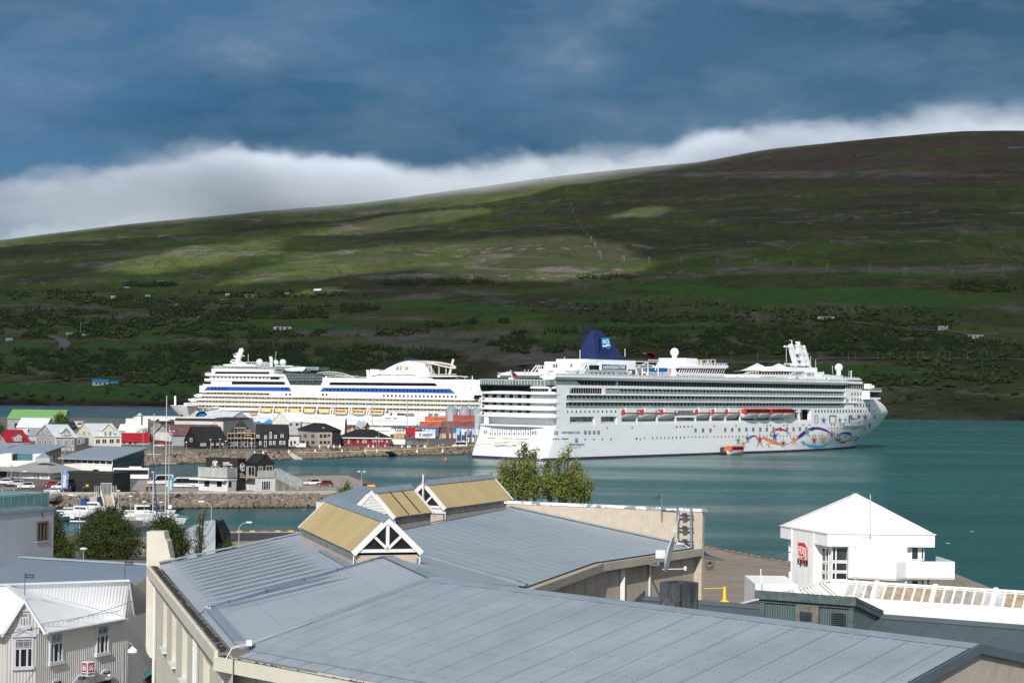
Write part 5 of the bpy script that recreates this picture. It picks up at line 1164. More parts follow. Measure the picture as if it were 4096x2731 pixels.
def rock(mb_,c,r,rn):
 e=Matrix.Rotation(rn.random()*6,3,'Z')@Matrix.Rotation(rn.random()*3,3,'X');sx,sy,sz=rn.uniform(.75,1.25),rn.uniform(.6,1.0),rn.uniform(.55,.85)
 pl=[V((rn.gauss(0,1),rn.gauss(0,1),rn.gauss(0,1))).normalized()for _ in range(4)];vs=[]
 for v in ICO[0]:
  q=v.copy()*rn.uniform(.85,1.1)
  for n_ in pl:
   d=q.dot(n_)
   if d>.62:q-=n_*(d-.62)
  q=e@V((q.x*sx,q.y*sy,q.z*sz));vs.append(c+q*r)
 mb_.add(vs,ICO[1])
def riprap(label,line,width,z0,z1,size,seed=1):
 """boulder slope: line = water-side polyline; slopes up away from the camera"""
 rn=random.Random(seed);mb_=MB();base=MB()
 for(a,c)in zip(line[:-1],line[1:]):
  a=V((a[0],a[1],0));c=V((c[0],c[1],0));L_=(c-a).length;d=(c-a).normalized();nn_=V((-d.y,d.x,0));nn_=nn_ if nn_.y>0 else-nn_
  base.poly([a-up*1-nn_*.5,c-up*1-nn_*.5,c+nn_*width+up*(z1-.35),a+nn_*width+up*(z1-.35)])
  nr=max(3,int(width*1.15/size));nc_=int(L_/(size*1.12))
  for j in range(nr):
   for i in range(nc_):
    t_=(j+rn.uniform(-.3,.3))/(nr-1);s_0=(i+rn.uniform(-.4,.4)+.5*(j%2))/nc_;z=z0+(z1-z0)*t_+rn.uniform(-.15,.2)
    rock(mb_,a+d*(s_0*L_)+nn_*(width*t_)+up*z,size*rn.uniform(.5,.95)*(1.25 if rn.random()<.12 else 1),rn)
 base.mk('ground',mat('wet_gravel',(.05,.042,.035),.9),kind='structure')
 return setl(mb_.mk('boulder_bank',RK,kind='stuff'),label,'rocks')
PW=[g2(-600,1981),g2(-200,1978),g2(360,1976),g2(470,1976),g2(800,1975),g2(1100,1972),g2(1400,1968),g2(1480,1975),g2(1490,1930),g2(1400,1895),g2(1270,1898),g2(1000,1903),g2(700,1905),g2(560,1905),g2(300,1890),(-420,640),(-520,640)]
patch('promontory',PW,2.6,ASPH,skirt=4)
PG=mat('promenade_gravel',(.30,.27,.235),.95,.12,.2,.3,8,col2=(.22,.20,.175))
patch('gravel_yard',[g2(520,1966),g2(1440,1958),g2(1450,1925),g2(1390,1900),g2(1000,1908),g2(560,1912)],2.606,PG)
riprap('brown boulder bank under the near promontory quay wall',[(-130,492),g2(0,2031,0),g2(392,2031,0)],13,.1,2.3,1.15,1)
riprap('brown boulder bank below the whale watching house',[g2(448,2031,0),g2(820,2032,0),g2(1120,2030,0),g2(1480,2028,0)],13,.1,2.3,1.15,4)
qw=thing('sea_wall','low pale concrete sea wall along the promontory edge','wall',(-100,498,2));m_=MB();ln=[V((*g2(x,y,2.6),0))for x,y in((-300,1979),(390,1976))]
m_.beam(ln[0]+up*2.6,ln[1]+up*2.6,.8,1.1);ln2=[V((*g2(x,y,2.6),0))for x,y in((448,1976),(1100,1972),(1400,1968))]
for a,c in zip(ln2[:-1],ln2[1:]):m_.beam(a+up*2.6,c+up*2.6,.8,1.1)
m_.mk('wall_body',CONC,qw,0,1)
TL_=[g2(-500,1838),g2(300,1842),g2(560,1822),g2(700,1816),g2(950,1812),g2(1100,1806),g2(1180,1806),g2(1300,1802),g2(1420,1799),g2(1600,1795),g2(1900,1789),(12,885),(12,1400),(-700,1400),(-900,1150)]
patch('town_ground',TL_,2.6,ASPH,skirt=4)
TG1=mat('town_verge',(.095,.105,.035),.95,.3,.06,col2=(.15,.125,.06))
patch('verge',[g2(560,1822),g2(700,1817),g2(900,1813),g2(1100,1808),g2(1180,1808),g2(1180,1793),g2(1080,1796),g2(920,1803),g2(780,1797),g2(400,1780),g2(400,1800)],2.606,TG1)
patch('street',[g2(380,1808),g2(700,1808),g2(1000,1800),g2(1000,1796),g2(750,1800),g2(380,1796)],2.61,mat('street_grey',(.16,.155,.15),.9))
patch('heath_verge',[g2(930,1812),g2(1180,1806),g2(1290,1802),g2(1420,1799),g2(1600,1795),g2(1880,1789),g2(1880,1785),g2(1400,1792),g2(1200,1790),g2(1100,1796)],2.614,mat('dark_heath',(.055,.048,.038),.95,.3,.1,col2=(.085,.075,.04)))
riprap('long boulder bank along the town shore left of the slipway',[g2(-100,1872,0),g2(520,1868,0),g2(700,1856,0),g2(820,1852,0),g2(950,1849,0)],30,.1,2.5,1.9,7)
riprap('boulder bank along the town shore by the red house',[g2(950,1849,0),g2(1130,1838,0),g2(1290,1834,0),g2(1420,1826,0)],13,.1,2.4,1.8,9)
riprap('boulder bank along the town shore up to the berth',[g2(1435,1826,0),g2(1600,1822,0),g2(1900,1815,0),g2(1990,1812,0)],11,.1,2.4,1.8,11)
m_=MB();a=V((*g2(1535,1803),2.75));m_.ext([V((*g2(1535,1802),2.8)),V((*g2(1565,1802),2.8)),V((*g2(1590,1819,.4),.5)),V((*g2(1560,1819,.4),.5))],(0,0,-.4));m_.mk('slipway',CONC,kind='structure')
m_=MB();m_.ext([V((*g2(1150,1811),2.8)),V((*g2(1168,1811),2.8)),V((*g2(1210,1834,.4),.5)),V((*g2(1175,1834,.4),.5))],(0,0,-.4));m_.mk('slipway',CONC,kind='structure')
# the white cruise ship moored at the right
SW=bpy.data.materials.new('ship_white');SW.use_nodes=True;t=NT(SW.node_tree);b=t.n['Principled BSDF'];pos=t.new('ShaderNodeNewGeometry').outputs['Position']
f=t.noise(t.map(pos,(.10,.10,.25)),1,5,.6);f2=t.noise(t.map(pos,(.9,.9,.05)),1,4,.7)
c=t.mix(t.mapr(f,.35,.7),(.80,.81,.82),(.74,.76,.78));c=t.mix(t.mapr(f2,.58,.8,0,.25),c,(.60,.58,.54));t.put(b.inputs['Base Color'],c);b.inputs['Roughness'].default_value=.4
SDK=glass('ship_glass',(.012,.015,.02),.15,.25,vs=.2);SGY=mat('ship_shadow_grey',(.50,.52,.52),.7,.05,.3);SBL=mat('boot_blue',(.012,.035,.12),.4,.05);SRD=mat('boot_red',(.10,.015,.02),.5,.05)
STK=mat('deck_teak',(.40,.30,.20),.8,.1,1);SPL=mat('rail_glass',(.24,.31,.31),.15,.15,.3,spec=.6);DKN=mat('dark_grey_metal',(.05,.055,.06),.6);PNK=mat('louvre_dark_grey',(.12,.11,.10),.7)
def textpx(mb_,s,fn,x0,y0,x1,y1,skew=0,mi=0,**kw):
 """lettering in the rectangle given by photo positions, laid on the surface fn(px, py)"""
 vs,fs=text_mesh(s,ext=0,**kw);mb_.add([fn(x0+(x1-x0)*v.x,y1+(y0-y1)*v.y+skew*v.x)for v in vs],fs,mi);return mb_
N0=G(2200,1842,0);nd=V((.632,.775,0)).normalized();ninw=V((-nd.y,nd.x,0));BH=20.5
NF=Face(N0,nd);NF.ref=1650;NC=Face(N0+ninw*BH,nd);NS=Face(N0,-ninw);NS.ref=1650
ncl=thing('cruise_ship','long white cruise ship with dark blue funnel and bright stars painted on its bow','cruise ship',tuple(N0))
nk=lambda b_,n_,m:b_.mk(n_,m,ncl,0,1)
def cs(px,py):q=NC.at(px,py);return(q.z,(q-N0).dot(nd))
SIL=sorted([cs(*p)for p in((3418,1786),(3430,1762),(3452,1744),(3475,1722),(3497,1700),(3513,1672),(3521,1650),(3517,1640),(3506,1625),(3484,1606),(3462,1594))])
def sb(z):return interp(SIL,z)
zlo,ztip=SIL[0][0],SIL[-1][0]
def hb(s,z):
 e=sb(z)-s;L_=interp([(0,118),(10,95),(18,78),(24,64),(28,50)],z);w_=interp([(0,.80),(14,.62),(20,.5)],z)
 if e<=0:return 0
 t_=min(1,e/L_);r=BH*(1-(1-t_)**2)**w_
 if s<4:st_=interp([(0,-5.5),(4,-4),(9,-1.2),(13,0)],z);e2=s-st_;rc=4.0;r=min(r,BH-rc+math.sqrt(max(0,rc*rc-(rc-min(rc,max(0,e2)))**2)))if e2>=0 else 0
 return r
def ring(z):
 st_=interp([(0,-5.5),(4,-4),(9,-1.2),(13,0)],z);s1=sb(z);pts=[]
 for y in(0,.4,.7):pts.append((st_,(BH-4)*y))
 for k_ in range(6):a=pi/2*k_/5;pts.append((st_+4-4*cos(a),BH-4+4*sin(a)))
 n=46
 for k_ in range(1,n+1):q=k_/n;s=(st_+4)+(s1-st_-4)*(1-(1-q)**1.7);pts.append((s,hb(s,z)if k_<n else 0))
 return pts
zP=NF.z_(2357,1703)
def hullmesh(zs,smin=None):
 mb_=MB();k_=None;rows_=[]
 for z in zs:
  rg=ring(z)if smin is None else[(smin+(sb(z)-smin)*(1-(1-q/30)**1.7),0)for q in range(31)]
  if smin is not None:rg=[(s,hb(s,z)if i<30 else 0)for i,(s,_)in enumerate(rg)]
  row=[N0+nd*s+ninw*(BH-y)+up*z for(s,y)in rg]+[N0+nd*s+ninw*(BH+y)+up*z for(s,y)in rg[::-1][1:]]
  rows_.append(row)
 n=len(rows_[0])
 for row in rows_:mb_.v+=[tuple(p)for p in row]
 for j in range(len(rows_)-1):
  for i in range(n-1):mb_.f.append((j*n+i,j*n+i+1,(j+1)*n+i+1,(j+1)*n+i));mb_.m.append(0)
 mb_.f.append([(len(rows_)-1)*n+i for i in range(n)]);mb_.m.append(0)
 return mb_
o=hullmesh([-2,.5]);o.mk('boot_stripe',SRD,ncl,world=True,smooth=True);o=hullmesh([.45,1.15]);o.mk('boot_stripe',SBL,ncl,world=True,smooth=True)
o=hullmesh([1.1,3,4.5,6,8,10,12,13,zP]);o.mk('hull',SW,ncl,world=True,smooth=True)
S1_=252
o=hullmesh([zP-.01,15,16,17,18,18.8,20,21.5,23,24.5,min(27,ztip)],S1_);o.mk('bow',SW,ncl,world=True,smooth=True)
def onhull(px,py,out=.06):
 a0,b0=ray(px,py);Y=760.0
 def ins_(Y):
  p=V((a0*Y,Y,H+b0*Y))-N0;s=p.dot(nd);y=abs(p.dot(ninw)-BH);z=p.z
  return y<hb(s,z)and s>-6
 while not ins_(Y)and Y<1200:Y+=1.5
 lo,hi_=Y-1.5,Y
 for _ in range(12):
  m__=(lo+hi_)/2
  if ins_(m__):hi_=m__
  else:lo=m__
 Y=lo-out*3;return V((a0*Y,Y,H+b0*Y))
def onside(px,py,out=.06):return NF.at(px,py,out)
zc=lambda py:NF.z_(2357,py)
zT1=zc(1541);pxs=lambda px,py=1650:NF.s_(px,py)
rA=(zc(1632),zc(1609));rB=(zc(1603.5),zc(1581));rC=(zc(1574),zc(1552));zL=(zP+.0,zc(1638.5))
holesN=[(pxs(2264),S1_-0,*rA),(pxs(2266),S1_-0,*rB),(pxs(2421),S1_-0,*rC),(pxs(2276),pxs(2408),*rC),(pxs(2280),pxs(2379),zP+.6,zc(1666)),(pxs(2404),pxs(2468),zP+.6,zc(1666)),(pxs(2487),pxs(3243),zP+.6,zL[1])]
m_=MB();SD_=5.5
wall_with_holes(m_,N0+nd*4,N0+nd*S1_,zP,zT1,[(a-4,b_-4,z0,z1)for a,b_,z0,z1 in holesN],1.9,ninw)
nk(m_,'side_wall',SW)
m_=MB()
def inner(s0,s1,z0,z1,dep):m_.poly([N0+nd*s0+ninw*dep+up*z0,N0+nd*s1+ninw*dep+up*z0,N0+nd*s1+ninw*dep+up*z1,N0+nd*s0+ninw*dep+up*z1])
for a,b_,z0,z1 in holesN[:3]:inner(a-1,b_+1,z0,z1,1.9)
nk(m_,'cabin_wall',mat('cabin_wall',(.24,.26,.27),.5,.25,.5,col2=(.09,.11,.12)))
m_=MB()
for a,b_,z0,z1 in holesN[4:]:inner(a-1,b_+1,z0-.6,z1+.5,SD_);m_.poly([N0+nd*(a-1)+ninw*.02+up*(z0-.3),N0+nd*(b_+1)+ninw*.02+up*(z0-.3),N0+nd*(b_+1)+ninw*SD_+up*(z0-.3),N0+nd*(a-1)+ninw*SD_+up*(z0-.3)]);m_.poly([N0+nd*(a-1)+ninw*1.8+up*(z1+.02),N0+nd*(b_+1)+ninw*1.8+up*(z1+.02),N0+nd*(b_+1)+ninw*SD_+up*(z1+.02),N0+nd*(a-1)+ninw*SD_+up*(z1+.02)])
nk(m_,'promenade_deck',mat('promenade_white',(.66,.66,.65),.6))
def sbox(mb_,s0,s1,z0,z1,y0,y1,mi=0):
 mb_.ext([N0+nd*s0+ninw*y0+up*z0,N0+nd*s1+ninw*y0+up*z0,N0+nd*s1+ninw*y0+up*z1,N0+nd*s0+ninw*y0+up*z1],ninw*(y1-y0),mi)
m_=MB();sbox(m_,pxs(2276),pxs(2408),*rC,.35,.5);
nk(m_,'lounge_window',SDK);m_=MB()
for i in range(14):s=pxs(2276)+(pxs(2408)-pxs(2276))*i/14;sbox(m_,s,s+.12,*rC,.25,.34)
m_.ext([N0+nd*pxs(2276)+up*rC[0]-ninw*.01,N0+nd*(pxs(2276)+2)+up*rC[1]-ninw*.01,N0+nd*(pxs(2276))+up*rC[1]-ninw*.01],ninw*.1);nk(m_,'window_post',SGY)
sp=3.02
for ri,(a,b_,z0,z1)in enumerate(holesN[:3]):
 m_=MB();n=int((b_-a)/sp);md=MB()
 for i in range(n+1):
  s=a+.4+i*sp
  for th in(0,.07):m_.poly([N0+nd*(s+th)+ninw*.12+up*z0,N0+nd*(s+th)+ninw*1.9+up*z0,N0+nd*(s+th)+ninw*1.9+up*z1,N0+nd*(s+th)+ninw*1.35+up*z1])
  if i<n:sbox(md,s+sp*.42,s+sp*.80,z0+.05,z1-.45,1.82,1.88)
 nk(m_,'balcony_row',SW);nk(md,'balcony_doors',SDK)
 m_=MB();
 for i in range(n*2):s=a+.2+i*sp/2;sbox(m_,s+.05,s+sp/2-.05,z0+.08,z0+1.0,.06,.08)
 nk(m_,'balcony_glass',SPL);m_=MB();sbox(m_,a,b_,z0+1.02,z0+1.08,.02,.1);nk(m_,'hand_rail',SW)
m_=MB();sbox(m_,pxs(2268),S1_+12,zc(1607.5),zc(1604.5),-.7,.1);sbox(m_,pxs(2268),S1_,zc(1579.5),zc(1576),-.35,.1);nk(m_,'deck_ledge',SW)
def marks(nm,L_,w_,h_,m,fn=None,fx=None):
 mb_=MB();fn=fn or onside
 for(x,y)in L_:mb_.poly([fn(x-w_,y+h_),fn(x+w_,y+h_),fn(x+w_,y-h_),fn(x-w_,y-h_)])
 return nk(mb_,nm,m)
marks('cabin_window',[N2(1350+60.2*i,367-.3*i)for i in range(12)],2.3,4.0,SDK)
marks('porthole',[N2(x,750-(x-1593)*.014)for x in(1593,1714,1834,1953,2303)],1.9,3.6,SDK,onhull)
marks('porthole',[(2700+.38265*x,1340+.38265*(1066-(x-15)*.012))for x in(15,56,97,138,178,217,256,293,331,410,449,487,525,563,600,638,674,711,748,784,820,856,890,928,963,998,1033,1068,1102,1137,1171,1205,1240,1273,1307,1341,1374,1407,1440,1472,1504,1536,1630,1664,1697)],1.5,3.0,SDK,onhull)
marks('porthole',[(1880+.28912*x,1540+.28912*745)for x in(2355,)]+[(1850+.38265*x,1280+.38265*(1233-(x-1820)*.012))for x in(1820,1904,1988,2033,2075,2115,2156,2197,2238,2278,2319)],1.7,3.2,SDK,onhull)
marks('oval_hatch',[N2(1902,592),N2(2247,587)]+[(2700+.38265*x,1340+.38265*y)for x,y in((18,957),(58,957),(98,956),(137,955),(178,954),(411,950),(639,947),(963,943),(998,942),(1138,940),(1173,940),(1340,938),(1407,937),(1635,935),(1665,935),(1728,935),(1760,934))]+[(1850+.38265*2320,1280+.38265*1112),(1850+.38265*2240,1280+.38265*1114)],3.0,2.8,mat('hatch_grey',(.20,.20,.19),.6),onhull)
gr=[]
for x in(1578,1638,1700,1762):gr+=[N2(x+5+13*k_,654)for k_ in range(3)]
for x in(5,104,205,305,404,504,598,693,792,886,978,1068,1160,1250):gr+=[N5(x-11+11*k_,422-x*.010)for k_ in range(3)]
for x in(215,293,371):gr+=[(2700+.38265*(x-8+8*k_),1340+.38265*994)for k_ in range(3)]
marks('vent_grille',gr,1.0,8.0,SDK,onhull)
marks('bow_window',[N5(x,y)for x in[1293,1337,1381,1425,1470,1514,1558,1602,1644,1687,1730,1772,1812,1853,1895,1935]for y in(157,)],2.6,6.2,PNK,onhull)
marks('bow_window',[N4(x,1272)for x in(1718,1770,1823,1875,1927,1978)],2.6,6.0,PNK,onhull)
marks('hull_window',[N5(x,155)for x in(1974,2016,2058,2098,2135)]+[N5(x,y)for x,y in((1472,397),(1515,397),(1558,396),(1600,396),(1643,395),(1470,484),(1514,484),(1558,483),(1602,482))],1.2,3.0,SDK,onhull)
def rrect(fn,x0,y0,x1,y1,r=5):
 pts=[]
 for cx,cy,a0 in((x1-r,y1-r,0),(x0+r,y1-r,90),(x0+r,y0+r,180),(x1-r,y0+r,270)):
  for k_ in range(4):a=R(a0+30*k_);pts.append(fn(cx+r*cos(a),cy+r*sin(a)))
 return pts
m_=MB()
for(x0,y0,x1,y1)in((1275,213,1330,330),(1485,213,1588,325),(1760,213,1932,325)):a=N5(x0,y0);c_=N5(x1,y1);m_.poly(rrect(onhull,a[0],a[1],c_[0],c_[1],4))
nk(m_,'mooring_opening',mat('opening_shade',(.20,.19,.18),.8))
m_=MB();oh2=lambda x,y:onhull(x,y,.14)
for(x,y,r,r2)in((1302,240,22,16),(1302,275,22,16),(1302,308,22,16)):p=N5(x,y);m_.poly([oh2(p[0]+r*.28*cos(a),p[1]+r2*.28*sin(a))for a in[2*pi*k_/10 for k_ in range(10)]])
a=N5(1502,238);c_=N5(1572,322);m_.poly([oh2(a[0],c_[1]),oh2(c_[0],c_[1]),oh2(c_[0],a[1]),oh2(a[0],a[1])])
for x in(1780,1805,1830,1855,1880,1905):a=N5(x,275);c_=N5(x+14,322);m_.poly([oh2(a[0],c_[1]),oh2(c_[0],c_[1]),oh2(c_[0],a[1]),oh2(a[0],a[1])])
a=N5(1835,225);c_=N5(1885,262);m_.poly([oh2(a[0],c_[1]),oh2(c_[0],c_[1]),oh2(c_[0],a[1]),oh2(a[0],a[1])])
nk(m_,'mooring_gear',SW)
INK=mat('ship_ink',(.02,.035,.09),.5,0);m_=MB();a=N5(1676,363);textpx(m_,'NORWEGIAN STAR',onhull,*N5(1676,363),*N5(2010,420),skew=-2,bold=.012,space=.95);nk(m_,'bow_lettering',INK)
m_=MB();textpx(m_,'NORWEGIAN STAR',onhull,*N2(1270,637),*N2(1520,672),bold=.01);textpx(m_,'NORWEGIAN',onhull,*N2(1370,806),*N2(1582,836),bold=.02,space=1.15);textpx(m_,'CRUISE LINE',onhull,*N2(1422,852),*N2(1535,867),space=1.1);nk(m_,'side_lettering',INK)
CYN=mat('logo_cyan',(.01,.30,.62),.4,0);m_=MB();
def flag(fn,x0,y0,x1,y1):
 pts=[fn(x0,y0),fn(x1,y0)]+[fn(x1+(x0-x1)*k_/8,y1+1.2*sin(k_/8*2*pi)*(y1-y0)*.06)for k_ in range(9)]
 return pts
a=N2(1452,730);c_=N2(1495,788);m_.poly(flag(onhull,*a,*c_));nk(m_,'side_logo',CYN);m_=MB();textpx(m_,'NCL',lambda x,y:onhull(x,y,.12),*N2(1456,740),*N2(1490,758),bold=.03);nk(m_,'logo_lettering',SW)
def onstern(px,py,out=.05):
 s_=interp([(0,-5.5),(4,-4),(9,-1.2),(13,0)],NS.z_(px,py));f_=Face(N0+nd*(s_-out),-ninw);return f_.at(px,py)
m_=MB();textpx(m_,'NORWEGIAN STAR',lambda x,y:onstern(x,y,.12),*N2(325,822),*N2(642,852),shear=.25,bold=.012);nk(m_,'stern_lettering',INK)
m_=MB()
for i in range(9):
 cx=283+65*i+(0 if i<5 else 1);
 for k_ in range(8):a=2*pi*k_/8;x,y=N2(cx+13*cos(a),624+17*sin(a));m_.poly([onstern(x-.8,y+.9,.1),onstern(x+.8,y+.9,.1),onstern(x+.8,y-.9,.1),onstern(x-.8,y-.9,.1)])
 x,y=N2(cx,624);m_.poly([onstern(x-1.1,y+1.4,.1),onstern(x+1.1,y+1.4,.1),onstern(x+1.1,y-1.4,.1),onstern(x-1.1,y-1.4,.1)])
 for dx in(-9,0,9):x,y=N2(cx+dx,672);m_.poly([onstern(x-.8,y+5,.1),onstern(x+.8,y+5,.1),onstern(x+.8,y-5,.1),onstern(x-.8,y-5,.1)])
 for yy in(604,622,640,658,676,692):x,y=N2(cx+31,yy);m_.poly([onstern(x-1.5,y+1.8,.1),onstern(x+1.5,y+1.8,.1),onstern(x+1.5,y-1.8,.1),onstern(x-1.5,y-1.8,.1)])
nk(m_,'stern_grille',SDK)
m_=MB()
for(x0,y0,x1,y1)in((187,620,207,672),(214,620,236,672),(852,632,882,684),(892,632,922,684),(243,726,350,740),(440,730,595,744),(632,734,815,748)):a=N2(x0,y0);c_=N2(x1,y1);m_.poly([onstern(a[0],c_[1],.1),onstern(c_[0],c_[1],.1),onstern(c_[0],a[1],.1),onstern(a[0],a[1],.1)])
a=N2(1165,632);
for(x0,y0,x1,y1)in((1167,632,1186,684),(1197,632,1218,684),(1142,736,1238,752),(1268,732,1362,748)):a=N2(x0,y0);c_=N2(x1,y1);m_.poly([onhull(a[0],c_[1]),onhull(c_[0],c_[1]),onhull(c_[0],a[1]),onhull(a[0],a[1])])
nk(m_,'shell_opening',mat('shell_grey',(.25,.23,.21),.7))
# stern decks
zS=[NS.z_(2050,y)for y in(1667,1659,1638,1630,1609,1601,1575,1566.5,1551.5,1544)]
def splate(mb_,z0,z1,out,mi=0,s1=6,yin=-.15):
 pts=[];B2=BH-yin
 for y,s in((-B2,s1),(-B2,4-out),(-B2+1.2,.8-out),(-B2+4.2,-.6-out),(-B2*.5,-1.6-out),(0,-2.0-out),(B2*.5,-1.6-out),(B2-4.2,-.6-out),(B2-1.2,.8-out),(B2,4-out),(B2,s1)):pts.append(N0+nd*s+ninw*(BH+y)+up*z0)
 mb_.ext(pts,(0,0,z1-z0),mi)
m_=MB()
for k_ in(0,2,4,6):splate(m_,zS[k_],zS[k_+1],.9 if k_ else.7)
splate(m_,zP-.4,zP+.3,0);nk(m_,'stern_deck',SW)
m_=MB();splate(m_,zP,zS[0],-4.5,s1=9,yin=1.4);splate(m_,zS[1],zS[6],-2.2,s1=9,yin=.6);nk(m_,'stern_wall',SW)
for k_ in(1,3,5):
 m_=MB();md=MB()
 for i in range(7):
  y=9.5+i*4.6;p=N0+ninw*y
  m_.poly([p+nd*-2.2+up*zS[k_],p+nd*1.2+up*zS[k_],p+nd*1.2+up*zS[k_+1],p+nd*-.5+up*zS[k_+1]]);m_.poly([p+ninw*.1+nd*-2.2+up*zS[k_],p+ninw*.1+nd*1.2+up*zS[k_],p+ninw*.1+nd*1.2+up*zS[k_+1],p+ninw*.1+nd*-.5+up*zS[k_+1]])
  if i<6:q=p+ninw*2.1;md.ext([q+nd*.1+up*zS[k_],q+ninw*1.8+nd*.1+up*zS[k_],q+ninw*1.8+nd*.1+up*(zS[k_+1]-.3),q+nd*.1+up*(zS[k_+1]-.3)],nd*.2)
  if i<6:q=p+ninw*3.4+nd*-1.5;md.box((q.x-.35,q.y-.4,zS[k_]),(q.x+.45,q.y+.3,zS[k_]+.75))
 nk(m_,'stern_balcony_row',SW);nk(md,'balcony_doors',SDK)
rs_=lambda y:interp([(0,-2.0),(BH*.5,-1.6),(BH-4.2,-.6),(BH-1.2,.8),(BH,3.2)],y)
def sring(mb_,z0,z1,out,th=.05,y0=0,y1=2*BH):
 """upright band that follows the rounded stern"""
 prev=None
 for k_ in range(25):
  y=-BH+2*BH*k_/24;yy=abs(y);s=rs_(yy)-out;p=N0+nd*s+ninw*(BH+y)
  if prev is not None:mb_.ext([V((prev.x,prev.y,z0)),V((p.x,p.y,z0)),V((p.x,p.y,z1)),V((prev.x,prev.y,z1))],nd*th)
  prev=p
m_=MB();
for k_ in(1,3,5):sring(m_,zS[k_],zS[k_]+1.0,.7)
nk(m_,'stern_rail_glass',mat('stern_glass',(.70,.72,.72),.15,.1,.5))
m_=MB();sring(m_,zS[7],zS[8],.1,.3);nk(m_,'stern_window_band',SDK)
m_=MB();sring(m_,zS[7],zS[7]+.25,.5,.5);sring(m_,zS[8],zS[9],.5,1.2);nk(m_,'stern_band',SW)
m_=MB()
for k_ in range(1,40):y=2*BH*k_/40;yy=abs(y-BH);s=rs_(yy)-.2;p=N0+nd*s+ninw*y;m_.beam(p+up*zS[7],p+nd*-.0+up*zS[8],.10)
nk(m_,'window_post',SGY)
m_=MB();s0_=4;m_.ext([N0+nd*.5+ninw*1+up*(zS[7]+.1),N0+nd*S1_*.2+ninw*1+up*(zS[7]+.1),N0+nd*S1_*.2+ninw*1+up*zS[8],N0+nd*.5+ninw*1+up*zS[8]],ninw*(2*BH-2));nk(m_,'aft_core',SW)
m_=MB();zz0,zz1=zS[7]+.2,zS[9]+.2;q0=N0+ninw*(BH+1);q1=N0+ninw*(2*BH-3);a=N0+ninw*9
m_.ext([a+nd*-2.2+up*zz0,N0+ninw*36+nd*-2.2+up*zz0,N0+ninw*36+nd*-4.0+up*zz1,a+nd*-4.0+up*zz1],nd*.3);nk(m_,'slanted_window',SDK)
m_=MB();m_.ext([a+nd*-4.3+up*zz1,N0+ninw*36+nd*-4.3+up*zz1,N0+ninw*36+nd*-1.5+up*(zz1+.5),a+nd*-1.5+up*(zz1+.5)],up*.1);nk(m_,'glazing_roof',DKN)
zD=zS[9];zG=NS.z_(2050,1518);m_=MB();sring(m_,zD,zG,.3,.05);nk(m_,'wind_screen',mat('wind_screen',(.16,.22,.22),.12,.3,.3))
m_=MB()
for k_ in range(0,27):y=2*BH*k_/26;yy=abs(y-BH);s=rs_(yy)-.4;p=N0+nd*s+ninw*y;m_.beam(p+up*zD,p+up*zG,.13)
sring(m_,zG-.1,zG+.1,.45,.15);nk(m_,'screen_post',SW)
# deck 12 windows, overhang, sports deck edge along the side
zo0=zc(1520);zo1=zc(1505);
m_=MB();sbox(m_,pxs(2298,1530),S1_+10,zT1-.05,zo0+.6,.9,1.2);nk(m_,'pool_deck_window',SDK)
m_=MB();sbox(m_,pxs(2200,1530),pxs(2305,1530),zT1-.1,zo0,.02,2);sbox(m_,pxs(2466,1530),pxs(2474,1530),zT1,zo0,.1,.5)
n=100
for i in range(n):s=pxs(2300,1530)+(S1_+8-pxs(2300,1530))*i/n;sbox(m_,s,s+(.12 if i%7 else.3),zT1,zo0+.5,.6,.88)
m_.ext([N0+nd*pxs(2296,1530)+up*zT1,N0+nd*(pxs(2296,1530)+5)+up*zT1,N0+nd*(pxs(2296,1530)+1)+up*zo0,N0+nd*pxs(2296,1530)+up*zo0],ninw*.9);nk(m_,'window_post',mat('pale_post',(.20,.22,.23),.6))
m_=MB();m_.ext([N0+nd*pxs(2215,1510)+ninw*.0+up*zo0,N0+nd*pxs(2215,1510)-ninw*1.2+up*(zo0+1.1),N0+nd*pxs(2215,1510)-ninw*1.2+up*zo1,N0+nd*pxs(2215,1510)+ninw*6+up*zo1,N0+nd*pxs(2215,1510)+ninw*6+up*zo0],nd*(S1_+2-pxs(2215,1510)));nk(m_,'overhang',SW)
m_=MB();sbox(m_,4,S1_+12,zT1-.8,zT1-.02,-.02,2*BH-.02);sbox(m_,20,S1_+6,zo0,zo1-.3,1.5,2*BH-1.5);nk(m_,'deck_plate',SW)
m_=MB();z1=zo1
for i in range(100):s=pxs(2215)+(S1_-pxs(2215))*i/100;sbox(m_,s,s+.1,z1,z1+1.15,-.9,-.8)
sbox(m_,pxs(2215),S1_,z1+1.1,z1+1.22,-.92,-.78);sbox(m_,pxs(2215),S1_,z1+.55,z1+.62,-.9,-.8);nk(m_,'deck_railing',SW)
m_=MB();sbox(m_,pxs(2215),S1_,z1+.1,z1+1.0,-.78,-.76);nk(m_,'railing_glass',mat('pale_glass',(.60,.62,.62),.2))
sFr=275
m_=MB();z0=zc(1603);pts=[(S1_-.5,0),(sFr-6,0),(sFr,3),(sFr+5,9),(sFr+7,BH),(sFr+5,2*BH-9),(sFr,2*BH-3),(sFr-6,2*BH),(S1_-.5,2*BH)]
m_.ext([N0+nd*s+ninw*y+up*(rB[0]-.5)for s,y in pts],(0,0,zT1-rB[0]+.5));nk(m_,'front_body',SW)
m_=MB();m_.ext([N0+nd*(s-(.5 if s>S1_ else 0))+ninw*(y*.985+.3)+up*(zT1+.2)for s,y in pts],(0,0,zo0-zT1+.6));nk(m_,'observation_window',SDK)
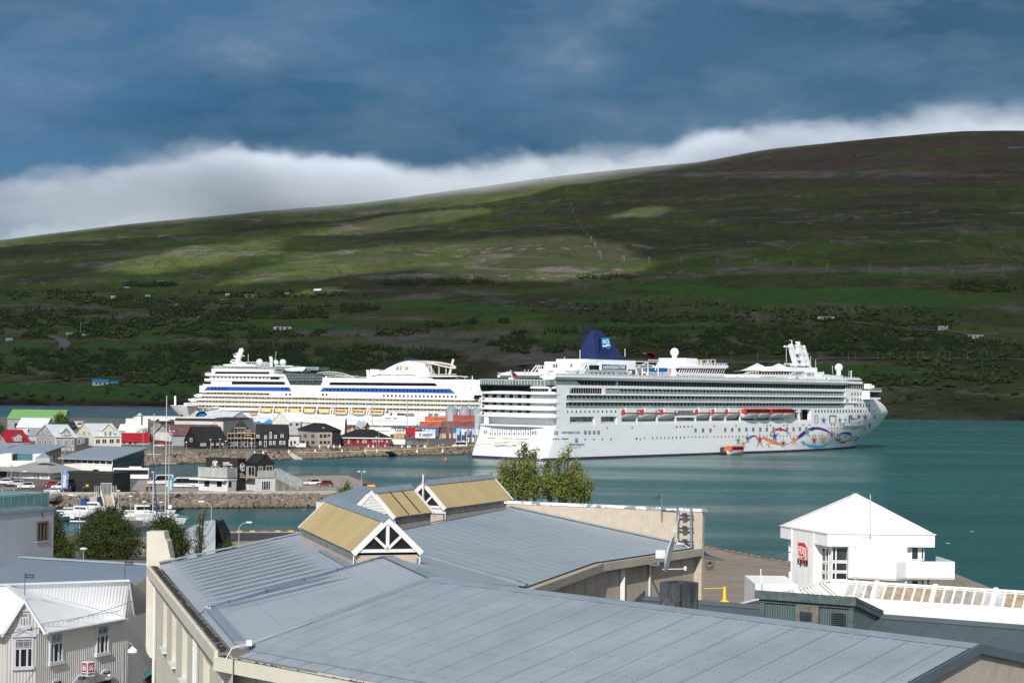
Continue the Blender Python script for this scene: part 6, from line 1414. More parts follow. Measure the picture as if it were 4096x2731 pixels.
m_=MB();m_.ext([N0+nd*(s+.3)+ninw*(y*1.02-.4)+up*(zo0+.7)for s,y in pts],(0,0,1.4));m_.ext([N0+nd*(s+.1)+ninw*y+up*(zT1-.4)for s,y in pts],(0,0,.7));nk(m_,'front_roof',SW)
m_=MB()
for i in range(12):s=S1_+i*2;sbox(m_,s,s+.12,zT1+.3,zo0+.7,.1,.3)
nk(m_,'window_post',SGY)
fm=lambda x,y:NF.at(x,y,.05)
marks('front_window',[N4(x,y)for x in(1664,1718,1770,1823)for y in(1062,1168)],2.4,6.0,PNK,fm)
m_=MB();s=sFr+0;zb0,zb1=NF.z_(3470,1594),NF.z_(3470,1566);sbox(m_,s-3,s+8,zb0+.6,zb1,-3.0,12);nk(m_,'bridge_window',SDK)
m_=MB();sbox(m_,s-3.5,s+9,zb0-.3,zb0+.7,-3.3,14);sbox(m_,s-3.5,s+9.5,zb1,zb1+.6,-3.6,14);sbox(m_,s-3.2,s-2.4,zb0,zb1,-3.1,12)
for k_ in range(6):sbox(m_,s-3.5+k_*2.5,s-3.4+k_*2.5,zb1+.6,zb1+1.8,-3.5,-3.4)
sbox(m_,s-3.5,s+9.5,zb1+1.7,zb1+1.85,-3.5,-3.4);sbox(m_,s+2,s+4.5,zb1+1.5,zb1+4.2,-.5,3);m_.ball(tuple(N0+nd*(s+3)-ninw*2+up*(zb1+2.6)),.8,10);nk(m_,'bridge_wing',SW)
# superstructure on top
def top(nm,x0,y0,x1,y1,yin,dep,m=None):
 f_=Face(N0+ninw*yin,nd);f_.ref=1500;mb_=MB();f_.rect(mb_,x0,y0,x1,y1,0,dep);return nk(mb_,nm,m or SW)
def topm(nm,L_,m,yin,dep=.2):
 f_=Face(N0+ninw*yin,nd);f_.ref=1500;mb_=MB()
 for(x0,y0,x1,y1)in L_:f_.rect(mb_,x0,y0,x1,y1,.1,dep)
 return nk(mb_,nm,m)
top('aft_house',*N1(1490,655),*N1(2240,765),8,22)
top('aft_house',*N1(1530,545),*N1(1760,660),7,20);top('aft_house',*N1(1640,516),*N1(2290,640),8,18)
sH_=Face(N0+ninw*7,nd).s_(N1(1530,0)[0],1470);NH=Face(N0+nd*sH_,-ninw);NH.ref=1470
m_=MB();zq=NS.z_(2050,1509);sbox(m_,8,40,zq,zq+.8,1.5,2*BH-5);nk(m_,'sun_deck',SW)
m_=MB();zq+=.9;m_.ext([N0+nd*5+ninw*12+up*zq,N0+nd*12+ninw*12+up*(zq+1.6),N0+nd*19+ninw*12+up*zq],ninw*22);nk(m_,'awning',mat('canvas_white',(.72,.72,.71),.8))
m_=MB();zq2=NS.z_(2050,1518)-3
for i in range(9):y=6+i*3.6;sbox(m_,7,7.2,zq2,zq2+3,y,y+2.6)
nk(m_,'lounge_door',SDK)
m_=MB()
for x0,y0,x1,y1 in((1150,572,1178,620),(1186,572,1212,620),(1390,570,1418,616)):NH.rect(m_,*N1(x0,y0),*N1(x1,y1),.1,.1)
nk(m_,'house_window',PNK)
m_=MB()
NH.rect(m_,*N1(1088,664),*N1(1422,716),.05,.1);nk(m_,'balcony_shade',SGY)
m_=MB();NH.rect(m_,*N1(1110,640),*N1(1530,660),2.2,2.2);c_=NH.at(*N1(1270,700),.3);m_.tube(V((c_.x,c_.y,c_.z-1.6)),V((c_.x,c_.y,c_.z+1.6)),4.2,3.2,n=16);NH.rect(m_,*N1(930,592),*N1(1070,598),.1,.2)
for x in(930,960,985,1020,1060):m_.beam(NH.at(*N1(x,592)),NH.at(*N1(x,655)),.2)
for(p,q)in(((920,590),(820,715)),((960,590),(870,715))):m_.beam(NH.at(*N1(*p)),NH.at(*N1(*q)),.35)
nk(m_,'aft_balcony',SW)
m_=MB()
for i in range(30):y=3+i*1.1;sbox(m_,7.8,7.9,zq,zq+1.1,y,y+.1)
sbox(m_,7.8,7.9,zq+1.0,zq+1.15,3,36);nk(m_,'deck_railing',SW)
top('sun_deck',*N1(1440,738),*N1(2330,762),1.5,3)
topm('house_window',[(*N1(1590,590),*N1(1625,650)),(*N1(1650,590),*N1(1705,650)),(*N1(1712,590),*N1(1790,650))],SDK,6.9)
topm('round_door',[(*N1(x,692),*N1(x+24,732))for x in(1472,1672,1732,1790,1848,1908)],SDK,6.8);topm('house_window',[(*N1(1970,688),*N1(1998,720)),(*N1(2048,690),*N1(2062,720)),(*N1(2080,690),*N1(2096,720)),(*N1(2134,690),*N1(2164,724))],PNK,6.8)
top('name_board',*N1(1800,575),*N1(2190,660),6.4,1.4);top('name_board_edge',*N1(1827,582),*N1(2165,650),6.25,.2,CYN);top('name_board_face',*N1(1835,589),*N1(2158,644),6.1,.2,mat('navy',(.008,.02,.09),.3))
f6=Face(N0+ninw*5.98,nd);m_=MB();textpx(m_,'NORWEGIAN STAR',lambda x,y:f6 .at(x,y),*N1(1845,594),*N1(2150,640),bold=.03,space=.95);nk(m_,'name_lettering',SW)
m_=MB()
f4=Face(N0+ninw*4,nd)
for(p,q)in(((1640,590),(1530,735)),((1600,590),(1490,735)),((1230,790),(1310,700)),((1180,850),(1230,790))):m_.beam(f4 .at(*N1(*p)),f4 .at(*N1(*q)),.35)
for(p,q)in(((370,310),(530,315)),((160,335),(680,345)),((360,330),(360,590)),((520,340),(520,560)),((370,335),(180,430)),((60,380),(310,400)),((175,430),(175,590)),((270,430),(270,590)),((180,470),(225,600)),((370,480),(315,600)),((520,340),(475,470)),((60,430),(430,430)),((310,395),(450,395))):m_.beam(f4 .at(*N3(*p)),f4 .at(*N3(*q)),.35)
nk(m_,'steel_frame',SW)
topm('pool_awning',[(*N3(330,432),*N3(425,498)),(*N3(437,432),*N3(545,498)),(*N3(560,434),*N3(608,500)),(*N3(622,436),*N3(668,500))],mat('awning_blue',(.02,.10,.34),.6),7.5);topm('pool_awning',[(*N3(680,438),*N3(728,503))],mat('awning_tan',(.50,.38,.26),.7),7.5)
top('bar_house',*N3(310,500),*N3(740,575),9,8);top('bar_house',*N3(90,440),*N3(330,520),10,6,mat('dim_glazing',(.30,.33,.32),.3));top('bar_shade',*N3(75,520),*N3(330,575),8,6,mat('bar_dark',(.10,.09,.08),.8))
top('mid_block',*N3(965,285),*N3(1130,545),9,16);top('mid_block',*N3(760,380),*N3(835,580),6.5,4)
f8=Face(N0+ninw*5,nd);f8 .ref=1490;m_=MB()
pod=[N3(835,430),N3(1590,450),N3(1545,530),N3(860,505)];m_.ext([f8 .at(*q)for q in pod],ninw*14);nk(m_,'pod_window',SDK)
m_=MB();
for i in range(20):x=850+37*i;m_.beam(f8 .at(*N3(x+20,440),.1),f8 .at(*N3(x-15,515),.1),.35 if i<9 else.15,.2)
nk(m_,'window_post',SW)
m_=MB();m_.ext([f8 .at(*N3(*q),.6)for q in((820,405),(1590,390),(1607,408),(1600,432),(1560,445),(830,440))],ninw*15);m_.ext([f8 .at(*N3(*q),.4)for q in((830,508),(1560,525),(1550,545),(1480,548),(840,530))],ninw*15);nk(m_,'pod_lounge',SW)
m_=MB()
for(p,q)in[((965+40*i,360),(965+40*i,400))for i in range(16)]+[((960,360),(1605,368)),((1140,310),(1415,306)),((1140,310),(1140,400)),((1190,312),(1190,395)),((1300,308),(1300,380)),((1350,308),(1350,385)),((1413,306),(1413,380))]:m_.beam(f8 .at(*N3(*p)),f8 .at(*N3(*q)),.25)
nk(m_,'steel_frame',SW);top('cabana',*N3(970,330),*N3(1135,400),10,10,SGY);topm('cabana_wood',[(*N3(1150,320),*N3(1225,395)),(*N3(1255,325),*N3(1330,385))],mat('cabana_wood',(.42,.28,.18),.7),9)
def radome(px,py,r,foot,yin=BH-3):
 f_=Face(N0+ninw*yin,nd);c_=f_.at(px,py);rr_=r/F*c_.y;m_=MB();m_.ball(tuple(c_),rr_,20);z2=f_.z_(px,foot);m_.tube(c_-up*rr_*.8,V((c_.x,c_.y,z2)),rr_*.55,rr_*.6,n=10);return m_.mk('radome',SW,ncl,world=True,smooth=True)
radome(*N3(776,192),17.8,N3(0,290)[1]);radome(*N4(1425,588),16.2,N4(0,770)[1]);radome(*N4(1650,657),3.2,N4(0,770)[1])
topm('clerestory',[(*N3(885,560),*N3(1500,590))],SDK,5);m_=MB()
for i in range(22):m_.beam(f4 .at(*N3(890+i*58,548)),f4 .at(*N3(890+i*58,600)),.25)
m_.beam(f4 .at(*N3(850,545)),f4 .at(*N3(2340,580)),.5);m_.beam(f4 .at(*N3(1715,600)),f4 .at(*N3(1930,500)),.3);m_.beam(f4 .at(*N3(1750,600)),f4 .at(*N3(1960,500)),.3);m_.beam(f4 .at(*N3(1930,500)),f4 .at(*N3(2090,495)),.3)
for x in(1935,1970,2005,2050,2090):m_.beam(f4 .at(*N3(x,498)),f4 .at(*N3(x,545)),.25)
nk(m_,'steel_frame',SW);top('forward_house',*N3(1880,545),*N3(2352,600),6,12)
m_=MB();f_=Face(N0+ninw*9,nd);L_=34;
prof_=[(-15,655),(60,620),(110,580),(170,520),(240,575),(320,605),(400,608),(470,590),(555,520),(620,570),(700,620),(780,652)]
xs=prof_;vs=[];
for j,(k_,lift__)in enumerate(((0,.0),(.25,.55),(.5,1.0),(.75,.55),(1,0.0))):
 for(x,y)in xs:px,py=N4(x,655+(y-655)*lift__-(12 if 0<j<4 else 0));ff=Face(N0+ninw*(7+18*k_),nd);ff0=f_.at(px,py);vs.append(N0+nd*((ff0-N0).dot(nd))+ninw*(7+18*k_)+up*ff0 .z)
nx_=len(xs);m_.add(vs,[(j*nx_+i,j*nx_+i+1,(j+1)*nx_+i+1,(j+1)*nx_+i)for j in range(4)for i in range(nx_-1)]);m_.mk('tent_roof',mat('canvas_white',(.72,.72,.71),.8),ncl,world=True,smooth='all')
topm('bar_shade',[(*N4(40,655),*N4(640,715))],mat('bar_dark',(.10,.09,.08),.8),12);top('forward_house',*N4(-20,720),*N4(640,800),4,12);top('forward_house',*N4(420,580),*N4(1035,665),12,10);top('forward_house',*N4(640,660),*N4(1160,760),8,14);top('forward_house',*N4(520,745),*N4(1190,850),3,14)
topm('house_window',[(*N4(x,680),*N4(x+34,735))for x in(650,700,750,850,890,940)],mat('dim_glazing',(.30,.33,.32),.3),7.8);topm('house_window',[(*N4(x,795),*N4(x+42,838))for x in(745,850,905,965)],PNK,2.8);topm('house_window',[(*N4(x,760),*N4(x+60,795))for x in(640,)],mat('cabana_wood',(.42,.28,.18),.7),2.8)
top('front_house',*N4(1130,720),*N4(1500,775),5,10,SGY)
m_=MB();f3=Face(N0+ninw*3,nd)
for i in range(24):m_.beam(f3 .at(*N4(1170+27*i,720+i*2)),f3 .at(*N4(1170+27*i,775+i*1.2)),.22)
m_.beam(f3 .at(*N4(1000,715)),f3 .at(*N4(1240,716)),.3);m_.beam(f3 .at(*N4(850,672)),f3 .at(*N4(1140,680)),.3);m_.beam(f3 .at(*N4(740,735)),f3 .at(*N4(835,655)),.3);m_.beam(f3 .at(*N4(440,770)),f3 .at(*N4(640,665)),.3)
for i in range(12):m_.beam(f3 .at(*N4(30+50*i,680)),f3 .at(*N4(30+50*i,725)),.2)
m_.beam(f3 .at(*N4(0,722)),f3 .at(*N4(640,722)),.35);m_.beam(f3 .at(*N4(1230,790)),f3 .at(*N4(1830,800)),.6);m_.beam(f3 .at(*N4(1160,900)),f3 .at(*N4(1250,800)),1.2,1.6)
nk(m_,'steel_frame',SW)
m_=MB();fc_=Face(N0+ninw*(BH-2),nd)
for(p,q,w_)in(((545,180),(650,548),2.4),((590,185),(640,330),.8),((675,165),(795,545),2.4),((780,200),(905,620),1.8),((575,90),(575,185),.4),((540,95),(575,95),.3),((440,203),(520,203),.9),((715,195),(790,195),.5),((655,130),(715,130),.9),((685,130),(685,165),1.6),((600,330),(820,330),1.0),((640,440),(830,440),1.0),((560,540),(860,540),1.0),((820,338),(880,338),.4),((830,415),(880,415),.4),((820,255),(820,300),.3),((690,260),(690,330),3)):m_.beam(fc_.at(*N4(*p)),fc_.at(*N4(*q)),w_*.9)
for y in(290,405,510):
 for x in range(600 if y<500 else 440,830,24):m_.beam(fc_.at(*N4(x,y)),fc_.at(*N4(x,y+34)),.22)
 m_.beam(fc_.at(*N4(600 if y<500 else 440,y)),fc_.at(*N4(830,y)),.25)
nk(m_,'radar_mast',SW)
m_=MB()
for(p,q)in(((477,210),(477,500)),((915,375),(915,600)),((1007,445),(1007,590)),((1308,550),(1315,700)),((1610,645),(1610,740)),((1145,650),(1145,700))):m_.beam(fc_.at(*N4(*p)),fc_.at(*N4(*q)),.22)
f_=Face(N0+ninw*14,nd)
for(p,q)in(((758,648),(758,722)),((808,648),(808,722)),((1307,475),(1307,520)),((1522,380),(1522,520)),((2145,360),(2145,470))):m_.beam(f_.at(*N1(*p)),f_.at(*N1(*q)),.3)
nk(m_,'aerial',SGY)
m_=MB();px,py=N4(775,205);m_.ext([fc_.at(px,py),fc_.at(px+12,py+1),fc_.at(px+12,py+8),fc_.at(px,py+9)],ninw*.1);nk(m_,'courtesy_flag',mat('flag_blue',(.02,.05,.35),.7))
m_=MB();f_=Face(N0+ninw*20,nd);m_.ext([f_.at(*N1(*q))for q in((575,690),(620,695),(662,735),(655,748),(630,755),(580,755))],nd*-.1);nk(m_,'ensign',mat('flag_red',(.45,.02,.04),.7));m_=MB();m_.ext([f_.at(*N1(*q),.12)for q in((560,668),(600,680),(620,705),(580,715))],nd*-.1);nk(m_,'ensign_canton',CYN);m_=MB();m_.beam(f_.at(*N1(590,790),.1),f_.at(*N1(555,660),.1),.4);nk(m_,'ensign_staff',SW)
fun=[(525,1545,2180),(470,1552,2140),(420,1566,2098),(370,1583,2060),(320,1585,2025),(270,1583,1985),(220,1580,1940),(170,1577,1880),(128,1575,1842)]
fF=Face(N0+ninw*12.5,nd);fF.ref=1370
FBL=mat('funnel_blue',(.006,.018,.11),.25,.1,.5,coat=.5);FDK=mat('funnel_core',(.006,.010,.04),.5)
m_=MB();n=22
def fx(y,k_):return interp(sorted([(f_[0],f_[k_])for f_ in fun]),y)
fF=Face(N0+ninw*(BH-4.5),nd);fF.ref=1370
fcn=[(525,1735),(320,1702),(128,1688)];fbm=lambda y:interp([(128,6.2),(525,9.0)],y)
def fring(y,g=0):
 x0=interp(sorted(fcn),y);a=fF.at(*N1(x0,y));c_=fF.at(*N1(fx(y,2),y));sa=(a-N0).dot(nd)+g;sc_=(c_-N0).dot(nd)-g;y0=BH-4.5+g;bm_=fbm(y)-2*g
 return[(sa,y0+1),(sa,y0+bm_-1),(sa+1,y0+bm_),(sc_-1.5,y0+bm_),(sc_,y0+bm_-1.5),(sc_,y0+1.5),(sc_-1.5,y0),(sa+1,y0)],a.z
rr2=[fring(y,.7)for y in(525,420,320,220,128)]
for rg,z in rr2:m_.v+=[tuple(N0+nd*s+ninw*y_+up*z)for s,y_ in rg]
for j in range(4):
 for i in range(8):m_.f.append((j*8+i,j*8+(i+1)%8,(j+1)*8+(i+1)%8,(j+1)*8+i));m_.m.append(0)
m_.f.append([32+i for i in range(8)]);m_.m.append(0);nk(m_,'funnel_core',FDK)
m_=MB();n=19
for i in range(n):
 y=522-(522-132)*i/(n-1);rg,z=fring(y);m_.ext([N0+nd*s+ninw*y_+up*z for s,y_ in rg],(0,0,.85))
nk(m_,'funnel_louvre',FBL)
m_=MB()
for x in(1612,1650,1690,1735,1770,1803):
 a=fF.at(*N1(x,132));z1=fF.z_(*N1(x,66));
 q=a+ninw*3;m_.tube(q,V((q.x,q.y,z1))+nd*-.6,1.5,n=10)
nk(m_,'exhaust_pipe',mat('exhaust_black',(.015,.015,.017),.6))
fG_=Face(N0+ninw*(BH-5.2),nd);m_=MB();m_.ext([fG_.at(*N1(*q))for q in((1815,208),(1928,212),(1938,400),(1885,412),(1850,425),(1815,415))],ninw*.8);nk(m_,'logo_board',mat('navy',(.008,.02,.09),.3))
m_=MB();m_.ext([fG_.at(*N1(*q),.15)for q in((1820,212),(1926,214),(1936,350),(1915,365),(1890,355),(1860,340),(1835,348),(1828,345))],ninw*.1);nk(m_,'logo_panel',CYN)
m_=MB();textpx(m_,'NCL',lambda x,y:fG_.at(x,y,.25),*N1(1832,235),*N1(1925,290),bold=.04);m_.path([fG_.at(*N1(1838+11.5*k_,320+9*sin(k_/8*2*pi)),.3)for k_ in range(9)],.35,5);nk(m_,'logo_lettering',SW)
cols=dict(g=(.02,.32,.09),o=(.80,.22,.03),p=(.07,.02,.22),r=(.55,.02,.07),b=(.01,.06,.30),y=(.85,.50,.05),c=(.05,.45,.70))
CM={k_:mat('star_'+n_,cols[k_],.4,0)for k_,n_ in(('g','green'),('o','orange'),('p','purple'),('r','red'),('b','blue'),('y','yellow'),('c','cyan'))}
def star_pts(cx,cy,w_,h_,ang=0):
 out=[]
 for k_ in range(10):
  a=pi/2+2*pi*k_/10+ang;r=1 if k_%2==0 else.36;out.append((cx+w_*r*cos(a),cy-h_*r*sin(a)))
 return out
stars=[(190,575,40,75,'g',0),(262,622,42,80,'o',.1),(325,545,42,80,'p',.05),(495,562,68,125,'r',0),(622,628,38,72,'y',.2),(708,515,66,125,'b',.05),(830,612,40,78,'p',0),(985,560,60,105,'o',0),(897,465,22,40,'c',.2),(1178,455,44,85,'g',0),(1118,603,26,50,'g',0),(1272,568,48,92,'r',0),(1398,550,55,95,'y',.1),(1522,480,40,80,'r',.1),(1630,570,34,70,'g',-.1),(1408,285,42,72,'b',0),(1638,285,30,55,'p',0),(1712,280,26,50,'c',0),(1998,240,40,75,'r',0),(1725,512,18,34,'b',0),(1805,545,34,55,'y',.3),(2062,132,16,32,'b',0),(2138,240,18,42,'r',.3),(2062,360,32,55,'b',.4)]
for(cx,cy,w_,h_,k_,an)in stars:
 for(nm,sc_,m__,o_)in(('star_outline',1.0,CM[k_],.10),('star_border',.86,SW,.13),('star',.62,CM[k_],.16)):
  c_=N5(cx,cy);P_=star_pts(c_[0],c_[1],w_*.28*sc_*1.12,h_*.28*sc_*1.1,an);mb_=MB();vs=[onhull(c_[0],c_[1],o_)]+[onhull(x,y,o_)for x,y in P_]
  mb_.add(vs,[(0,i+1,(i+1)%10+1)for i in range(10)]);nk(mb_,nm,m__)
def ribbon(ctrl,k_):
 """ctrl: (x, y, half width) in N5"""
 mb_=MB();L_=[]
 for i in range(len(ctrl)-1):
  for j in range(5):q=j/5;L_.append([ctrl[i][m__]*(1-q)+ctrl[i+1][m__]*q for m__ in range(3)])
 L_.append(list(ctrl[-1]));vs=[]
 for i,(x,y,w_)in enumerate(L_):
  a=L_[max(0,i-1)];c_=L_[min(len(L_)-1,i+1)];dx,dy=c_[0]-a[0],c_[1]-a[1];l__=hypot(dx,dy)or 1
  for sg in(-1,1):p=N5(x-dy/l__*w_*sg,y+dx/l__*w_*sg);vs.append(onhull(*p,.08))
 mb_.add(vs,[(2*i,2*i+1,2*i+3,2*i+2)for i in range(len(L_)-1)]);nk(mb_,'ribbon',CM[k_])
ribbon([(350,555,3),(375,520,12),(415,503,9),(450,515,1)],'b');ribbon([(640,475,2),(700,430,14),(770,407,16),(850,425,12),(900,455,4),(955,488,1)],'r');ribbon([(545,530,12),(640,575,26),(730,610,18),(820,632,14),(925,615,2)],'o')
ribbon([(925,612,1),(1000,570,10),(1080,505,26),(1160,440,24),(1250,402,20),(1340,398,17),(1430,425,14),(1500,462,5)],'p');ribbon([(1070,585,2),(1140,620,8),(1200,648,16),(1300,665,18),(1400,655,14),(1480,620,6),(1555,560,1)],'c')
ribbon([(1600,520,2),(1650,480,10),(1710,465,14),(1770,475,18),(1800,505,10),(1805,535,2)],'b');ribbon([(1560,530,3),(1600,570,12),(1640,600,16),(1700,600,14),(1760,580,7),(1840,530,5),(1910,468,2)],'r');ribbon([(1840,575,6),(1875,555,14),(1900,520,4)],'g');ribbon([(1915,455,3),(1960,432,10),(2010,425,12),(2020,445,3)],'y');ribbon([(1860,580,2),(1920,520,5),(1970,470,3)],'c')
LBW=mat('boat_white',(.76,.76,.75),.4,.03);LBR=mat('boat_red',(.42,.03,.022),.45,.05);LBO=mat('boat_orange',(.52,.085,.03),.45);LBY=mat('boat_yellow',(.78,.42,.04),.45,.06)
def boat(name,label,cat,loc,rz,L_,m_top,group=None,cabin=.5,win=False,topw=None):
 th=thing(name,label,cat,loc,rz,group);mb_=MB();n=12;W2=L_*.19;rows_=[]
 for(z,w_,e)in((0,.15,.80),(L_*.05,.62,.90),(L_*.11,.92,.97),(L_*.17,1,1)):
  rows_.append([(x*L_/2*e,-W2*w_*math.sqrt(max(0,1-abs(x)**2.6)),z)for x in[-1+2*i/n for i in range(n+1)]]+[(x*L_/2*e,W2*w_*math.sqrt(max(0,1-abs(x)**2.6)),z)for x in[1-2*i/n for i in range(1,n)]])
 k_=len(rows_[0])
 for r_ in rows_:mb_.v+=r_
 for j in range(3):
  for i in range(k_):mb_.f.append((j*k_+i,j*k_+(i+1)%k_,(j+1)*k_+(i+1)%k_,(j+1)*k_+i));mb_.m.append(0)
 mb_.f.append(list(range(k_))[::-1]);mb_.m.append(0);mb_.f.append([3*k_+i for i in range(k_)]);mb_.m.append(0);mb_.mk('hull',LBW,th,smooth=True)
 mb_=MB();z0=L_*.17;h_=L_*.16
 pr_=[(-.47,0,.7),(-.42,.75,.78),(-.3,1.0 if cabin<.6 else.8,.8),(.3,1.0,.8),(.42,.8,.75),(.47,0,.6)]
 for(a,c_)in zip(pr_[:-1],pr_[1:]):
  for sg in(-1,1):mb_.poly([(a[0]*L_,sg*W2*a[2]*1.1,z0),(c_[0]*L_,sg*W2*c_[2]*1.1,z0),(c_[0]*L_,sg*W2*c_[2]*.75,z0+h_*c_[1]),(a[0]*L_,sg*W2*a[2]*.75,z0+h_*a[1])])
  mb_.poly([(a[0]*L_,-W2*a[2]*.75,z0+h_*a[1]),(c_[0]*L_,-W2*c_[2]*.75,z0+h_*c_[1]),(c_[0]*L_,W2*c_[2]*.75,z0+h_*c_[1]),(a[0]*L_,W2*a[2]*.75,z0+h_*a[1])])
 mb_.mk('canopy',m_top,th)
 if topw:mb_=MB();mb_.box((-.28*L_,-W2*.95,z0+h_*.25),(.28*L_,W2*.95,z0+h_*1.12));mb_.mk('cover',topw,th)
 if win:
  mb_=MB()
  for x in((-.34,-.12),(-.08,.1),(.14,.34))if win==1 else[(-.4+.1*i,-.34+.1*i)for i in range(8)]:
   for sg in(-1,1):mb_.box((x[0]*L_,min(sg*W2*.84,sg*W2*.93),z0+h_*.35),(x[1]*L_,max(sg*W2*.84,sg*W2*.93),z0+h_*.8))
  mb_.mk('window',SDK,th)
 return th
rzN=math.atan2(nd.y,nd.x);boats=[(2519,0),(2594,1),(2671,2),(2809,3),(2874,4),(2928,5),(2994,6),(3040,7),(3097,8),(3136,9)]
ordi=['first','second','third','fourth','fifth','sixth','seventh','eighth','ninth','tenth']
zl_=NF.z_(2519,1677)
for(px,i)in boats:
 s=NF.s_(px,1665);tender=i in(6,7,8,9);L_=14.5
 boat('lifeboat',f'{ordi[i]} lifeboat from the stern in the open deck of the ship with blue funnel','lifeboat',tuple(N0+nd*s+ninw*(1.6 if not tender else-.2)+up*zl_),rzN,L_,LBR,'lifeboats on the ship with the blue funnel',win=2 if tender else False,topw=None if tender else LBW)
m_=MB()
for px in(2551,2632,2706,2785,2846,2904,2964,3024,3082,3138,3200):s=NF.s_(px,1690);m_.beam(N0+nd*s+ninw*.4+up*(zP+.3),N0+nd*(s-1.2)+ninw*.4+up*(zL[1]),.9,.8);m_.beam(N0+nd*(s-3)+ninw*.3+up*(zL[1]-.9),N0+nd*(s+1)+ninw*.3+up*(zL[1]-.9),.8,.8)
sbox(m_,pxs(2487),pxs(3243),zP+.6,zP+1.7,.12,.2);nk(m_,'davit',SW)
m_=MB()
for i in range(90):s=pxs(2490)+(pxs(3240)-pxs(2490))*i/90;sbox(m_,s,s+.9,zP+1.7+1.2,zP+5.0,SD_-.2,SD_-.05)if i%3==0 else None
nk(m_,'promenade_window',SDK)
m_=MB();sbox(m_,pxs(2684),pxs(2783),zc(1672),zL[1]+.2,.05,SD_-1);nk(m_,'dining_room_bay',SW);m_=MB();sbox(m_,pxs(2690),pxs(2781),zc(1662),zc(1642),-.02,.1);nk(m_,'dining_room_window',SDK);m_=MB()
for i in range(18):s=pxs(2690)+(pxs(2781)-pxs(2690))*i/18;sbox(m_,s,s+.2,zc(1662),zc(1642),-.08,0)
nk(m_,'window_post',SGY)
m_=MB()
for x in(1457,1519,1580):p=N2(x,501);m_.poly([NF.at(p[0]+4*cos(a),p[1]+6.5*sin(a),-SD_+.1)for a in[2*pi*j/12 for j in range(12)]])
for k_ in range(5):a=N2(1440+62*k_,440);m_.poly([NF.at(a[0],a[1]+4,-SD_+.1),NF.at(a[0]+8,a[1]+4,-SD_+.1),NF.at(a[0]+8,a[1],-SD_+.1),NF.at(a[0],a[1],-SD_+.1)])
nk(m_,'promenade_window',SDK)
m_=MB();sbox(m_,pxs(2280),pxs(2379),zP+.6,zP+1.8,.5,.55);sbox(m_,pxs(2404),pxs(2468),zP+.6,zP+1.8,.5,.55);nk(m_,'promenade_rail',mat('pale_glass',(.60,.62,.62),.2))
q=N5(130,765);w0=G(q[0],q[1]+3,.0);boat('tender_boat','orange-topped tender boat lying alongside the ship at the waterline','boat',(w0 .x,w0 .y,-.3),rzN,13.5,LBO,None,win=1)
m_=MB();m_.poly([onhull(*p_)for p_ in((2880,1811),(2914,1810),(2914,1790),(2910,1787),(2884,1787),(2880,1790))]);nk(m_,'shell_door',mat('door_shade',(.10,.13,.18),.7))
for(a,c_,lab)in((T2(0,555),N2(700,775),'lower yellow mooring rope running from the shore to the ship stern'),(T2(800,528),N2(550,775),'upper yellow mooring rope running to the ship stern')):
 p0=G(a[0],a[1],3.0);p1=onstern(*c_,.1);m_=MB();m_.path([p0 .lerp(p1,i/14)-up*(2.0*4*(i/14)*(1-i/14)*.5)for i in range(15)],.16,5);setl(m_.mk('mooring_rope',mat('rope_yellow',(.58,.42,.14),.7)),lab,'rope','mooring ropes of the right ship')
 # the second ship, bow to the left, with blue stripe
ad=V((-.984,.177,0)).normalized();ain=V((.177,.984,0)).normalized()
a0_,b0_=ray(993,1650);AM=V((a0_*1310,1310,0));AFc=Face(AM,-ad);AFc.ref=1600
BA=17.0;A0=AM-ad*((AM.x-P(2130,1650,1290).x)/ad.x*-1)
A0=AFc.pos(AFc.s_(2150),0);ACn=Face(A0+ain*BA,-ad)
aid=thing('cruise_ship','long white cruise ship with a blue stripe and yellow lifeboats behind the town','cruise ship',tuple(A0))
ak=lambda b_,n_,m:b_.mk(n_,m,aid,0,1)
sa_=lambda px,py=1620:(AFc.pos(AFc.s_(px,py),0)-A0).dot(ad)
def csa(px,py):q=ACn.at(px,py);return(q.z,(q-A0).dot(ad))
SILA=sorted([csa(*p)for p in((680,1622),(697,1642),(716,1662),(735,1680),(748,1697),(752,1712))])
def hba(s,z):
 e=interp(SILA,z)-s;L_=interp([(0,80),(10,66),(17,52)],z);w_=interp([(0,.8),(15,.6)],z)
 return 0 if e<=0 else BA*(1-(1-min(1,e/L_))**2)**w_
zdk=AFc.z_(900,1622);n=40;zPr=AFc.z_(1100,1653)
def ringA(z,smin=0):
 s1=interp(SILA,z);rg=[(smin+(s1-smin)*(1-(1-q/n)**1.6),0)for q in range(n+1)];rg=[(s,hba(s,z)if i<n else 0)for i,(s,_)in enumerate(rg)]
 return[A0+ad*s+ain*(BA-y)+up*z for s,y in rg]+[A0+ad*s+ain*(BA+y)+up*z for s,y in rg[::-1][1:]]
def loftA(nm,zs,smin=0):
 m_=MB();R_=[ringA(z,smin)for z in zs];k_=len(R_[0])
 for r_ in R_:m_.v+=[tuple(p)for p in r_]
 for j in range(len(R_)-1):
  for i in range(k_-1):m_.f.append((j*k_+i,j*k_+i+1,(j+1)*k_+i+1,(j+1)*k_+i));m_.m.append(0)
 m_.f.append([(len(R_)-1)*k_+i for i in range(k_)]);m_.m.append(0);return m_.mk(nm,SW,aid,world=True,smooth=True)
loftA('hull',[-1,3,6,9,zPr]);loftA('bow',[zPr-.02,12,14,zdk-.5,csa(680,1622)[0]],sa_(875))
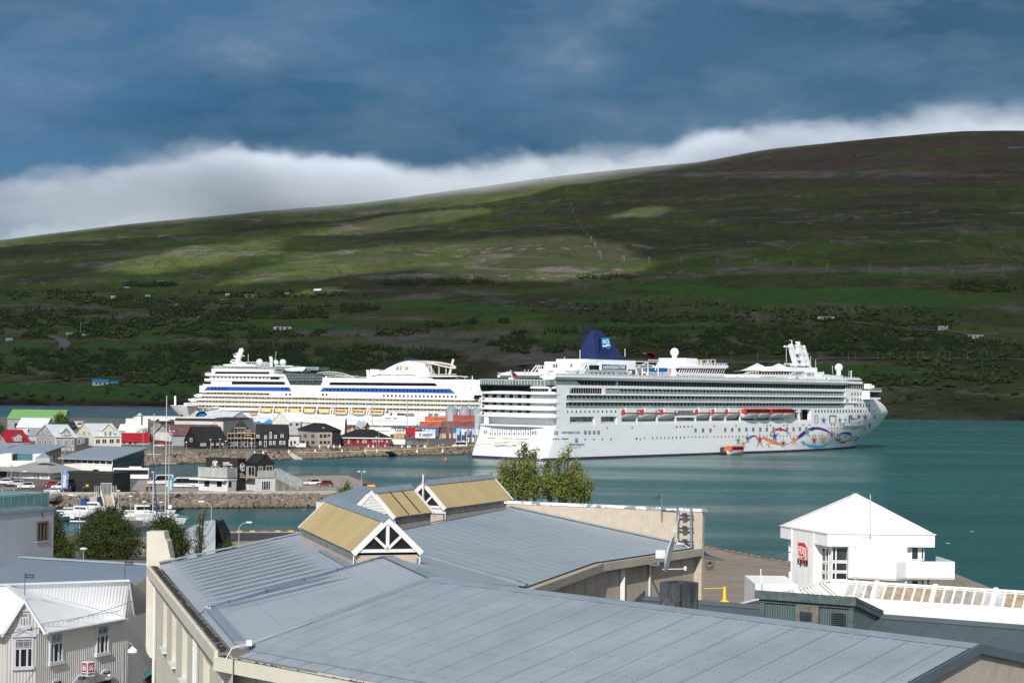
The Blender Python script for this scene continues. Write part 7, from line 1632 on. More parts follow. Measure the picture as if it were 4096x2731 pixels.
def onA(px,py,out=.08):
 a0,b0=ray(px,py);Y=1240.0
 def ins_(Y):p=V((a0*Y,Y,H+b0*Y))-A0;return abs(p.dot(ain)-BA)<hba(p.dot(ad),p.z)
 while not ins_(Y)and Y<1500:Y+=2
 lo,hi_=Y-2,Y
 for _ in range(10):
  m__=(lo+hi_)/2
  if ins_(m__):hi_=m__
  else:lo=m__
 Y=lo-out*1.3;return V((a0*Y,Y,H+b0*Y))
onAF=lambda x,y,o=.1:AFc.at(x,y,o)
def abox(mb_,x0,x1,y0,y1,yin=0,dep=2*BA,ref=None):
 """box between bearings x0..x1 whose lower/upper level is read at the left bow part, y in A1 crop, x in photo px"""
 z0=AFc.z_(1100,y1);z1=AFc.z_(1100,y0);s0=sa_(x0,(y0+y1)/2);s1=sa_(x1,(y0+y1)/2)
 mb_.ext([A0+ad*s0+ain*yin+up*z0,A0+ad*s1+ain*yin+up*z0,A0+ad*s1+ain*yin+up*z1,A0+ad*s0+ain*yin+up*z1],ain*(dep-yin))
ya=lambda y:1380+y*.27211
ROWS=[(ya(901),ya(938),790,1985),(ya(830),ya(868),762,1985),(ya(768),ya(805),790,1985),(ya(706),ya(747),810,1078)]
m_=MB();abox(m_,875,2150,ya(880),ya(965),1.7);abox(m_,800,2150,ya(690),ya(900),1.7);abox(m_,815,2150,ya(675),ya(765),1.7);ak(m_,'cabin_wall',mat('cabin_wall2',(.50,.47,.43),.6,.3,.6,col2=(.24,.22,.20)))
m_=MB()
abox(m_,735,2150,ya(872),ya(897));abox(m_,752,2150,ya(809),ya(828));abox(m_,775,2150,ya(748),ya(765));abox(m_,798,2150,ya(610),ya(706));abox(m_,1078,2150,ya(700),ya(766),-.02)
abox(m_,812,2150,ya(582),ya(612));abox(m_,818,1150,ya(505),ya(535));abox(m_,818,1150,ya(535),ya(612),.5)
abox(m_,820,1138,ya(425),ya(462));abox(m_,846,1095,ya(358),ya(428));abox(m_,822,1140,ya(455),ya(508),1.6)
abox(m_,1290,2030,ya(470),ya(615));
for(x0,y0,x1,y1)in((205,880,290,845),(285,818,360,780),(360,756,440,715),(430,690,520,610)):m_.ext([onAF(680+x0*.27211,ya(y0+6),0),onAF(680+(x1+30)*.27211,ya(y0+6),0),onAF(680+(x1+30)*.27211,ya(y1),0),onAF(680+(x0+30)*.27211,ya(y1),0)],ain*2*BA)
ak(m_,'deck_bands',SW)
YEC=mat('deckchair_yellow',(.62,.42,.03),.7);spA=13.9
for(t_,b_,x0,x1)in ROWS:
 m_=MB();md=MB();my=MB();z0=AFc.z_(1100,b_);z1=AFc.z_(1100,t_);s=sa_(x1);s9=sa_(x0);i=0
 if b_==ya(938):z0-=.1
 while s<s9:
  m_.ext([A0+ad*s+ain*.1+up*z0,A0+ad*s+ain*1.7+up*z0,A0+ad*s+ain*1.7+up*z1,A0+ad*s+ain*.1+up*z1],ad*.12)
  md.ext([A0+ad*(s+.9)+ain*1.6+up*z0,A0+ad*(s+1.9)+ain*1.6+up*z0,A0+ad*(s+1.9)+ain*1.6+up*(z1-.2),A0+ad*(s+.9)+ain*1.6+up*(z1-.2)],ain*.08)
  q=A0+ad*(s+.3+.8*(i%2))+ain*.5;my.ext([q+up*(z0+.35),q+ad*.65+up*(z0+.35),q+ad*.65+up*(z0+1.15),q+up*(z0+1.15)],ain*.5)
  s+=2.45;i+=1
 ak(m_,'balcony_row',SW);ak(md,'balcony_doors',SDK);ak(my,'deckchairs',YEC)
m_=MB()
for(t_,b_,x0,x1)in ROWS:abox(m_,x0,x1,b_-3.2,b_,.05,.09)
ak(m_,'balcony_glass',mat('pale_glass_a',(.55,.54,.50),.2))
ABL=mat('stripe_blue',(.008,.075,.36),.4,.03)
m_=MB();L_=A1(500,665),A1(1785,678),A1(1755,618),A1(555,610);m_.ext([onAF(*q,.08)for q in L_],-AFc.n*.05);L_=A2(5,640),A2(1875,668),A2(1800,605),A2(40,590);m_.ext([onAF(*q,.08)for q in L_],-AFc.n*.05);ak(m_,'stripe',ABL)
def amarks(nm,L_,w_,h_,m,fn=onAF,o=.16):
 mb_=MB()
 for(x,y)in L_:mb_.poly([fn(x-w_,y+h_,o),fn(x+w_,y+h_,o),fn(x+w_,y-h_,o),fn(x-w_,y-h_,o)])
 return ak(mb_,nm,m)
amarks('stripe_window',[A1(x,637)for x in(619,668,720,770,821,1657,1709)]+[A2(92+53.2*i,613+i*.62)for i in range(32)],3.6,4.2,glass('navy_glass',(.006,.012,.03),.15))
amarks('cabin_window',[A1(x,726)for x in(1709,1763,2248,2302)]+[A2(884+55.3*i,700+i*.7)for i in range(19)],3.4,4.3,SDK)
amarks('porthole',[A1(1153+52.5*i,1076)for i in range(8)]+[A1(2167+54*i,1097)for i in range(4)]+[A2(15+53*i,1031+i*1.1)for i in range(26)],1.9,2.0,SDK,onA,.1)
m_=MB()
def strip_(pts,o=.12):m_.ext([onAF(*q,o)for q in pts],-AFc.n*.05)
strip_([A1(660,420),A1(1462,424),A1(1462,392),A1(668,388)]);strip_([A1(908,576),A1(1700,580),A1(1680,540),A1(908,535)]);strip_([A1(1470,504),A1(1600,506),A1(1610,465),A1(1480,463)]);strip_([A2(125,552),A2(1630,566),A2(1590,524),A2(140,512)]);strip_([A1(502,572),A1(600,572),A1(600,535),A1(502,535)]);strip_([A1(525,490),A1(585,490),A1(585,462),A1(528,462)])
strip_([A2(2130,742),A2(2290,742),A2(2290,690),A2(2145,690)],2.2)
ak(m_,'window_band',SDK)
m_=MB()
for i in range(15):x,y=A1(625+56*i,484);m_.ext([onAF(x,y+5.2,-1.4),onAF(x+8,y+5.2,-1.4),onAF(x+8,y-5,-1.4),onAF(x,y-5,-1.4)],-AFc.n*.05)
ak(m_,'cabin_door',mat('door_tan',(.22,.16,.13),.6))
m_=MB();m_.ext([onAF(*A1(*q),-.2)for q in((1840,752),(2140,752),(2268,518),(2288,455),(2240,420),(2080,398),(1900,382),(1675,390))],-AFc.n*.3);ak(m_,'atrium_glass',glass('atrium_glass',(.012,.028,.035),.08))
m_=MB()
for i in range(24):
 xt=1690+25*i;xb=1845+12.6*i;m_.beam(onAF(*A1(xt,395+i*2.6),.05),onAF(*A1(1740+22.5*i,515),.05),.18)
 m_.beam(onAF(*A1(1740+22.5*i,515),.02),onAF(*A1(xb,750),.02),.07)
for y in(430,470,512):m_.beam(onAF(*A1(1700,y),.05),onAF(*A1(2280,y+2),.05),.2)
for y in(560,600,640,680,720):m_.beam(onAF(*A1(1760+(y-560)*.4,y),.03),onAF(*A1(2250-(y-560)*.5,y),.03),.06)
ak(m_,'atrium_frame',mat('frame_blue_grey',(.30,.36,.38),.5))
m_=MB();m_.beam(onAF(*A1(1675,430),.1),onAF(*A1(1840,755),.1),1.2,.6,up=AFc.n);m_.beam(onAF(*A1(1835,757),.1),onAF(*A1(2145,760),.1),.9);m_.beam(onAF(*A1(2140,755),.1),onAF(*A1(2305,455),.1),1.2,.6,up=AFc.n);ak(m_,'atrium_edge',SW)
m_=MB();LT=mat('lattice_white',(.66,.70,.71),.5)
for(x0,x1,yt,yb,c_,n_)in((620,1280,312,358,A1,44),(1510,1670,385,432,A1,12),(530,600,402,425,A1,6),(1285,1500,315,340,A1,12),(540,640,440,485,A2,8),(640,1300,440,490,A2,36),(110,540,425,485,A2,30),(760,1890,400,420,A2,50),(1430,2140,476,496,A2,36),(1800,2210,560,576,A2,20),(1880,2260,645,670,A2,20)):
 for i in range(n_):x=x0+(x1-x0)*i/n_;m_.beam(onAF(*c_(x,yt),.1),onAF(*c_(x,yb),.1),.16)
 m_.beam(onAF(*c_(x0,yt),.1),onAF(*c_(x1,yt),.1),.22)
def arch(c_,x0,x1,ytop,yb0,yb1,n_,th=16):
 pt=[]
 for i in range(n_+1):q=i/n_;x=x0+(x1-x0)*q;y=yb0+(yb1-yb0)*q-(4*q*(1-q))*((yb0+yb1)/2-ytop);pt.append((x,y))
 for(p,q)in zip(pt[:-1],pt[1:]):
  m_.beam(onAF(*c_(*p),-2),onAF(*c_(*q),-2),.35);m_.beam(onAF(*c_(p[0],p[1]+th),-2),onAF(*c_(q[0],q[1]+th),-2),.25);m_.beam(onAF(*c_(*p),-2),onAF(*c_(p[0],p[1]+th),-2),.2)
arch(A1,890,1480,248,275,285,22,28);arch(A1,1290,1500,250,300,300,8,30);arch(A2,-170,530,370,420,480,34,34)
ak(m_,'lattice_railing',LT)
m_=MB()
m_.ext([onAF(*A1(*q),-1)for q in((760,285),(860,275),(1210,285),(1280,300),(1275,310),(860,310),(790,305))],ain*24);m_.ext([onAF(*A1(*q),-1)for q in((1675,350),(1820,325),(1960,318),(1998,332),(1940,385),(1790,385),(1700,375))],ain*20);m_.ext([onAF(*A1(*q),-3)for q in((1540,295),(1790,300),(1790,315),(1540,318))],ain*18)
m_.ext([onAF(*A1(*q),-2)for q in((1445,168),(1485,165),(1495,215),(1490,320),(1465,320))],ain*1.5)
ak(m_,'canopy',mat('canopy_pale',(.60,.65,.66),.5))
m_=MB();abox(m_,850,1270,ya(312),ya(360),3,30);ak(m_,'wind_glass',mat('wind_glass_a',(.22,.30,.31),.3,.4,.8))
def dome(px,py,r,dz,yin=-8):
 c_=onAF(px,py,yin);rr_=r/F*c_.y;m_=MB();m_.ball(tuple(c_),rr_,18);m_.tube(c_-up*rr_*.8,c_-up*(rr_+dz),rr_*.5,n=8);m_.mk('radome',mat('dome_white',(.66,.69,.69),.5),aid,world=True,smooth=True)
dome(*A1(1265,248),13.8,3);dome(*A1(1505,260),12.5,2);dome(*A1(1610,253),13.5,3);dome(*A1(680,296),2.2,2)
m_=MB()
for(p,q,w_)in(((870,265),(945,50),4.2),((940,60),(950,35),1),((830,160),(890,168),1.8),((810,132),(900,132),.5),((870,110),(870,165),.6),((840,108),(905,108),.3),((790,212),(850,208),.8),((775,235),(860,262),1.5),((775,230),(775,255),.3),((900,150),(985,153),.6),((920,215),(950,250),.5),((860,268),(1000,268),1.5),((1040,120),(1037,245),.25),((1455,95),(1447,165),.25),((1440,170),(1437,250),.25),((780,250),(960,245),.4)):m_.beam(onAF(*A1(*p),-BA),onAF(*A1(*q),-BA),w_*.7)
m_.beam(ACn.at(*A1(78,900)),ACn.at(*A1(78,745)),1.2);ak(m_,'mast',SW)
fa_=Face(A0+ain*5,-ad);m_=MB();m_.ext([fa_.at(*A2(*q))for q in((800,400),(1282,410),(1255,215),(1180,222),(1080,250),(980,295),(860,360))],ain*20);m_.ext([fa_.at(*A2(*q),-1)for q in((1260,225),(1282,410),(1520,410),(1440,255))],ain*18);m_.ext([fa_.at(*A2(*q))for q in((640,345),(670,342),(700,440),(650,445))],ain*3);m_.ext([fa_.at(*A2(*q))for q in((690,335),(815,338),(835,400),(700,430))],ain*12)
m_.ext([fa_.at(*A2(*q),1)for q in((770,430),(860,415),(1400,425),(1560,460),(1560,490),(640,480),(650,450))],ain*20)
for(pts)in(((1400,440),(1910,436),(1890,420),(1300,415)),((1500,490),(2160,520),(2140,500),(1440,490)),((1710,515),(2160,525),(2150,512),(1710,505)),((1790,570),(2260,615),(2210,578),(1790,562)),((1870,670),(2300,675),(2290,690),(2140,740),(1900,790),(1700,700)),((1640,500),(1790,500),(1800,600),(1700,600))):m_.ext([fa_.at(*A2(*q),2)for q in pts],ain*22)
ak(m_,'funnel_house',SW)
m_=MB()
for pts in(((1560,450),(1870,448),(1865,476),(1560,476)),((1790,525),(2110,532),(2105,566),(1800,562)),((2010,618),(2250,620),(2210,648),(2010,646)),((1550,450),(1600,450),(1600,476),(1560,476))):m_.ext([fa_.at(*A2(*q),-1.5)for q in pts],ain*18)
ak(m_,'aft_window',SDK)
for ch_,x0,x1,cc in(('A',1048,1095,(.01,.19,.48)),('I',1106,1126,(.62,.05,.03)),('D',1130,1172,(.85,.50,.02)),('A',1176,1222,(.02,.33,.12))):
 m_=MB();textpx(m_,ch_,lambda x,y:fa_.at(x,y,.3),*A2(x0,284),*A2(x1,346),bold=.05,shear=.12);ak(m_,'letter',mat('funnel_'+str(x0),cc,.4,0))
m_=MB();
for i in range(10):
 if i not in(4,):m_.ext([fa_.at(*A2(983+24*i+dx,yy),.2)for dx,yy in((0,412),(13,412),(16,376),(3,376))],ain*.1)
ak(m_,'vent_slats',SGY)
m_=MB()
for x in(1160,1205,1245,1280):m_.beam(fa_.at(*A2(x,222),-8),fa_.at(*A2(x+5,182),-8),3.2)
ak(m_,'exhaust_pipe',mat('exhaust_black',(.015,.015,.017),.6))
m_=MB();pts=[(1260,222),(1400,228),(1560,258),(1700,290),(1800,312),(1862,315),(1858,295),(1790,268),(1640,240),(1480,228)]
for p,q in zip(pts,pts[1:]+pts[:1]):m_.beam(fa_.at(*A2(*p),-3),fa_.at(*A2(*q),-3),1.1)
for x in(1485,1522,1630,1728):m_.beam(fa_.at(*A2(x,250),-4),fa_.at(*A2(x,400),-4),.6)
m_.beam(fa_.at(*A2(1830,192),-4),fa_.at(*A2(1775,405),-4),1.5);m_.beam(fa_.at(*A2(2092,425),-4),fa_.at(*A2(2092,480),-4),.6);m_.beam(fa_.at(*A2(1955,436),-4),fa_.at(*A2(2030,436),-4),.6);m_.beam(fa_.at(*A2(1990,436),-4),fa_.at(*A2(1990,480),-4),.3);ak(m_,'loop_frame',mat('loop_cream',(.60,.56,.50),.5))
yT,yB=1629.5,1653;m_=MB();zz0=AFc.z_(1100,1653);zz1=AFc.z_(1100,1629)
m_.ext([A0+ad*0+ain*4+up*zz0,A0+ad*sa_(870)+ain*4+up*zz0,A0+ad*sa_(870)+ain*4+up*(zz1+1),A0+ain*4+up*(zz1+1)],ain*1);ak(m_,'promenade_wall',mat('promenade_white',(.66,.66,.65),.6))
m_=MB();abox(m_,1555,1985,ya(945),ya(965),-.1,3);abox(m_,875,1034,ya(938),ya(968),0,4);m_.ext([onAF(*q,.2)for q in(A2(1140,930),A2(2150,935),A2(2150,975),A2(1240,975))],ain*3);ak(m_,'lower_band',SW)
m_=MB()
for x in(1222,1285,1538,1620):m_.box(tuple(onAF(*A2(x,962),.3)-V((2.0,.1,.9))),tuple(onAF(*A2(x+5,945),.3)+V((2.0,.1,.3))))
ak(m_,'oval_vent',mat('hatch_grey',(.20,.20,.19),.6))
m_=MB()
for x in(1305,1505,1715,1930,2145):m_.beam(onAF(*A1(x,1040),.2),onAF(*A1(x+24,905),.2),.9,.8);m_.beam(onAF(*A1(x-8,1040),.5),onAF(*A1(x+14,960),.5),.6)
for x in(135,165,390,420,640,670,895):m_.beam(onAF(*A2(x,1000),.2),onAF(*A2(x+22,868),.2),.9,.8)
for i in range(60):x=1040+18*i;m_.beam(onAF(x,1661+(x-1100)*.014,.1),onAF(x,1654+(x-1100)*.014,.1),.15)
for i in range(10):
 for dy in(0,12,24):m_.tube(onAF(*A2(912+(i%2)*96,958+dy*1.5),.6),onAF(*A2(978+(i%2)*96-4,958+dy*1.5),.6),.85,n=8)if i<2 else None
ak(m_,'davit',SW)
amarks('promenade_window',[(x,1650+(x-1100)*.014)for x in range(1060,1540,26)],3.0,4.0,SDK,lambda x,y,o:onAF(x,y,-3.9))
rzA=math.atan2(-ad.y,-ad.x);bx=[A1(x,0)[0]for x in(1415,1625,1835,2050)]+[A1(2268,0)[0],A2(290,0)[0],A2(538,0)[0],A2(785,0)[0]]
names=['first','second','third','fourth','fifth','sixth','seventh','eighth']
for i,x in enumerate(bx):
 p=onAF(x,1650.5+(x-1100)*.015,.3);ten=i>=5
 boat('lifeboat',f'{names[i]} yellow lifeboat counted from the bow of the blue striped ship','lifeboat',tuple(p-up*(.1 if not ten else 1.0)),rzA,8.6 if not ten else 10.6,LBY,'yellow lifeboats on the blue striped ship',win=1 if ten else False)
p=onAF(*A1(1230,1030),.5);boat('rescue_boat','small orange rescue boat ahead of the yellow lifeboats','boat',tuple(p),rzA,6,LBO)
AID_=mat('aida_blue',(.005,.10,.34),.4,0);WVB=mat('wave_blue',(.01,.27,.62),.4,0)
m_=MB();textpx(m_,'AIDA',lambda x,y:onA(x,y,.1),*A1(393,932),*A1(475,964),bold=.02);textpx(m_,'sol',lambda x,y:onA(x,y,.1),*A1(486,932),*A1(528,964));ak(m_,'bow_lettering',AID_)
m_=MB();textpx(m_,'AIDA',lambda x,y:onAF(x,y,-1.5),*A1(812,328),*A1(890,354),bold=.03);textpx(m_,'sol',lambda x,y:onAF(x,y,-1.5),*A1(894,330),*A1(930,354),bold=.01);ak(m_,'top_lettering',SW)
m_=MB();textpx(m_,'www.aida.de',lambda x,y:onA(x,y,.1),*A2(935,1085),*A2(1560,1150),bold=.02);ak(m_,'web_lettering',AID_)
def disc(nm,cx,cy,rx,ry,m,o):mb_=MB();c_=onA(*A1(cx,cy),o);mb_.add([c_]+[onA(*A1(cx+rx*cos(a),cy+ry*sin(a)),o)for a in[2*pi*j/20 for j in range(20)]],[(0,i+1,(i+1)%20+1)for i in range(20)]);ak(mb_,nm,m)
disc('painted_eye',465,1050,88,76,mat('eye_black',(.01,.012,.03),.4),.1);disc('painted_iris',470,1055,62,52,WVB,.18);disc('painted_lips',168,1045,28,26,mat('lip_red',(.30,.01,.04),.4),.1)
m_=MB()
def wave(pts,lo):
 vs=[onA(*q,.1)for q in pts]+[onA(q[0],lo,.1)for q in pts];n_=len(pts);m_.add(vs,[(i,i+1,n_+i+1,n_+i)for i in range(n_-1)])
wave([A1(*q)for q in((1190,1118),(1225,1110),(1260,1128),(1300,1108),(1330,1122),(1345,1140),(1380,1130),(1420,1100),(1460,1082),(1500,1100),(1520,1140))],ya(1150));wave([A1(*q)for q in((2050,1190),(2150,1160),(2250,1155),(2352,1175))],ya(1200));wave([A2(*q)for q in((0,1090),(60,1100),(120,1120),(190,1098),(260,1110),(330,1125),(400,1112),(440,1130))],1380+1150*.289)
ak(m_,'painted_waves',WVB)
# the town behind the harbour
T4=crop(0,1600,.35073);TV=crop(400,1640,.34226);TC=crop(0,1850,.41667);TQ=crop(1500,1640,.34226)
WNM=[mat('window_white',(.74,.74,.73),.5,.03),glass('town_glass',(.03,.035,.04),.1)]
DGM=[mat('window_dark',(.03,.03,.035),.5),WNM[1]]
def wm(n_,c_,rough=.75,var=.08,grime=.15):return mat(n_,c_,rough,var,.25,grime=grime)
def hs(name,label,c_,near,xr,xl,ye,rz,rise,wall,roof,ridge='x',wins=(),ov=.35,dp=None,z0=2.6,Yd=None,wn=None,group=None,trim=None,drop=0):
 """house from its near corner: right front end xr, far end of the left face xl (or depth dp), eave height ye, all looked up in crop c_"""
 xc,yb=c_(*near);a,b_=ray(xc,yb)
 if Yd:p=V((a*Yd,Yd,0))
 else:p=G(xc,yb,z0)
 r_=R(rz);d=V((cos(r_),sin(r_),0));e=V((-sin(r_),cos(r_),0));FFr=Face(p,d);FFr.ref=yb-20;FLf=Face(p,e);FLf.ref=yb-20
 W=abs(FFr.s_(c_(xr,0)[0],c_(0,ye)[1]));D=dp if dp else abs(FLf.s_(c_(xl,0)[0],c_(0,ye)[1]));ze=FFr.z_(xc,c_(0,ye)[1]);zb=z0-drop;h_=ze-zb
 th=thing(name,label,'house' if 'house' in name else 'building',(p.x,p.y,zb),r_,group)
 m_=MB();m_.box((0,0,0),(W,D,h_))
 if ridge=='x':
  for x in(0,W-.2):m_.ext([(x,0,h_),(x,D,h_),(x,D/2,h_+rise)],(.2,0,0))
 if ridge=='y':
  for y in(0,D-.2):m_.ext([(0,y,h_),(W,y,h_),(W/2,y,h_+rise)],(0,.2,0))
 m_.mk('wall',wall,th);m_=MB();t_=.18
 if ridge=='x':
  k_=rise/(D/2)
  for sg in(0,1):
   y0=-ov if not sg else D+ov;m_.ext([(-ov,y0,h_-ov*k_),(W+ov,y0,h_-ov*k_),(W+ov,D/2,h_+rise),(-ov,D/2,h_+rise)],(0,0,t_))
 elif ridge=='y':
  k_=rise/(W/2)
  for sg in(0,1):
   x0=-ov if not sg else W+ov;m_.ext([(x0,-ov,h_-ov*k_),(x0,D+ov,h_-ov*k_),(W/2,D+ov,h_+rise),(W/2,-ov,h_+rise)],(0,0,t_))
 elif ridge=='hip':
  i_=min(W,D)/2;c1=(i_,D/2)if W>=D else(W/2,i_);c2=(W-i_,D/2)if W>=D else(W/2,D-i_);A=[(-ov,-ov,h_),(W+ov,-ov,h_),(W+ov,D+ov,h_),(-ov,D+ov,h_)];q1=(*c1,h_+rise);q2=(*c2,h_+rise)
  m_.add(A+[q1,q2],[(0,1,5,4),(1,2,5),(2,3,4,5),(3,0,4)]if W>=D else[(0,1,4),(1,2,5,4),(2,3,5),(3,0,4,5)]);m_.box((-ov,-ov,h_-.2),(W+ov,D+ov,h_-.01))
 elif ridge=='shed':m_.ext([(-ov,-ov,h_+.02),(W+ov,-ov,h_+.02),(W+ov,D+ov,h_+rise),(-ov,D+ov,h_+rise)],(0,0,t_))
 else:m_.box((-.12,-.12,h_),(W+.12,D+.12,h_+(rise or.25)))
 m_.mk('roof',roof,th)
 for w_ in wins:
  f_,x0,y0,x1,y1=w_[:5];nx,ny=(w_[5:7]if len(w_)>6 else(2,1));fc=FFr if f_=='F' else FLf;X0,Y0=c_(x0,y0);X1,Y1=c_(x1,y1);fc.window('window',th,X0,Y0,X1,Y1,.14 if(wn or WNM)is WNM else.07,nx,ny,wn or WNM,.06)
 if trim:
  m_=MB()
  for(x,y)in((0,0),(W,0),(0,D)):m_.box((x-.1,y-.1,0),(x+.1,y+.1,h_))
  m_.mk('corner_trim',trim,th)
 th['W']=W;th['D']=D;th['h']=h_
 return th,FFr,FLf,W,D,h_
def dormer(th,c_,FFr,x0,x1,ax,ay,yb,yt,wall,roof,back=3.0):
 """gabled dormer flush with the front; yt: its eave, ay: its apex"""
 X0=FFr.s_(*c_(x0,yb));X1=FFr.s_(*c_(x1,yb));zb=FFr.z_(*c_(x0,yb));ze=FFr.z_(*c_(x0,yt));za=FFr.z_(*c_(ax,ay));xm=(X0+X1)/2;m_=MB()
 m_.ext([FFr.pos(X0,zb,.03),FFr.pos(X1,zb,.03),FFr.pos(X1,ze,.03),FFr.pos(xm,za,.03),FFr.pos(X0,ze,.03)],FFr.n*-back);m_.mk('dormer',wall,th,0,1);m_=MB()
 for X in(X0-.3,X1+.3):m_.ext([FFr.pos(X,ze-.15,.35),FFr.pos(xm,za+.1,.35),FFr.pos(xm,za+.1,-back-.4),FFr.pos(X,ze-.15,-back-.4)],(0,0,.14))
 m_.mk('dormer_roof',roof,th,0,1)
GRN=wm('green_roof',(.20,.42,.13));BLG=wm('blue_grey_wall',(.27,.28,.33));WHW=wm('white_wall',(.72,.71,.68));SLV=wm('silver_roof',(.50,.54,.58),.45);WRO=wm('white_metal_roof',(.66,.69,.73),.45);REDR=wm('red_roof',(.30,.010,.022),.5);GRW=wm('grey_house_wall',(.33,.33,.325));CRW=wm('cream_house_wall',(.64,.61,.54));BLK=wm('tarred_black',(.014,.014,.016),.7,.3);BRD=wm('board_black',(.020,.019,.018),.6,.2);DKR=wm('dark_roof',(.030,.033,.038),.7,.2);MAR=wm('maroon_roof',(.15,.075,.075),.7,.3,.4);BRN=wm('rust_roof',(.22,.10,.06),.8,.3,.4);GYW=wm('grey_wall',(.36,.37,.39));BGE=wm('beige_wall',(.38,.34,.29));RDW=wm('barn_red',(.22,.012,.018));TEAL=wm('teal_trim',(.02,.14,.18));BGR=wm('zinc_roof',(.24,.28,.34),.5,.05)
hs('warehouse','long blue-grey warehouse with bright green roof at the far left',T0,(145,400),1250,-120,168,12,4.2,BLG,GRN,wins=[('F',395,172,500,235,4,1),('F',632,168,740,232,4,1),('F',865,165,965,232,4,1),('F',270,245,385,365,1,1)],ov=.5)
hs('warehouse','low warehouse with bright white roof in front of the green-roofed one',T0,(330,470),880,None,335,3,4.6,wm('pale_wall',(.52,.50,.46)),WRO,dp=26,wins=[('F',535,368,695,440,1,1)],ov=.5)
hs('warehouse','low white building with flat roof at the water edge behind the tree',T0,(1310,330),1620,None,232,2,.4,wm('pale_wall',(.52,.50,.46)),SLV,'flat',dp=14,wins=[('F',1345,248,1470,275,6,1),('F',1520,250,1605,280,5,1)],wn=DGM)
hs('shed','grey-roofed shed between the red-roofed and the grey house',T0,(560,600),900,None,495,8,3,GYW,BGR,dp=14)
th,f1,f2,*_=hs('house','house with crimson roof and dormer at the left edge',T0,(122,800),580,-190,615,34,4.3,GRW,REDR,wins=[('F',150,668,202,722),('F',222,664,277,702),('F',297,662,416,676,4),('F',447,656,563,682,4)],wn=[mat('red_trim',(.32,.02,.03),.5),WNM[1]])
dormer(th,T0,f1,278,432,362,448,614,505,GRW,REDR);f1 .window('window',th,*T0(305,522),*T0(345,606),.12,2,1,WNM,.12);f1 .window('window',th,*T0(366,522),*T0(408,604),.12,2,1,WNM,.12)
th,f1,f2,*_=hs('house','grey two-storey house with white trim and silver roof',T0,(1080,800),1502,705,528,36,4.7,GRW,SLV,trim=WNM[0],wins=[('L',768,465,800,530),('L',868,440,914,530,2,2),('L',970,470,1018,535),('L',768,585,815,688,2,2),('L',872,580,910,690,1),('L',968,590,1014,688,2,2),('F',1103,592,1190,685,4,2),('F',1240,585,1335,685,4,2),('F',1387,583,1475,680,4,2),('F',1212,750,1240,810),('F',1345,748,1372,808),('F',1422,745,1450,805),('L',880,365,905,415,1)])
dormer(th,T0,f1,1212,1372,1296,352,538,440,GRW,SLV);f1 .window('window',th,*T0(1238,456),*T0(1338,536),.12,4,2,WNM,.12)
th,f1,f2,*_=hs('house','cream two-storey house with silver roof and gabled dormer',T0,(1845,790),2372,1467,514,36,4.9,CRW,SLV,trim=WNM[0],wins=[('L',1538,428,1564,486),('L',1620,410,1677,488,4,2),('L',1735,430,1766,490),('L',1640,310,1662,350,1),('F',1870,570,1965,657,4),('F',1998,565,2090,655,4),('F',2140,560,2235,652,4),('F',2270,556,2350,648,4)])
dormer(th,T0,f1,2005,2240,2118,278,510,400,CRW,SLV);f1 .window('window',th,*T1(47,306),*T1(76,358),.12,2,2,WNM,.12);f1 .window('window',th,*T1(102,304),*T1(133,356),.12,2,2,WNM,.12)
hs('house','dark grey link house between the grey and the cream house',T0,(1500,800),1740,None,548,36,.3,wm('slate_wall',(.07,.075,.08)),GYW,'flat',dp=6,wins=[('F',1510,565,1580,665,3),('F',1595,565,1650,640,2)])
hs('warehouse','white gabled shed with long pale roof by the fjord',TV,(295,200),520,35,150,-28,4,WHW,WRO,'y',dp=34)
hs('warehouse','long white flat-roofed factory with a small square turret',TV,(430,225),880,None,84,2,.5,WHW,WRO,'flat',dp=30,wins=[('F',660,104,692,122,3),('F',820,108,862,124,4),('F',802,112,815,128,1)],wn=DGM)
th,*_=hs('roof_turret','small white turret with a mint green cap on the factory roof',TV,(435,108),480,None,60,2,1.2,WHW,wm('mint_roof',(.25,.50,.38)),'hip',dp=5,Yd=880,z0=10)
hs('warehouse','white low wing with bright wall under the factory',TV,(300,190),560,None,108,2,.4,WHW,WRO,'flat',dp=8,Yd=905)
hs('warehouse','wide black-roofed warehouse with beige front in front of the liner',T1,(875,265),1450,None,178,-4,.5,wm('beige_panel',(.50,.48,.42)),DKR,'shed',dp=70,Yd=900,z0=3)
hs('warehouse','dark flat upper storey with roof vents on the black-roofed warehouse',T1,(885,190),1350,None,150,-4,.4,DKR,WHW,'flat',dp=22,Yd=940,z0=8)
hs('warehouse','white lean-to in front of the beige warehouse wall',T1,(1035,300),1290,None,245,-3,1.6,WHW,WRO,'shed',dp=10,Yd=860)
hs('warehouse','big pale grey gabled warehouse below the bow of the liner',T1,(1520,235),1776,1210,168,35,4.2,wm('gable_grey',(.34,.34,.37)),wm('pale_roof',(.50,.54,.58)),'y',Yd=1020)
hs('warehouse','dark rust-roofed low shed behind the white gable house',TV,(300,290),540,None,190,-24,3.2,WHW,BRN,dp=18)
hs('warehouse','pale low roof behind the red-roofed cottage',TV,(215,290),370,None,235,0,3,GYW,WRO,dp=12)
hs('house','long cottage with crimson roof beside the autumn tree',TV,(250,400),560,None,360,6,3.4,wm('drab_wall',(.33,.30,.26)),REDR,dp=11,wins=[('F',335,370,365,396,2),('F',403,370,425,394,2),('F',272,368,292,392,1)],wn=DGM,ov=.6)
hs('house','black-roofed house with skylights behind the white gable',TV,(560,260),850,None,235,2,5,WHW,BLK,dp=14)
th,f1,f2,*_=hs('house','white gabled house with teal trim and a long maroon roof',TV,(838,415),1150,638,297,30,4.6,GYW,MAR,trim=TEAL,wins=[('L',648,283,720,345,3,1)],ov=.4)
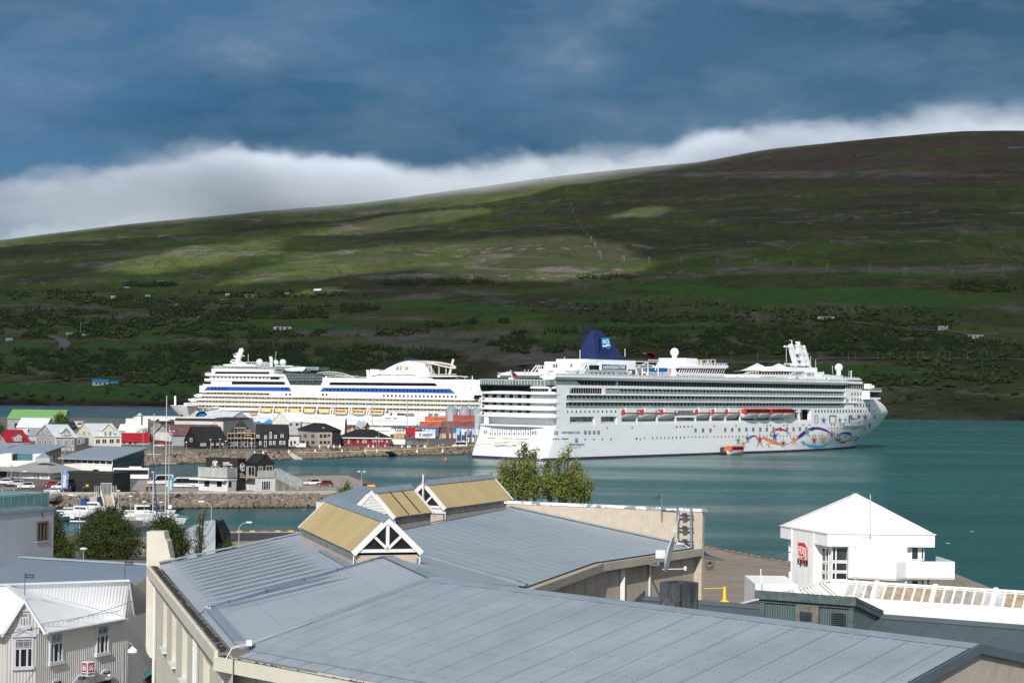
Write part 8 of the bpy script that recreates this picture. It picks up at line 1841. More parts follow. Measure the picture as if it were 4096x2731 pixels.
m_=MB();f2 .rect(m_,*TV(640,258),*TV(838,356),.05,.04);m_.mk('gable_cladding',WHW,th,0,1);m_=MB();f2 .rect(m_,*TV(640,358),*TV(838,412),.06,.04);m_.mk('red_base',wm('dull_red',(.20,.03,.03)),th,0,1)
hs('warehouse','low rust-red roof behind the black long house',T1,(985,330),1350,None,295,2,2.4,GYW,MAR,dp=14,Yd=830)
hs('house','long black tarred warehouse with white windows',T1,(1152,512),1492,992,432,30,6.2,BLK,BLK,wins=[('L',1058,385,1088,430,2,2),('F',1180,437,1211,479,2,2),('F',1215,437,1246,479,2,2),('F',1304,434,1334,473,2,2),('F',1366,432,1395,472,2,2),('F',1428,431,1457,470,2,2)],ov=.3)
th,f1,f2,*_=hs('house','tall black house wrapped in scaffolding',T1,(1495,508),1830,None,385,10,8,BLK,BLK,'hip',dp=15,wins=[('F',1622,278,1650,325),('F',1678,278,1706,322),('F',1575,350,1602,388),('F',1648,350,1676,388),('F',1540,427,1568,472),('F',1590,425,1617,470),('F',1660,424,1688,468),('F',1765,422,1792,465),('F',1700,418,1735,492,1,1)])
sc_=thing('scaffold','steel scaffold with timber decks on the tall black house','scaffold',tuple(f1 .pos(0,2.6,2)));m_=MB()
for x in range(1498,1830,40):
 for o_ in(.5,1.8):m_.beam(f1 .at(*T1(x,505),o_),f1 .at(*T1(x,285 if 1560<x<1760 else 330),o_),.14)
for y in(330,390,440,480):
 for o_ in(.5,1.8):m_.beam(f1 .at(*T1(1495,y),o_),f1 .at(*T1(1828,y),o_),.12)
m_.mk('frame',mat('scaffold_steel',(.30,.32,.34),.5),sc_,0,1)
for(x0,x1,y)in((1495,1828,392),(1500,1820,332),(1575,1720,270),(1690,1775,385),(1700,1775,355),(1700,1775,325),(1700,1775,300)):m_=MB();m_.ext([f1 .at(*T1(x0,y),.5),f1 .at(*T1(x1,y),.5),f1 .at(*T1(x1,y),1.9),f1 .at(*T1(x0,y),1.9)],(0,0,.35));m_.mk('timber_deck',mat('scaffold_timber',(.42,.29,.18),.8),sc_,0,1)
th,f1,f2,*_=hs('house','black wooden house with white windows and a central gable',T1,(1830,508),2200,None,398,4,6.2,BLK,BLK,dp=13,wins=[('F',x,y,x+27,y+45,2,2)for x,y in((1870,424),(1990,421),(2035,420),(2108,418),(2150,418),(1825,427))]+[('F',1932,418,1958,488,1,1),('F',1840,350,1875,386,2,2),('F',2122,343,2160,380,2,2)])
dormer(th,T1,f1,1915,2100,2008,296,400,345,BLK,BLK,5)
for(x,y)in((1932,355),(1993,352),(2052,350)):f1 .window('window',th,*T1(x,y),*T1(x+28,y+42),.14,2,2,WNM,.12)
f1 .window('window',th,*T1(1996,312),*T1(2018,342),.12,2,1,WNM,.12)
hs('house','low white flat-roofed annex right of the black houses',T1,(2202,480),2345,None,366,2,.3,wm('annex_grey',(.50,.51,.50)),DKR,'flat',dp=10,wins=[('F',2238,420,2260,475,1),('F',2280,418,2302,452,1),('F',2202,418,2218,452,1)],wn=DGM)
hs('warehouse','tall white gabled shed with a round vent near the liner',T1,(2230,330),2480,2028,200,38,5.0,WHW,WHW,'x',Yd=985)
hs('warehouse','grey block beside the white gabled shed',T2,(-70,320),65,None,205,3,.4,GYW,SLV,'flat',dp=14,Yd=960,wins=[('F',-60,215,-35,240,1),('F',10,212,38,240,1)],wn=DGM)
tk=thing('storage_tunnel','big rounded white storage tunnel beside the liner','building',tuple(G(*T2(260,330),2.6)));q=P(*T2(100,300),1010);m_=MB();r_=9.2;cs_=q;n_=14
for i in range(n_):a0=pi*i/n_;a1=pi*(i+1)/n_;m_.ext([V((q.x-6,q.y+r_*cos(a0),2.6+1.08*r_*sin(a0))),V((q.x-6,q.y+r_*cos(a1),2.6+1.08*r_*sin(a1))),V((q.x-6,q.y+r_*.97*cos(a1),2.6+1.05*r_*sin(a1))),V((q.x-6,q.y+r_*.97*cos(a0),2.6+1.05*r_*sin(a0)))],(29,2,0))
m_.mk('shell',wm('tunnel_white',(.66,.65,.60),.6,.05),tk,0,1)
th,f1,f2,*_=hs('office_building','cream and black two-storey office with low hipped black roof',T2,(272,482),537,38,298,28,3.2,BGE,BLK,'hip',wins=[('L',103,342,140,380,1),('L',193,342,230,380,1),('L',76,417,112,452,2),('L',193,419,230,453,2),('L',136,420,165,470,1),('F',290,342,315,383,1),('F',338,342,366,381,1),('F',387,341,413,381,1),('F',290,419,315,455,1),('F',338,418,365,454,1),('F',387,417,413,453,1)],wn=DGM,ov=.7)
m_=MB();f1 .rect(m_,*T2(436,300),*T2(538,474),.06,.05);m_.mk('black_cladding',BRD,th,0,1)
m_=MB();f1 .rect(m_,*T2(318,343),*T2(338,383),.07,.04);f1 .rect(m_,*T2(318,420),*T2(338,455),.07,.04);f1 .rect(m_,*T2(368,342),*T2(388,381),.07,.04);f1 .rect(m_,*T2(368,418),*T2(388,454),.07,.04);m_.mk('tan_panel',wm('tan_panel',(.28,.22,.16)),th,0,1)
th,f1,f2,*_=hs('harbour_building','long dark red building with black hipped roof and white windows',T2,(537,474),1117,None,376,7,3.6,RDW,BLK,'hip',dp=15,ov=.9,wins=[('F',792,390,812,445),('F',822,388,843,443),('F',908,387,930,432),('F',940,385,960,431),('F',980,384,998,430),('F',1013,383,1035,428),('F',1070,380,1092,440,2,3)])
m_=MB();m_.box((-.9,-.95,th['h']-.5),(th['W']+.9,-.8,th['h']-.05));m_.mk('fascia',WNM[0],th)
for(x0,y0,x1,y1,cc)in((565,402,585,452,(.35,.35,.36)),(620,394,645,460,(.45,.28,.16)),(675,398,700,448,(.03,.02,.02)),(728,412,752,445,(.40,.25,.18)),(762,400,785,440,(.05,.03,.03)),(850,392,872,418,(.2,.05,.05))):m_=MB();f1 .rect(m_,*T2(x0,y0),*T2(x1,y1),.06,.05);m_.mk('door' if x0==620 else 'wall_board',mat('board%d'%x0,cc,.7),th,0,1)
hs('hut','small brown wooden hut with grey roof by the liner quay',T2,(820,280),880,712,248,14,2.4,wm('brown_timber',(.10,.055,.035)),SLV,'y',Yd=1120,ov=1.2)
hs('hut','low dark hut left of the brown hut on the liner quay',T2,(640,280),705,None,238,0,.2,DKR,DKR,'flat',dp=4,Yd=1130)
k_=0
for x in(505,575,640,700,775,850,930,1010,1065):
 k_+=1;hs('market_stall','pale timber market hut in the row behind the red building',T2,(x,315),x+58,None,288,0,1.5,wm('pale_timber',(.55,.38,.22)),wm('stall_roof',(.10,.085,.08))if k_%3 else wm('stall_roof2',(.5,.38,.25)),'y',dp=6,Yd=1040-k_,group='timber market huts on the quay',ov=.4)
hs('marquee','long white marquee roof behind the red building',T2,(880,330),1120,None,298,2,1.6,WHW,WHW,dp=12,Yd=990)
def container(lab,c_,x0,yb,x1,yt,col,Yd,dp=2.6,text=None,end=None,nm='shipping_container',grp='stacked shipping containers',tc=(.8,.8,.8)):
 a,b_=ray(*c_((x0+x1)/2,yb));p=P(*c_(x0,yb),Yd);q=P(*c_(x1,yt),Yd);h_=P(*c_(x0,yt),Yd).z-p.z;W=q.x-p.x;th=thing(nm,lab,'container' if 'cont' in nm else 'trailer',tuple(p),0,grp)
 m=wm('cont_%d_%d'%(int(col[0]*99),int(col[2]*99)),col,.6,.18,.4);m_=MB();n_=max(4,int(W/.5));m_.box((0,.05,0),(W,dp,h_-.02))
 for i in range(n_):m_.box((W*i/n_+.05,0,.12),(W*(i+.55)/n_,.06,h_-.14))
 m_.box((0,-.01,0),(.12,.1,h_-.01));m_.box((W-.12,-.01,0),(W,.1,h_-.01));m_.box((0,-.01,h_-.14),(W,.08,h_-.01));m_.box((0,-.01,0),(W,.08,.12));m_.mk('body',m,th)
 if text:
  m_=MB();letters(m_,text,(W*.36,-.03,h_*.28),(1,0,0),(0,0,1),W*.5,h_*.42,0,.02,bold=.03,shear=.1);m_.mk('lettering',mat('cont_text%d'%int(tc[0]*9),tc,.5,0),th)
  m_=MB();letters(m_,'E',(W*.2,-.03,h_*.25),(1,0,0),(0,0,1),W*.1,h_*.52,0,.02,bold=.06,shear=.15);m_.mk('emblem',mat('cont_text%d'%int(tc[0]*9),tc,.5,0),th)
 return th
CB=(.01,.15,.36);CRd=(.42,.10,.07);COr=(.50,.12,.05);CDr=(.25,.06,.05);Yc=985
container('orange container topmost on the left stack',T2,1525,188,1785,134,COr,Yc+3);container('salmon red container second from top of the left stack',T2,1462,258,1723,190,CRd,Yc);container('bright blue container with white lettering in the left stack',T2,1436,330,1690,260,CB,Yc-2,text='EIMSKIP')
container('white container with blue lettering lowest in front of the left stack',T2,1413,385,1650,308,(.72,.72,.72),Yc-40,text='EIMSKIP',tc=(.01,.10,.30));container('brick red container topmost on the right stack',T2,1858,180,2112,114,(.34,.08,.06),Yc);container('dull red container second from top of the right stack',T2,1858,252,2112,184,CDr,Yc-.5);container('blue container with white lettering in the right stack',T2,1860,324,2110,256,CB,Yc-1,text='EIMSKIP')
container('dark blue container at the bottom of the right stack',T2,1905,390,2110,326,(.01,.08,.22),Yc-1.5);container('cream container beside the dark blue one at the bottom of the right stack',T2,1858,390,1903,328,(.55,.50,.40),Yc-2);container('blue container partly hidden by the ship stern',T2,2162,320,2200,205,(.01,.12,.40),Yc)
cc=[(.25,.06,.05),(.01,.12,.25),(.45,.42,.35),(.20,.05,.06),(.12,.12,.13),(.35,.10,.05)];i=0
for x0 in(1690,1723,1750,1778,1810,1838):
 for(y0,y1)in((190,258),(262,326),(328,390)):
  if x0<1700 and y0==190:continue
  i+=1;container('container end seen in the narrow gap between the two coloured stacks',T2,x0,y1,x0+26,y0,cc[(i*5+x0)%6],Yc+1+i*.01,dp=6,grp='container ends between the stacks')
th=container('white lorry trailer with black lettering left of the red cab',T2,1115,340,1300,275,(.74,.74,.74),960,text=None,nm='lorry_trailer',grp='parked lorry trailers');m_=MB();letters(m_,'GS-FRAKT',(2.6,-.03,1.4),(1,0,0),(0,0,1),12.5,2.2,0,.02,bold=.02);m_.mk('lettering',mat('ink',(.015,.02,.03),.5,0),th)
container('white lorry trailer with blue emblem right of the red cab',T2,1345,335,1460,272,(.74,.74,.74),975,nm='lorry_trailer',grp='parked lorry trailers');p=P(*T2(1300,370),955);th=thing('lorry','red lorry cab between white trailers','lorry',tuple(p));m_=MB();m_.box((0,0,.6),(8.6,2.6,3.9));m_.box((.3,0,3.9),(5,2.6,4.6));m_.mk('cab',mat('lorry_red',(.35,.015,.02),.35),th);m_=MB();m_.box((5.5,-.05,2.6),(8.7,2.4,3.7));m_.mk('window',WNM[1],th)
for x in(2,7.5):m_=MB();m_.tube((x,-.1,.6),(x,.4,.6),.65,n=12);m_.mk('wheel',BLK,th)
for(x0,x1,y0,y1,lab)in((1160,1200,330,388,'left'),(1205,1245,325,388,'middle'),(1248,1282,332,388,'right')):
 p=P(*T2(x0,y1),900);q=P(*T2(x1,y0),900);th=thing('timber_stack','pale stack of sawn timber, %s one of the three by the trailers'%lab,'timber stack',tuple(p),0,'timber stacks');m_=MB();n_=7
 for i in range(n_):m_.box((0,0,(q.z-p.z)*i/n_),(q.x-p.x,3,(q.z-p.z)*(i+.82)/n_))
 m_.mk('timber',wm('sawn_timber',(.55,.38,.22)),th)
for i,(x,lab)in enumerate(((1838,'left'),(1995,'middle'),(2150,'right'))):
 p=P(*T2(x,200),1080);r_=70*.34/F*1080;zt=P(*T2(x,45),1080).z;za=P(*T2(x,12),1080).z;th=thing('grain_silo','corrugated steel silo with conical cap, %s of three'%lab,'silo',(p.x,p.y,2.6),0,'steel silos behind the containers');m_=MB();pr_=[]
 for j in range(24):z=(zt-2.6)*j/24;pr_+=[(r_,z),(r_*1.012,z+.5)]
 pr_.append((r_,zt-2.6));m_.lathe(pr_,24);m_.mk('shell',wm('silo_steel',(.34,.38,.41),.4,.15,.4),th);m_=MB();m_.lathe([(r_*1.03,zt-2.6),(1,za-2.6),(.8,za-2)],24);m_.mk('cap',wm('silo_cap',(.28,.32,.35),.4),th)
th=thing('silo_gantry','steel catwalk running over the three silos','gantry',tuple(P(*T2(1800,0),1080)));m_=MB()
for y in(-8,3):m_.beam(P(*T2(1790,y),1079),P(*T2(2230,y),1079),.4)
for i in range(16):m_.beam(P(*T2(1795+i*28,-8),1079),P(*T2(1805+i*28,3),1079),.2)
for x in(1912,2072):m_.beam(P(*T2(x,2),1079),P(*T2(x,200),1079),.6)
m_.mk('frame',STB,th,0,1)
# glass-fronted halls with tilted grey roofs, pyramid-lantern building, black cabin
def slab(name,label,roofpts,Yg,th_t,wallm,walls,rm=BGR):
 th=thing(name,label,'building',(roofpts[0].x,roofpts[0].y,2.6));m_=MB();m_.ext([p for p in roofpts],(0,0,.35));m_.mk('roof',rm,th,0,1);return th
def q3(c_,x,y,Y):return P(*c_(x,y),Y)
rp=[q3(T4,655,670,560),q3(T4,1288,690,548),q3(T4,1708,548,592),q3(T4,1095,530,640)];th=slab('glass_hall','hall with tilted grey roof and dark glass front, right one of the pair',rp,0,.3,None,None)
A=G(*T4(1282,850),2.6);A=V((q3(T4,1282,700,549).x,549,2.6));Bp=V((q3(T4,1645,600,590).x,590,2.6));C_=V((q3(T4,722,700,561).x,561.5,2.6))
zA=rp[1].z-.1;zB=rp[2].z-.3;zC=rp[0].z-.05;m_=MB();m_.poly([A,Bp,V((Bp.x,Bp.y,zB)),V((A.x,A.y,zA))]);m_.mk('glass_wall',glass('hall_glass',(.012,.02,.022),.06),th,0,1);m_=MB();gm=mat('mullion_grey',(.16,.22,.24),.5)
for i in range(10):p=A.lerp(Bp,i/9);m_.beam(p+V((0,-.1,0)),V((p.x,p.y-.1,zA+(zB-zA)*i/9)),.14)
for f in(.35,.7):m_.beam(A+up*(zA-2.6)*f+V((0,-.1,0)),Bp+up*(zA-2.6)*f+V((0,-.1,0)),.12)
m_.mk('mullion',gm,th,0,1);m_=MB();m_.ext([C_,A,V((A.x,A.y,zA-1.1)),V((C_.x,C_.y,zC-1.1))],(0,.3,0));m_.mk('wall',WHW,th,0,1);m_=MB();m_.ext([V((C_.x,C_.y,zC-1.1)),V((A.x,A.y,zA-1.1)),V((A.x,A.y,zA)),V((C_.x,C_.y,zC))],(0,.3,0));m_.mk('strip_window',DGM[1],th,0,1);m_=MB()
for i in range(9):p=C_.lerp(A,i/8);m_.beam(V((p.x,p.y-.1,zC-1.2)),V((p.x,p.y-.1,zC)),.2)
m_.ext([V((C_.x,C_.y-.15,zC-1.3)),V((A.x,A.y-.15,zA-1.3)),V((A.x,A.y-.15,zA-1.0)),V((C_.x,C_.y-.15,zC-1.0))],(0,.2,0));m_.mk('window_post',WNM[0],th,0,1)
m_=MB();f_=Face(C_,A-C_);f_.rect(m_,*T4(1062,788),*T4(1125,822),.1,.05);m_.mk('window',DGM[1],th,0,1)
rp=[q3(T4,-300,780,590),q3(T4,500,615,575),q3(T4,760,524,610),q3(T4,170,510,660),q3(T4,-300,560,700)];th=slab('glass_hall','hall with tilted grey roof and dark glass front, left one of the pair',rp,0,.3,None,None)
A=V((*q3(T4,460,620,577).xy,2.6));Bp=V((*q3(T4,695,560,607).xy,2.6));m_=MB();m_.poly([A,Bp,V((Bp.x,Bp.y,q3(T4,695,545,607).z)),V((A.x,A.y,q3(T4,470,625,577).z))]);m_.mk('glass_wall',glass('hall_glass',(.012,.02,.022),.06),th,0,1);m_=MB()
for i in range(7):p=A.lerp(Bp,i/6);m_.beam(p+V((0,-.1,0)),V((p.x,p.y-.1,q3(T4,470+37*i,622-12*i,p.y).z)),.14)
m_.mk('mullion',gm,th,0,1)
th=thing('pyramid_roofed_building','white single-storey building with grey hipped roof and small glass pyramid','building',tuple(G(*T0(1000,1420),2.6)));Yp=540
cF=q3(T0,1000,1232,528);cL=q3(T0,-60,1190,534);cR=q3(T0,1640,1185,552);ap=q3(T0,830,1012,556);apR=q3(T0,985,1005,562);apL=q3(T0,690,1008,556);bk=q3(T0,400,1080,580);m_=MB();m_.poly([cL,cF,apR*.5+ap*.5,apL]);m_.poly([cF,cR,apR,apR*.5+ap*.5]);m_.poly([cL,apL,bk,q3(T0,-200,1065,575)]);m_.mk('roof',wm('warm_grey_roof',(.33,.32,.31),.6,.06),th,0,1)
m_=MB();wf=[V((*(q3(T0,130,1220,536).xy),0)),V((*(q3(T0,975,1240,530).xy),0)),V((*(q3(T0,1180,1220,541).xy),0))];zt=cF.z-.1
for a,c_ in zip(wf[:-1],wf[1:]):m_.ext([V((a.x,a.y,2.6)),V((c_.x,c_.y,2.6)),V((c_.x,c_.y,zt)),V((a.x,a.y,zt))],(0,.3,0))
m_.mk('wall',WHW,th,0,1);f_=Face(wf[0],wf[1]-wf[0]);PW_=[WNM[0],mat('blind_grey',(.42,.45,.46),.4,.1)]
for(x0,x1)in((150,285),(315,450),(650,785),(812,950)):f_.window('window',th,*T0(x0,1238),*T0(x1,1350),.12,2,2,PW_,.06)
m_=MB();f_.box(m_,*(f_.s_(*T0(742,1310)),f_.z_(*T0(755,1325)),f_.s_(*T0(768,1310)),f_.z_(*T0(755,1302))),.12,.04);m_.mk('red_heart',mat('heart_red',(.5,.02,.03),.5),th,0,1)
m_=MB();b0=q3(T0,690,1000,549);m_.box((b0 .x,b0 .y,b0 .z-.3),(b0 .x+4.3,b0 .y+4,b0 .z+1.0));m_.add([(b0 .x,b0 .y,b0 .z+1.0),(b0 .x+4.3,b0 .y,b0 .z+1.0),(b0 .x+4.3,b0 .y+4,b0 .z+1.0),(b0 .x,b0 .y+4,b0 .z+1.0),(b0 .x+2.1,b0 .y+2,b0 .z+2.6)],[(0,1,4),(1,2,4),(2,3,4),(3,0,4)],1);m_.mk('glass_pyramid',[GYW,mat('pyramid_glass',(.18,.24,.26),.15)],th,0,1)
th=thing('white_terrace_block','white block with a glass-walled cut-out terrace in its roof','building',tuple(q3(T0,220,1060,566)));m_=MB();Yt=566
for pts in(((-150,1055),(-150,900),(85,850),(225,850),(225,1055)),((225,990),(640,990),(640,1060),(225,1060)),((640,860),(800,862),(890,960),(640,1055)),((-300,1060),(640,1060),(640,1100),(-300,1100))):m_.ext([q3(T0,x,y,Yt)for x,y in pts],(0,6,0))
m_.mk('wall',WHW,th,0,1);m_=MB();m_.ext([q3(T0,x,y,Yt+2)for x,y in((225,992),(642,992),(642,858),(225,852))],(0,.3,0));m_.mk('terrace_glass',mat('teal_glass',(.05,.16,.18),.12,.3,.2),th,0,1);m_=MB();m_.ext([q3(T0,x,y,Yt+1.5)for x,y in((238,985),(325,985),(325,855),(238,855))],(0,.3,0));m_.mk('doorway',DGM[1],th,0,1)
th,f1,f2,*_=hs('black_cabin','flat black timber cabin with glass doors behind the sea wall',TC,(1085,300),1252,590,108,72,.2,BRD,DKR,'flat',wins=[('L',655,186,714,278,3),('L',722,186,776,278,3),('L',820,190,876,282,2),('F',1098,197,1120,265,1)],wn=DGM)
m_=MB();f2 .rect(m_,*TC(548,152),*TC(715,165),1.2,1.2);m_.mk('door_canopy',BRD,th,0,1);m_=MB();f2 .rect(m_,*TC(825,208),*TC(852,230),.12,.04);m_.mk('yellow_sticker',YB,th,0,1)
# whale watching house
th,f1,f2,*_=hs('whale_watching_house','dark brown two-storey block with whale tail logo on the pier',TW,(1040,430),1130,703,100,62,.25,wm('chocolate_panel',(.030,.020,.017),.6,.1),DKR,'flat',Yd=None,wins=[('L',762,172,854,230,4),('L',890,176,934,272,1),('L',968,178,990,275,1)],wn=[WNM[0],WNM[1]])
LGm=mat('logo_white',(.72,.72,.72),.5,0)
def tail(fc,cx,cy,r,rx=1):
 m_=MB();q=lambda x,y:fc.at(*TW(cx+x*r*rx,cy+y*r),.1);pts=[q(cos(a),sin(a))for a in[pi*.15+(2*pi*.9)*j/16 for j in range(17)]];m_.path(pts,.09,4);m_.ext([q(-.75,-.75),q(-.1,-.35),q(0,-.15),q(.1,-.35),q(.85,-.85),q(.75,-.2),q(.35,.1),q(.2,.9),q(-.15,.9),q(-.3,.1),q(-.7,-.2)],fc.n*-.04);m_.mk('tail_logo',LGm,th,0,1)
tail(f2,805,137,26);tail(f1,1092,182,42,.55);m_=MB();textpx(m_,'WHALE',lambda x,y:f2 .at(x,y,.1),*TW(888,126),*TW(958,142),bold=.05);textpx(m_,'WATCHING',lambda x,y:f2 .at(x,y,.1),*TW(888,146),*TW(988,162),bold=.04);textpx(m_,'WHALE',lambda x,y:f1 .at(x,y,.1),*TW(1062,243),*TW(1100,256),bold=.05);textpx(m_,'WATCHING',lambda x,y:f1 .at(x,y,.1),*TW(1062,262),*TW(1116,275),bold=.05);textpx(m_,'AKUREYRI',lambda x,y:f1 .at(x,y,.1),*TW(1062,281),*TW(1116,295),bold=.05);m_.mk('lettering',LGm,th,0,1)
RIBW=wm('ribbed_white',(.58,.58,.60));SIL_=G(*TW(935,445),2.6)
th2,g1,g2_,*_=hs('pier_kiosk','low pale ribbed kiosk with railed roof terrace in front of the whale block',TW,(936,445),1030,627,325,62,.35,RIBW,WHW,'flat',wins=[('L',690,330,742,385,2),('L',825,332,874,388,2),('F',948,335,972,392,1)],wn=DGM)
def railing(par,pts,h_=1.1,st=1.1,glassy=True,m=None):
 m_=MB();mg=MB()
 for a,c_ in zip(pts[:-1],pts[1:]):
  n_=max(1,int((c_-a).length/st));m_.beam(a+up*h_,c_+up*h_,.09)
  for i in range(n_+1):p=a.lerp(c_,i/n_);m_.beam(p,p+up*h_,.07)
  mg.ext([a+up*.1,c_+up*.1,c_+up*(h_-.1),a+up*(h_-.1)],(0,.02,0))
 m_.mk('railing',m or mat('rail_pale',(.62,.61,.58),.5),par,0,1)
 if glassy:mg.mk('railing_panel',mat('rail_panel',(.36,.38,.38),.2),par,0,1)
zk=g2_.z_(*TW(936,300));s0=g2_.s_(*TW(624,310));railing(th2,[g2_.pos(s0,zk,.1),g2_.pos(0,zk,.1),g2_.pos(0,zk,.1)+g1 .d*4],2.6,2.2)
m_=MB();g2_.rect(m_,*TW(560,308),*TW(935,318),1.4,1.5);m_.mk('canopy',WHW,th2,0,1)
th3,h1,h2,*_=hs('pier_house','pier house with dark gabled upper floor and pale ribbed ground floor',TW,(1255,435),1432,1132,142,38,2.3,BRD,BLK,'y',wins=[('L',1140,174,1158,272,1),('L',1158,174,1230,274,3),('L',1140,318,1160,424,1),('L',1160,318,1228,424,3),('F',1268,173,1310,228,2),('F',1345,165,1415,230,3)],wn=[WNM[0],WNM[1]],ov=.15)
m_=MB();h2 .rect(m_,*TW(1132,280),*TW(1255,438),.05,.04);zf_=h1 .z_(*TW(1255,290));h1 .box(m_,0,2.6,th3['W'],zf_,.05,.04);m_.mk('ribbed_base',RIBW,th3,0,1)
dk=thing('deck_terrace','pale ribbed terrace with wide timber steps and glass rails','terrace',tuple(G(*TW(1255,435),2.6)));s0,s1,s2=0,h1 .s_(*TW(1445,300)),h1 .s_(*TW(1690,440));ot=9.0;Z0=2.6
DKF=Face(h1 .pos(0,0,3.2),h1 .d);s1=DKF.s_(*TW(1445,300));s2=DKF.s_(*TW(1685,440));m_=MB();m_.ext([DKF.pos(DKF.s_(*TW(1232,400)),Z0),DKF.pos(s2,Z0),DKF.pos(s1,zf_-.2),DKF.pos(DKF.s_(*TW(1232,300)),zf_-.2)],(.0,.5,0));m_.mk('side_wall',RIBW,dk,0,1)
DKF.window('glass_door',dk,*TW(1297,325),*TW(1395,428),.15,4,1,WNM,.06)
TMB=wm('step_timber',(.34,.25,.17));bkv=DKF.n*-8;m_=MB();m_.ext([DKF.pos(DKF.s_(*TW(1255,300)),zf_-.25),DKF.pos(s1,zf_-.25),DKF.pos(s1,zf_),DKF.pos(DKF.s_(*TW(1255,300)),zf_)],bkv);n_=9
for i in range(n_):sa2=s1+(s2-s1)*i/n_;z=zf_-(zf_-Z0)*(i+1)/(n_+1);m_.ext([DKF.pos(sa2,Z0),DKF.pos(sa2+(s2-s1)/n_*1.15,Z0),DKF.pos(sa2+(s2-s1)/n_*1.15,z),DKF.pos(sa2,z)],bkv)
m_.mk('timber_steps',TMB,dk,0,1)
railing(dk,[DKF.pos(DKF.s_(*TW(1255,290)),zf_,.1),DKF.pos(s1,zf_,.1),DKF.pos(s2,Z0+.3,.1)],1.9,2.0);railing(dk,[DKF.pos(s1-1,zf_,-8),DKF.pos(s1+6,zf_,-8),DKF.pos(s2+6,Z0+.4,-8)],1.9,2.0)
# marina
DKB=wm('pontoon_blue',(.02,.05,.13));DKC=wm('pontoon_deck',(.42,.40,.37));ALU=mat('aluminium',(.55,.58,.60),.35,.05,1)
def gp(c_,x,y,z=0):return G(*c_(x,y),z)
pn=thing('pontoon','long pale concrete pontoon leading out to the shore ramp','pontoon',tuple(gp(TM,1300,450)));m_=MB();a=[gp(TM,1110,262,.6),gp(TM,1165,262,.6),gp(TM,1520,478,.6),gp(TM,1235,470,.6)];m_.ext(a,(0,0,-.6));m_.mk('deck',DKC,pn,0,1)
pn=thing('pontoon','wide dark timber head of the pontoon with pale edge','pontoon',tuple(gp(TM,1500,560)));m_=MB();m_.ext([gp(TM,1225,468,.8),gp(TM,1530,478,.8),gp(TM,1680,558,.8),gp(TM,1425,582,.8)],(0,0,-.8));m_.mk('deck',wm('dark_decking',(.10,.095,.09)),pn,0,1)
for i,(x0,x1,y)in enumerate(((190,520,318),(240,560,356),(290,600,395),(395,640,482),(295,700,274),(1170,1350,276),(1250,1500,316),(1300,1480,352),(1340,1480,385),(1650,2050,345),(1700,2120,380),(1900,2060,320))):
 m_=MB();a=gp(TM,x0,y,.5);c_=gp(TM,x1,y,.5);c_=V((c_.x,a.y,.5));th=thing('finger_pontoon','narrow white-topped mooring finger on dark blue floats','pontoon',tuple(a),0,'mooring fingers of the marina');m_.beam(a,c_,1.1,.2);m_.mk('walkway',WNM[0],th,0,1);m_=MB();m_.box((a.x+.2,a.y-.5,-.3),(a.x+(c_.x-a.x)*.6,a.y+.5,.38));m_.mk('float',DKB,th,0,1)
gg=thing('gangway','sloping timber gangway with steel rails and a tall gate','gangway',tuple(gp(TM,1000,60,2.6)));a0=gp(TM,960,75,3.0);a1=gp(TM,1010,268,.7);sd=V((1.25,0,0));m_=MB();m_.ext([a0-sd,a0+sd,a1+sd,a1-sd],(0,0,-.15));m_.mk('ramp',wm('ramp_timber',(.42,.33,.24)),gg,0,1);railing(gg,[a0-sd,a1-sd],1.2,1.0,False,ALU);railing(gg,[a0+sd,a1+sd],1.2,1.0,False,ALU)
m_=MB()
for i in range(9):x=-1.3+i*.325;m_.beam(a0+V((x,0,0)),a0+V((x,0,2.9)),.08)
m_.beam(a0+V((-1.3,0,2.9)),a0+V((1.3,0,2.9)),.1)
for sx in(-1.4,1.4):
 for i in range(4):m_.beam(a0+V((sx*(1+i*.3),-.2*i,-.4)),a0+V((sx*(1+i*.3),-.2*i,2.3)),.08)
m_.mk('gate',ALU,gg,0,1);m_=MB();q=a0+V((-2.6,.5,-2.5));m_.box((q.x-.6,q.y-4,.2),(q.x+1.1,q.y+4,q.z+2.2));m_.mk('abutment',CONC,gg,0,1)
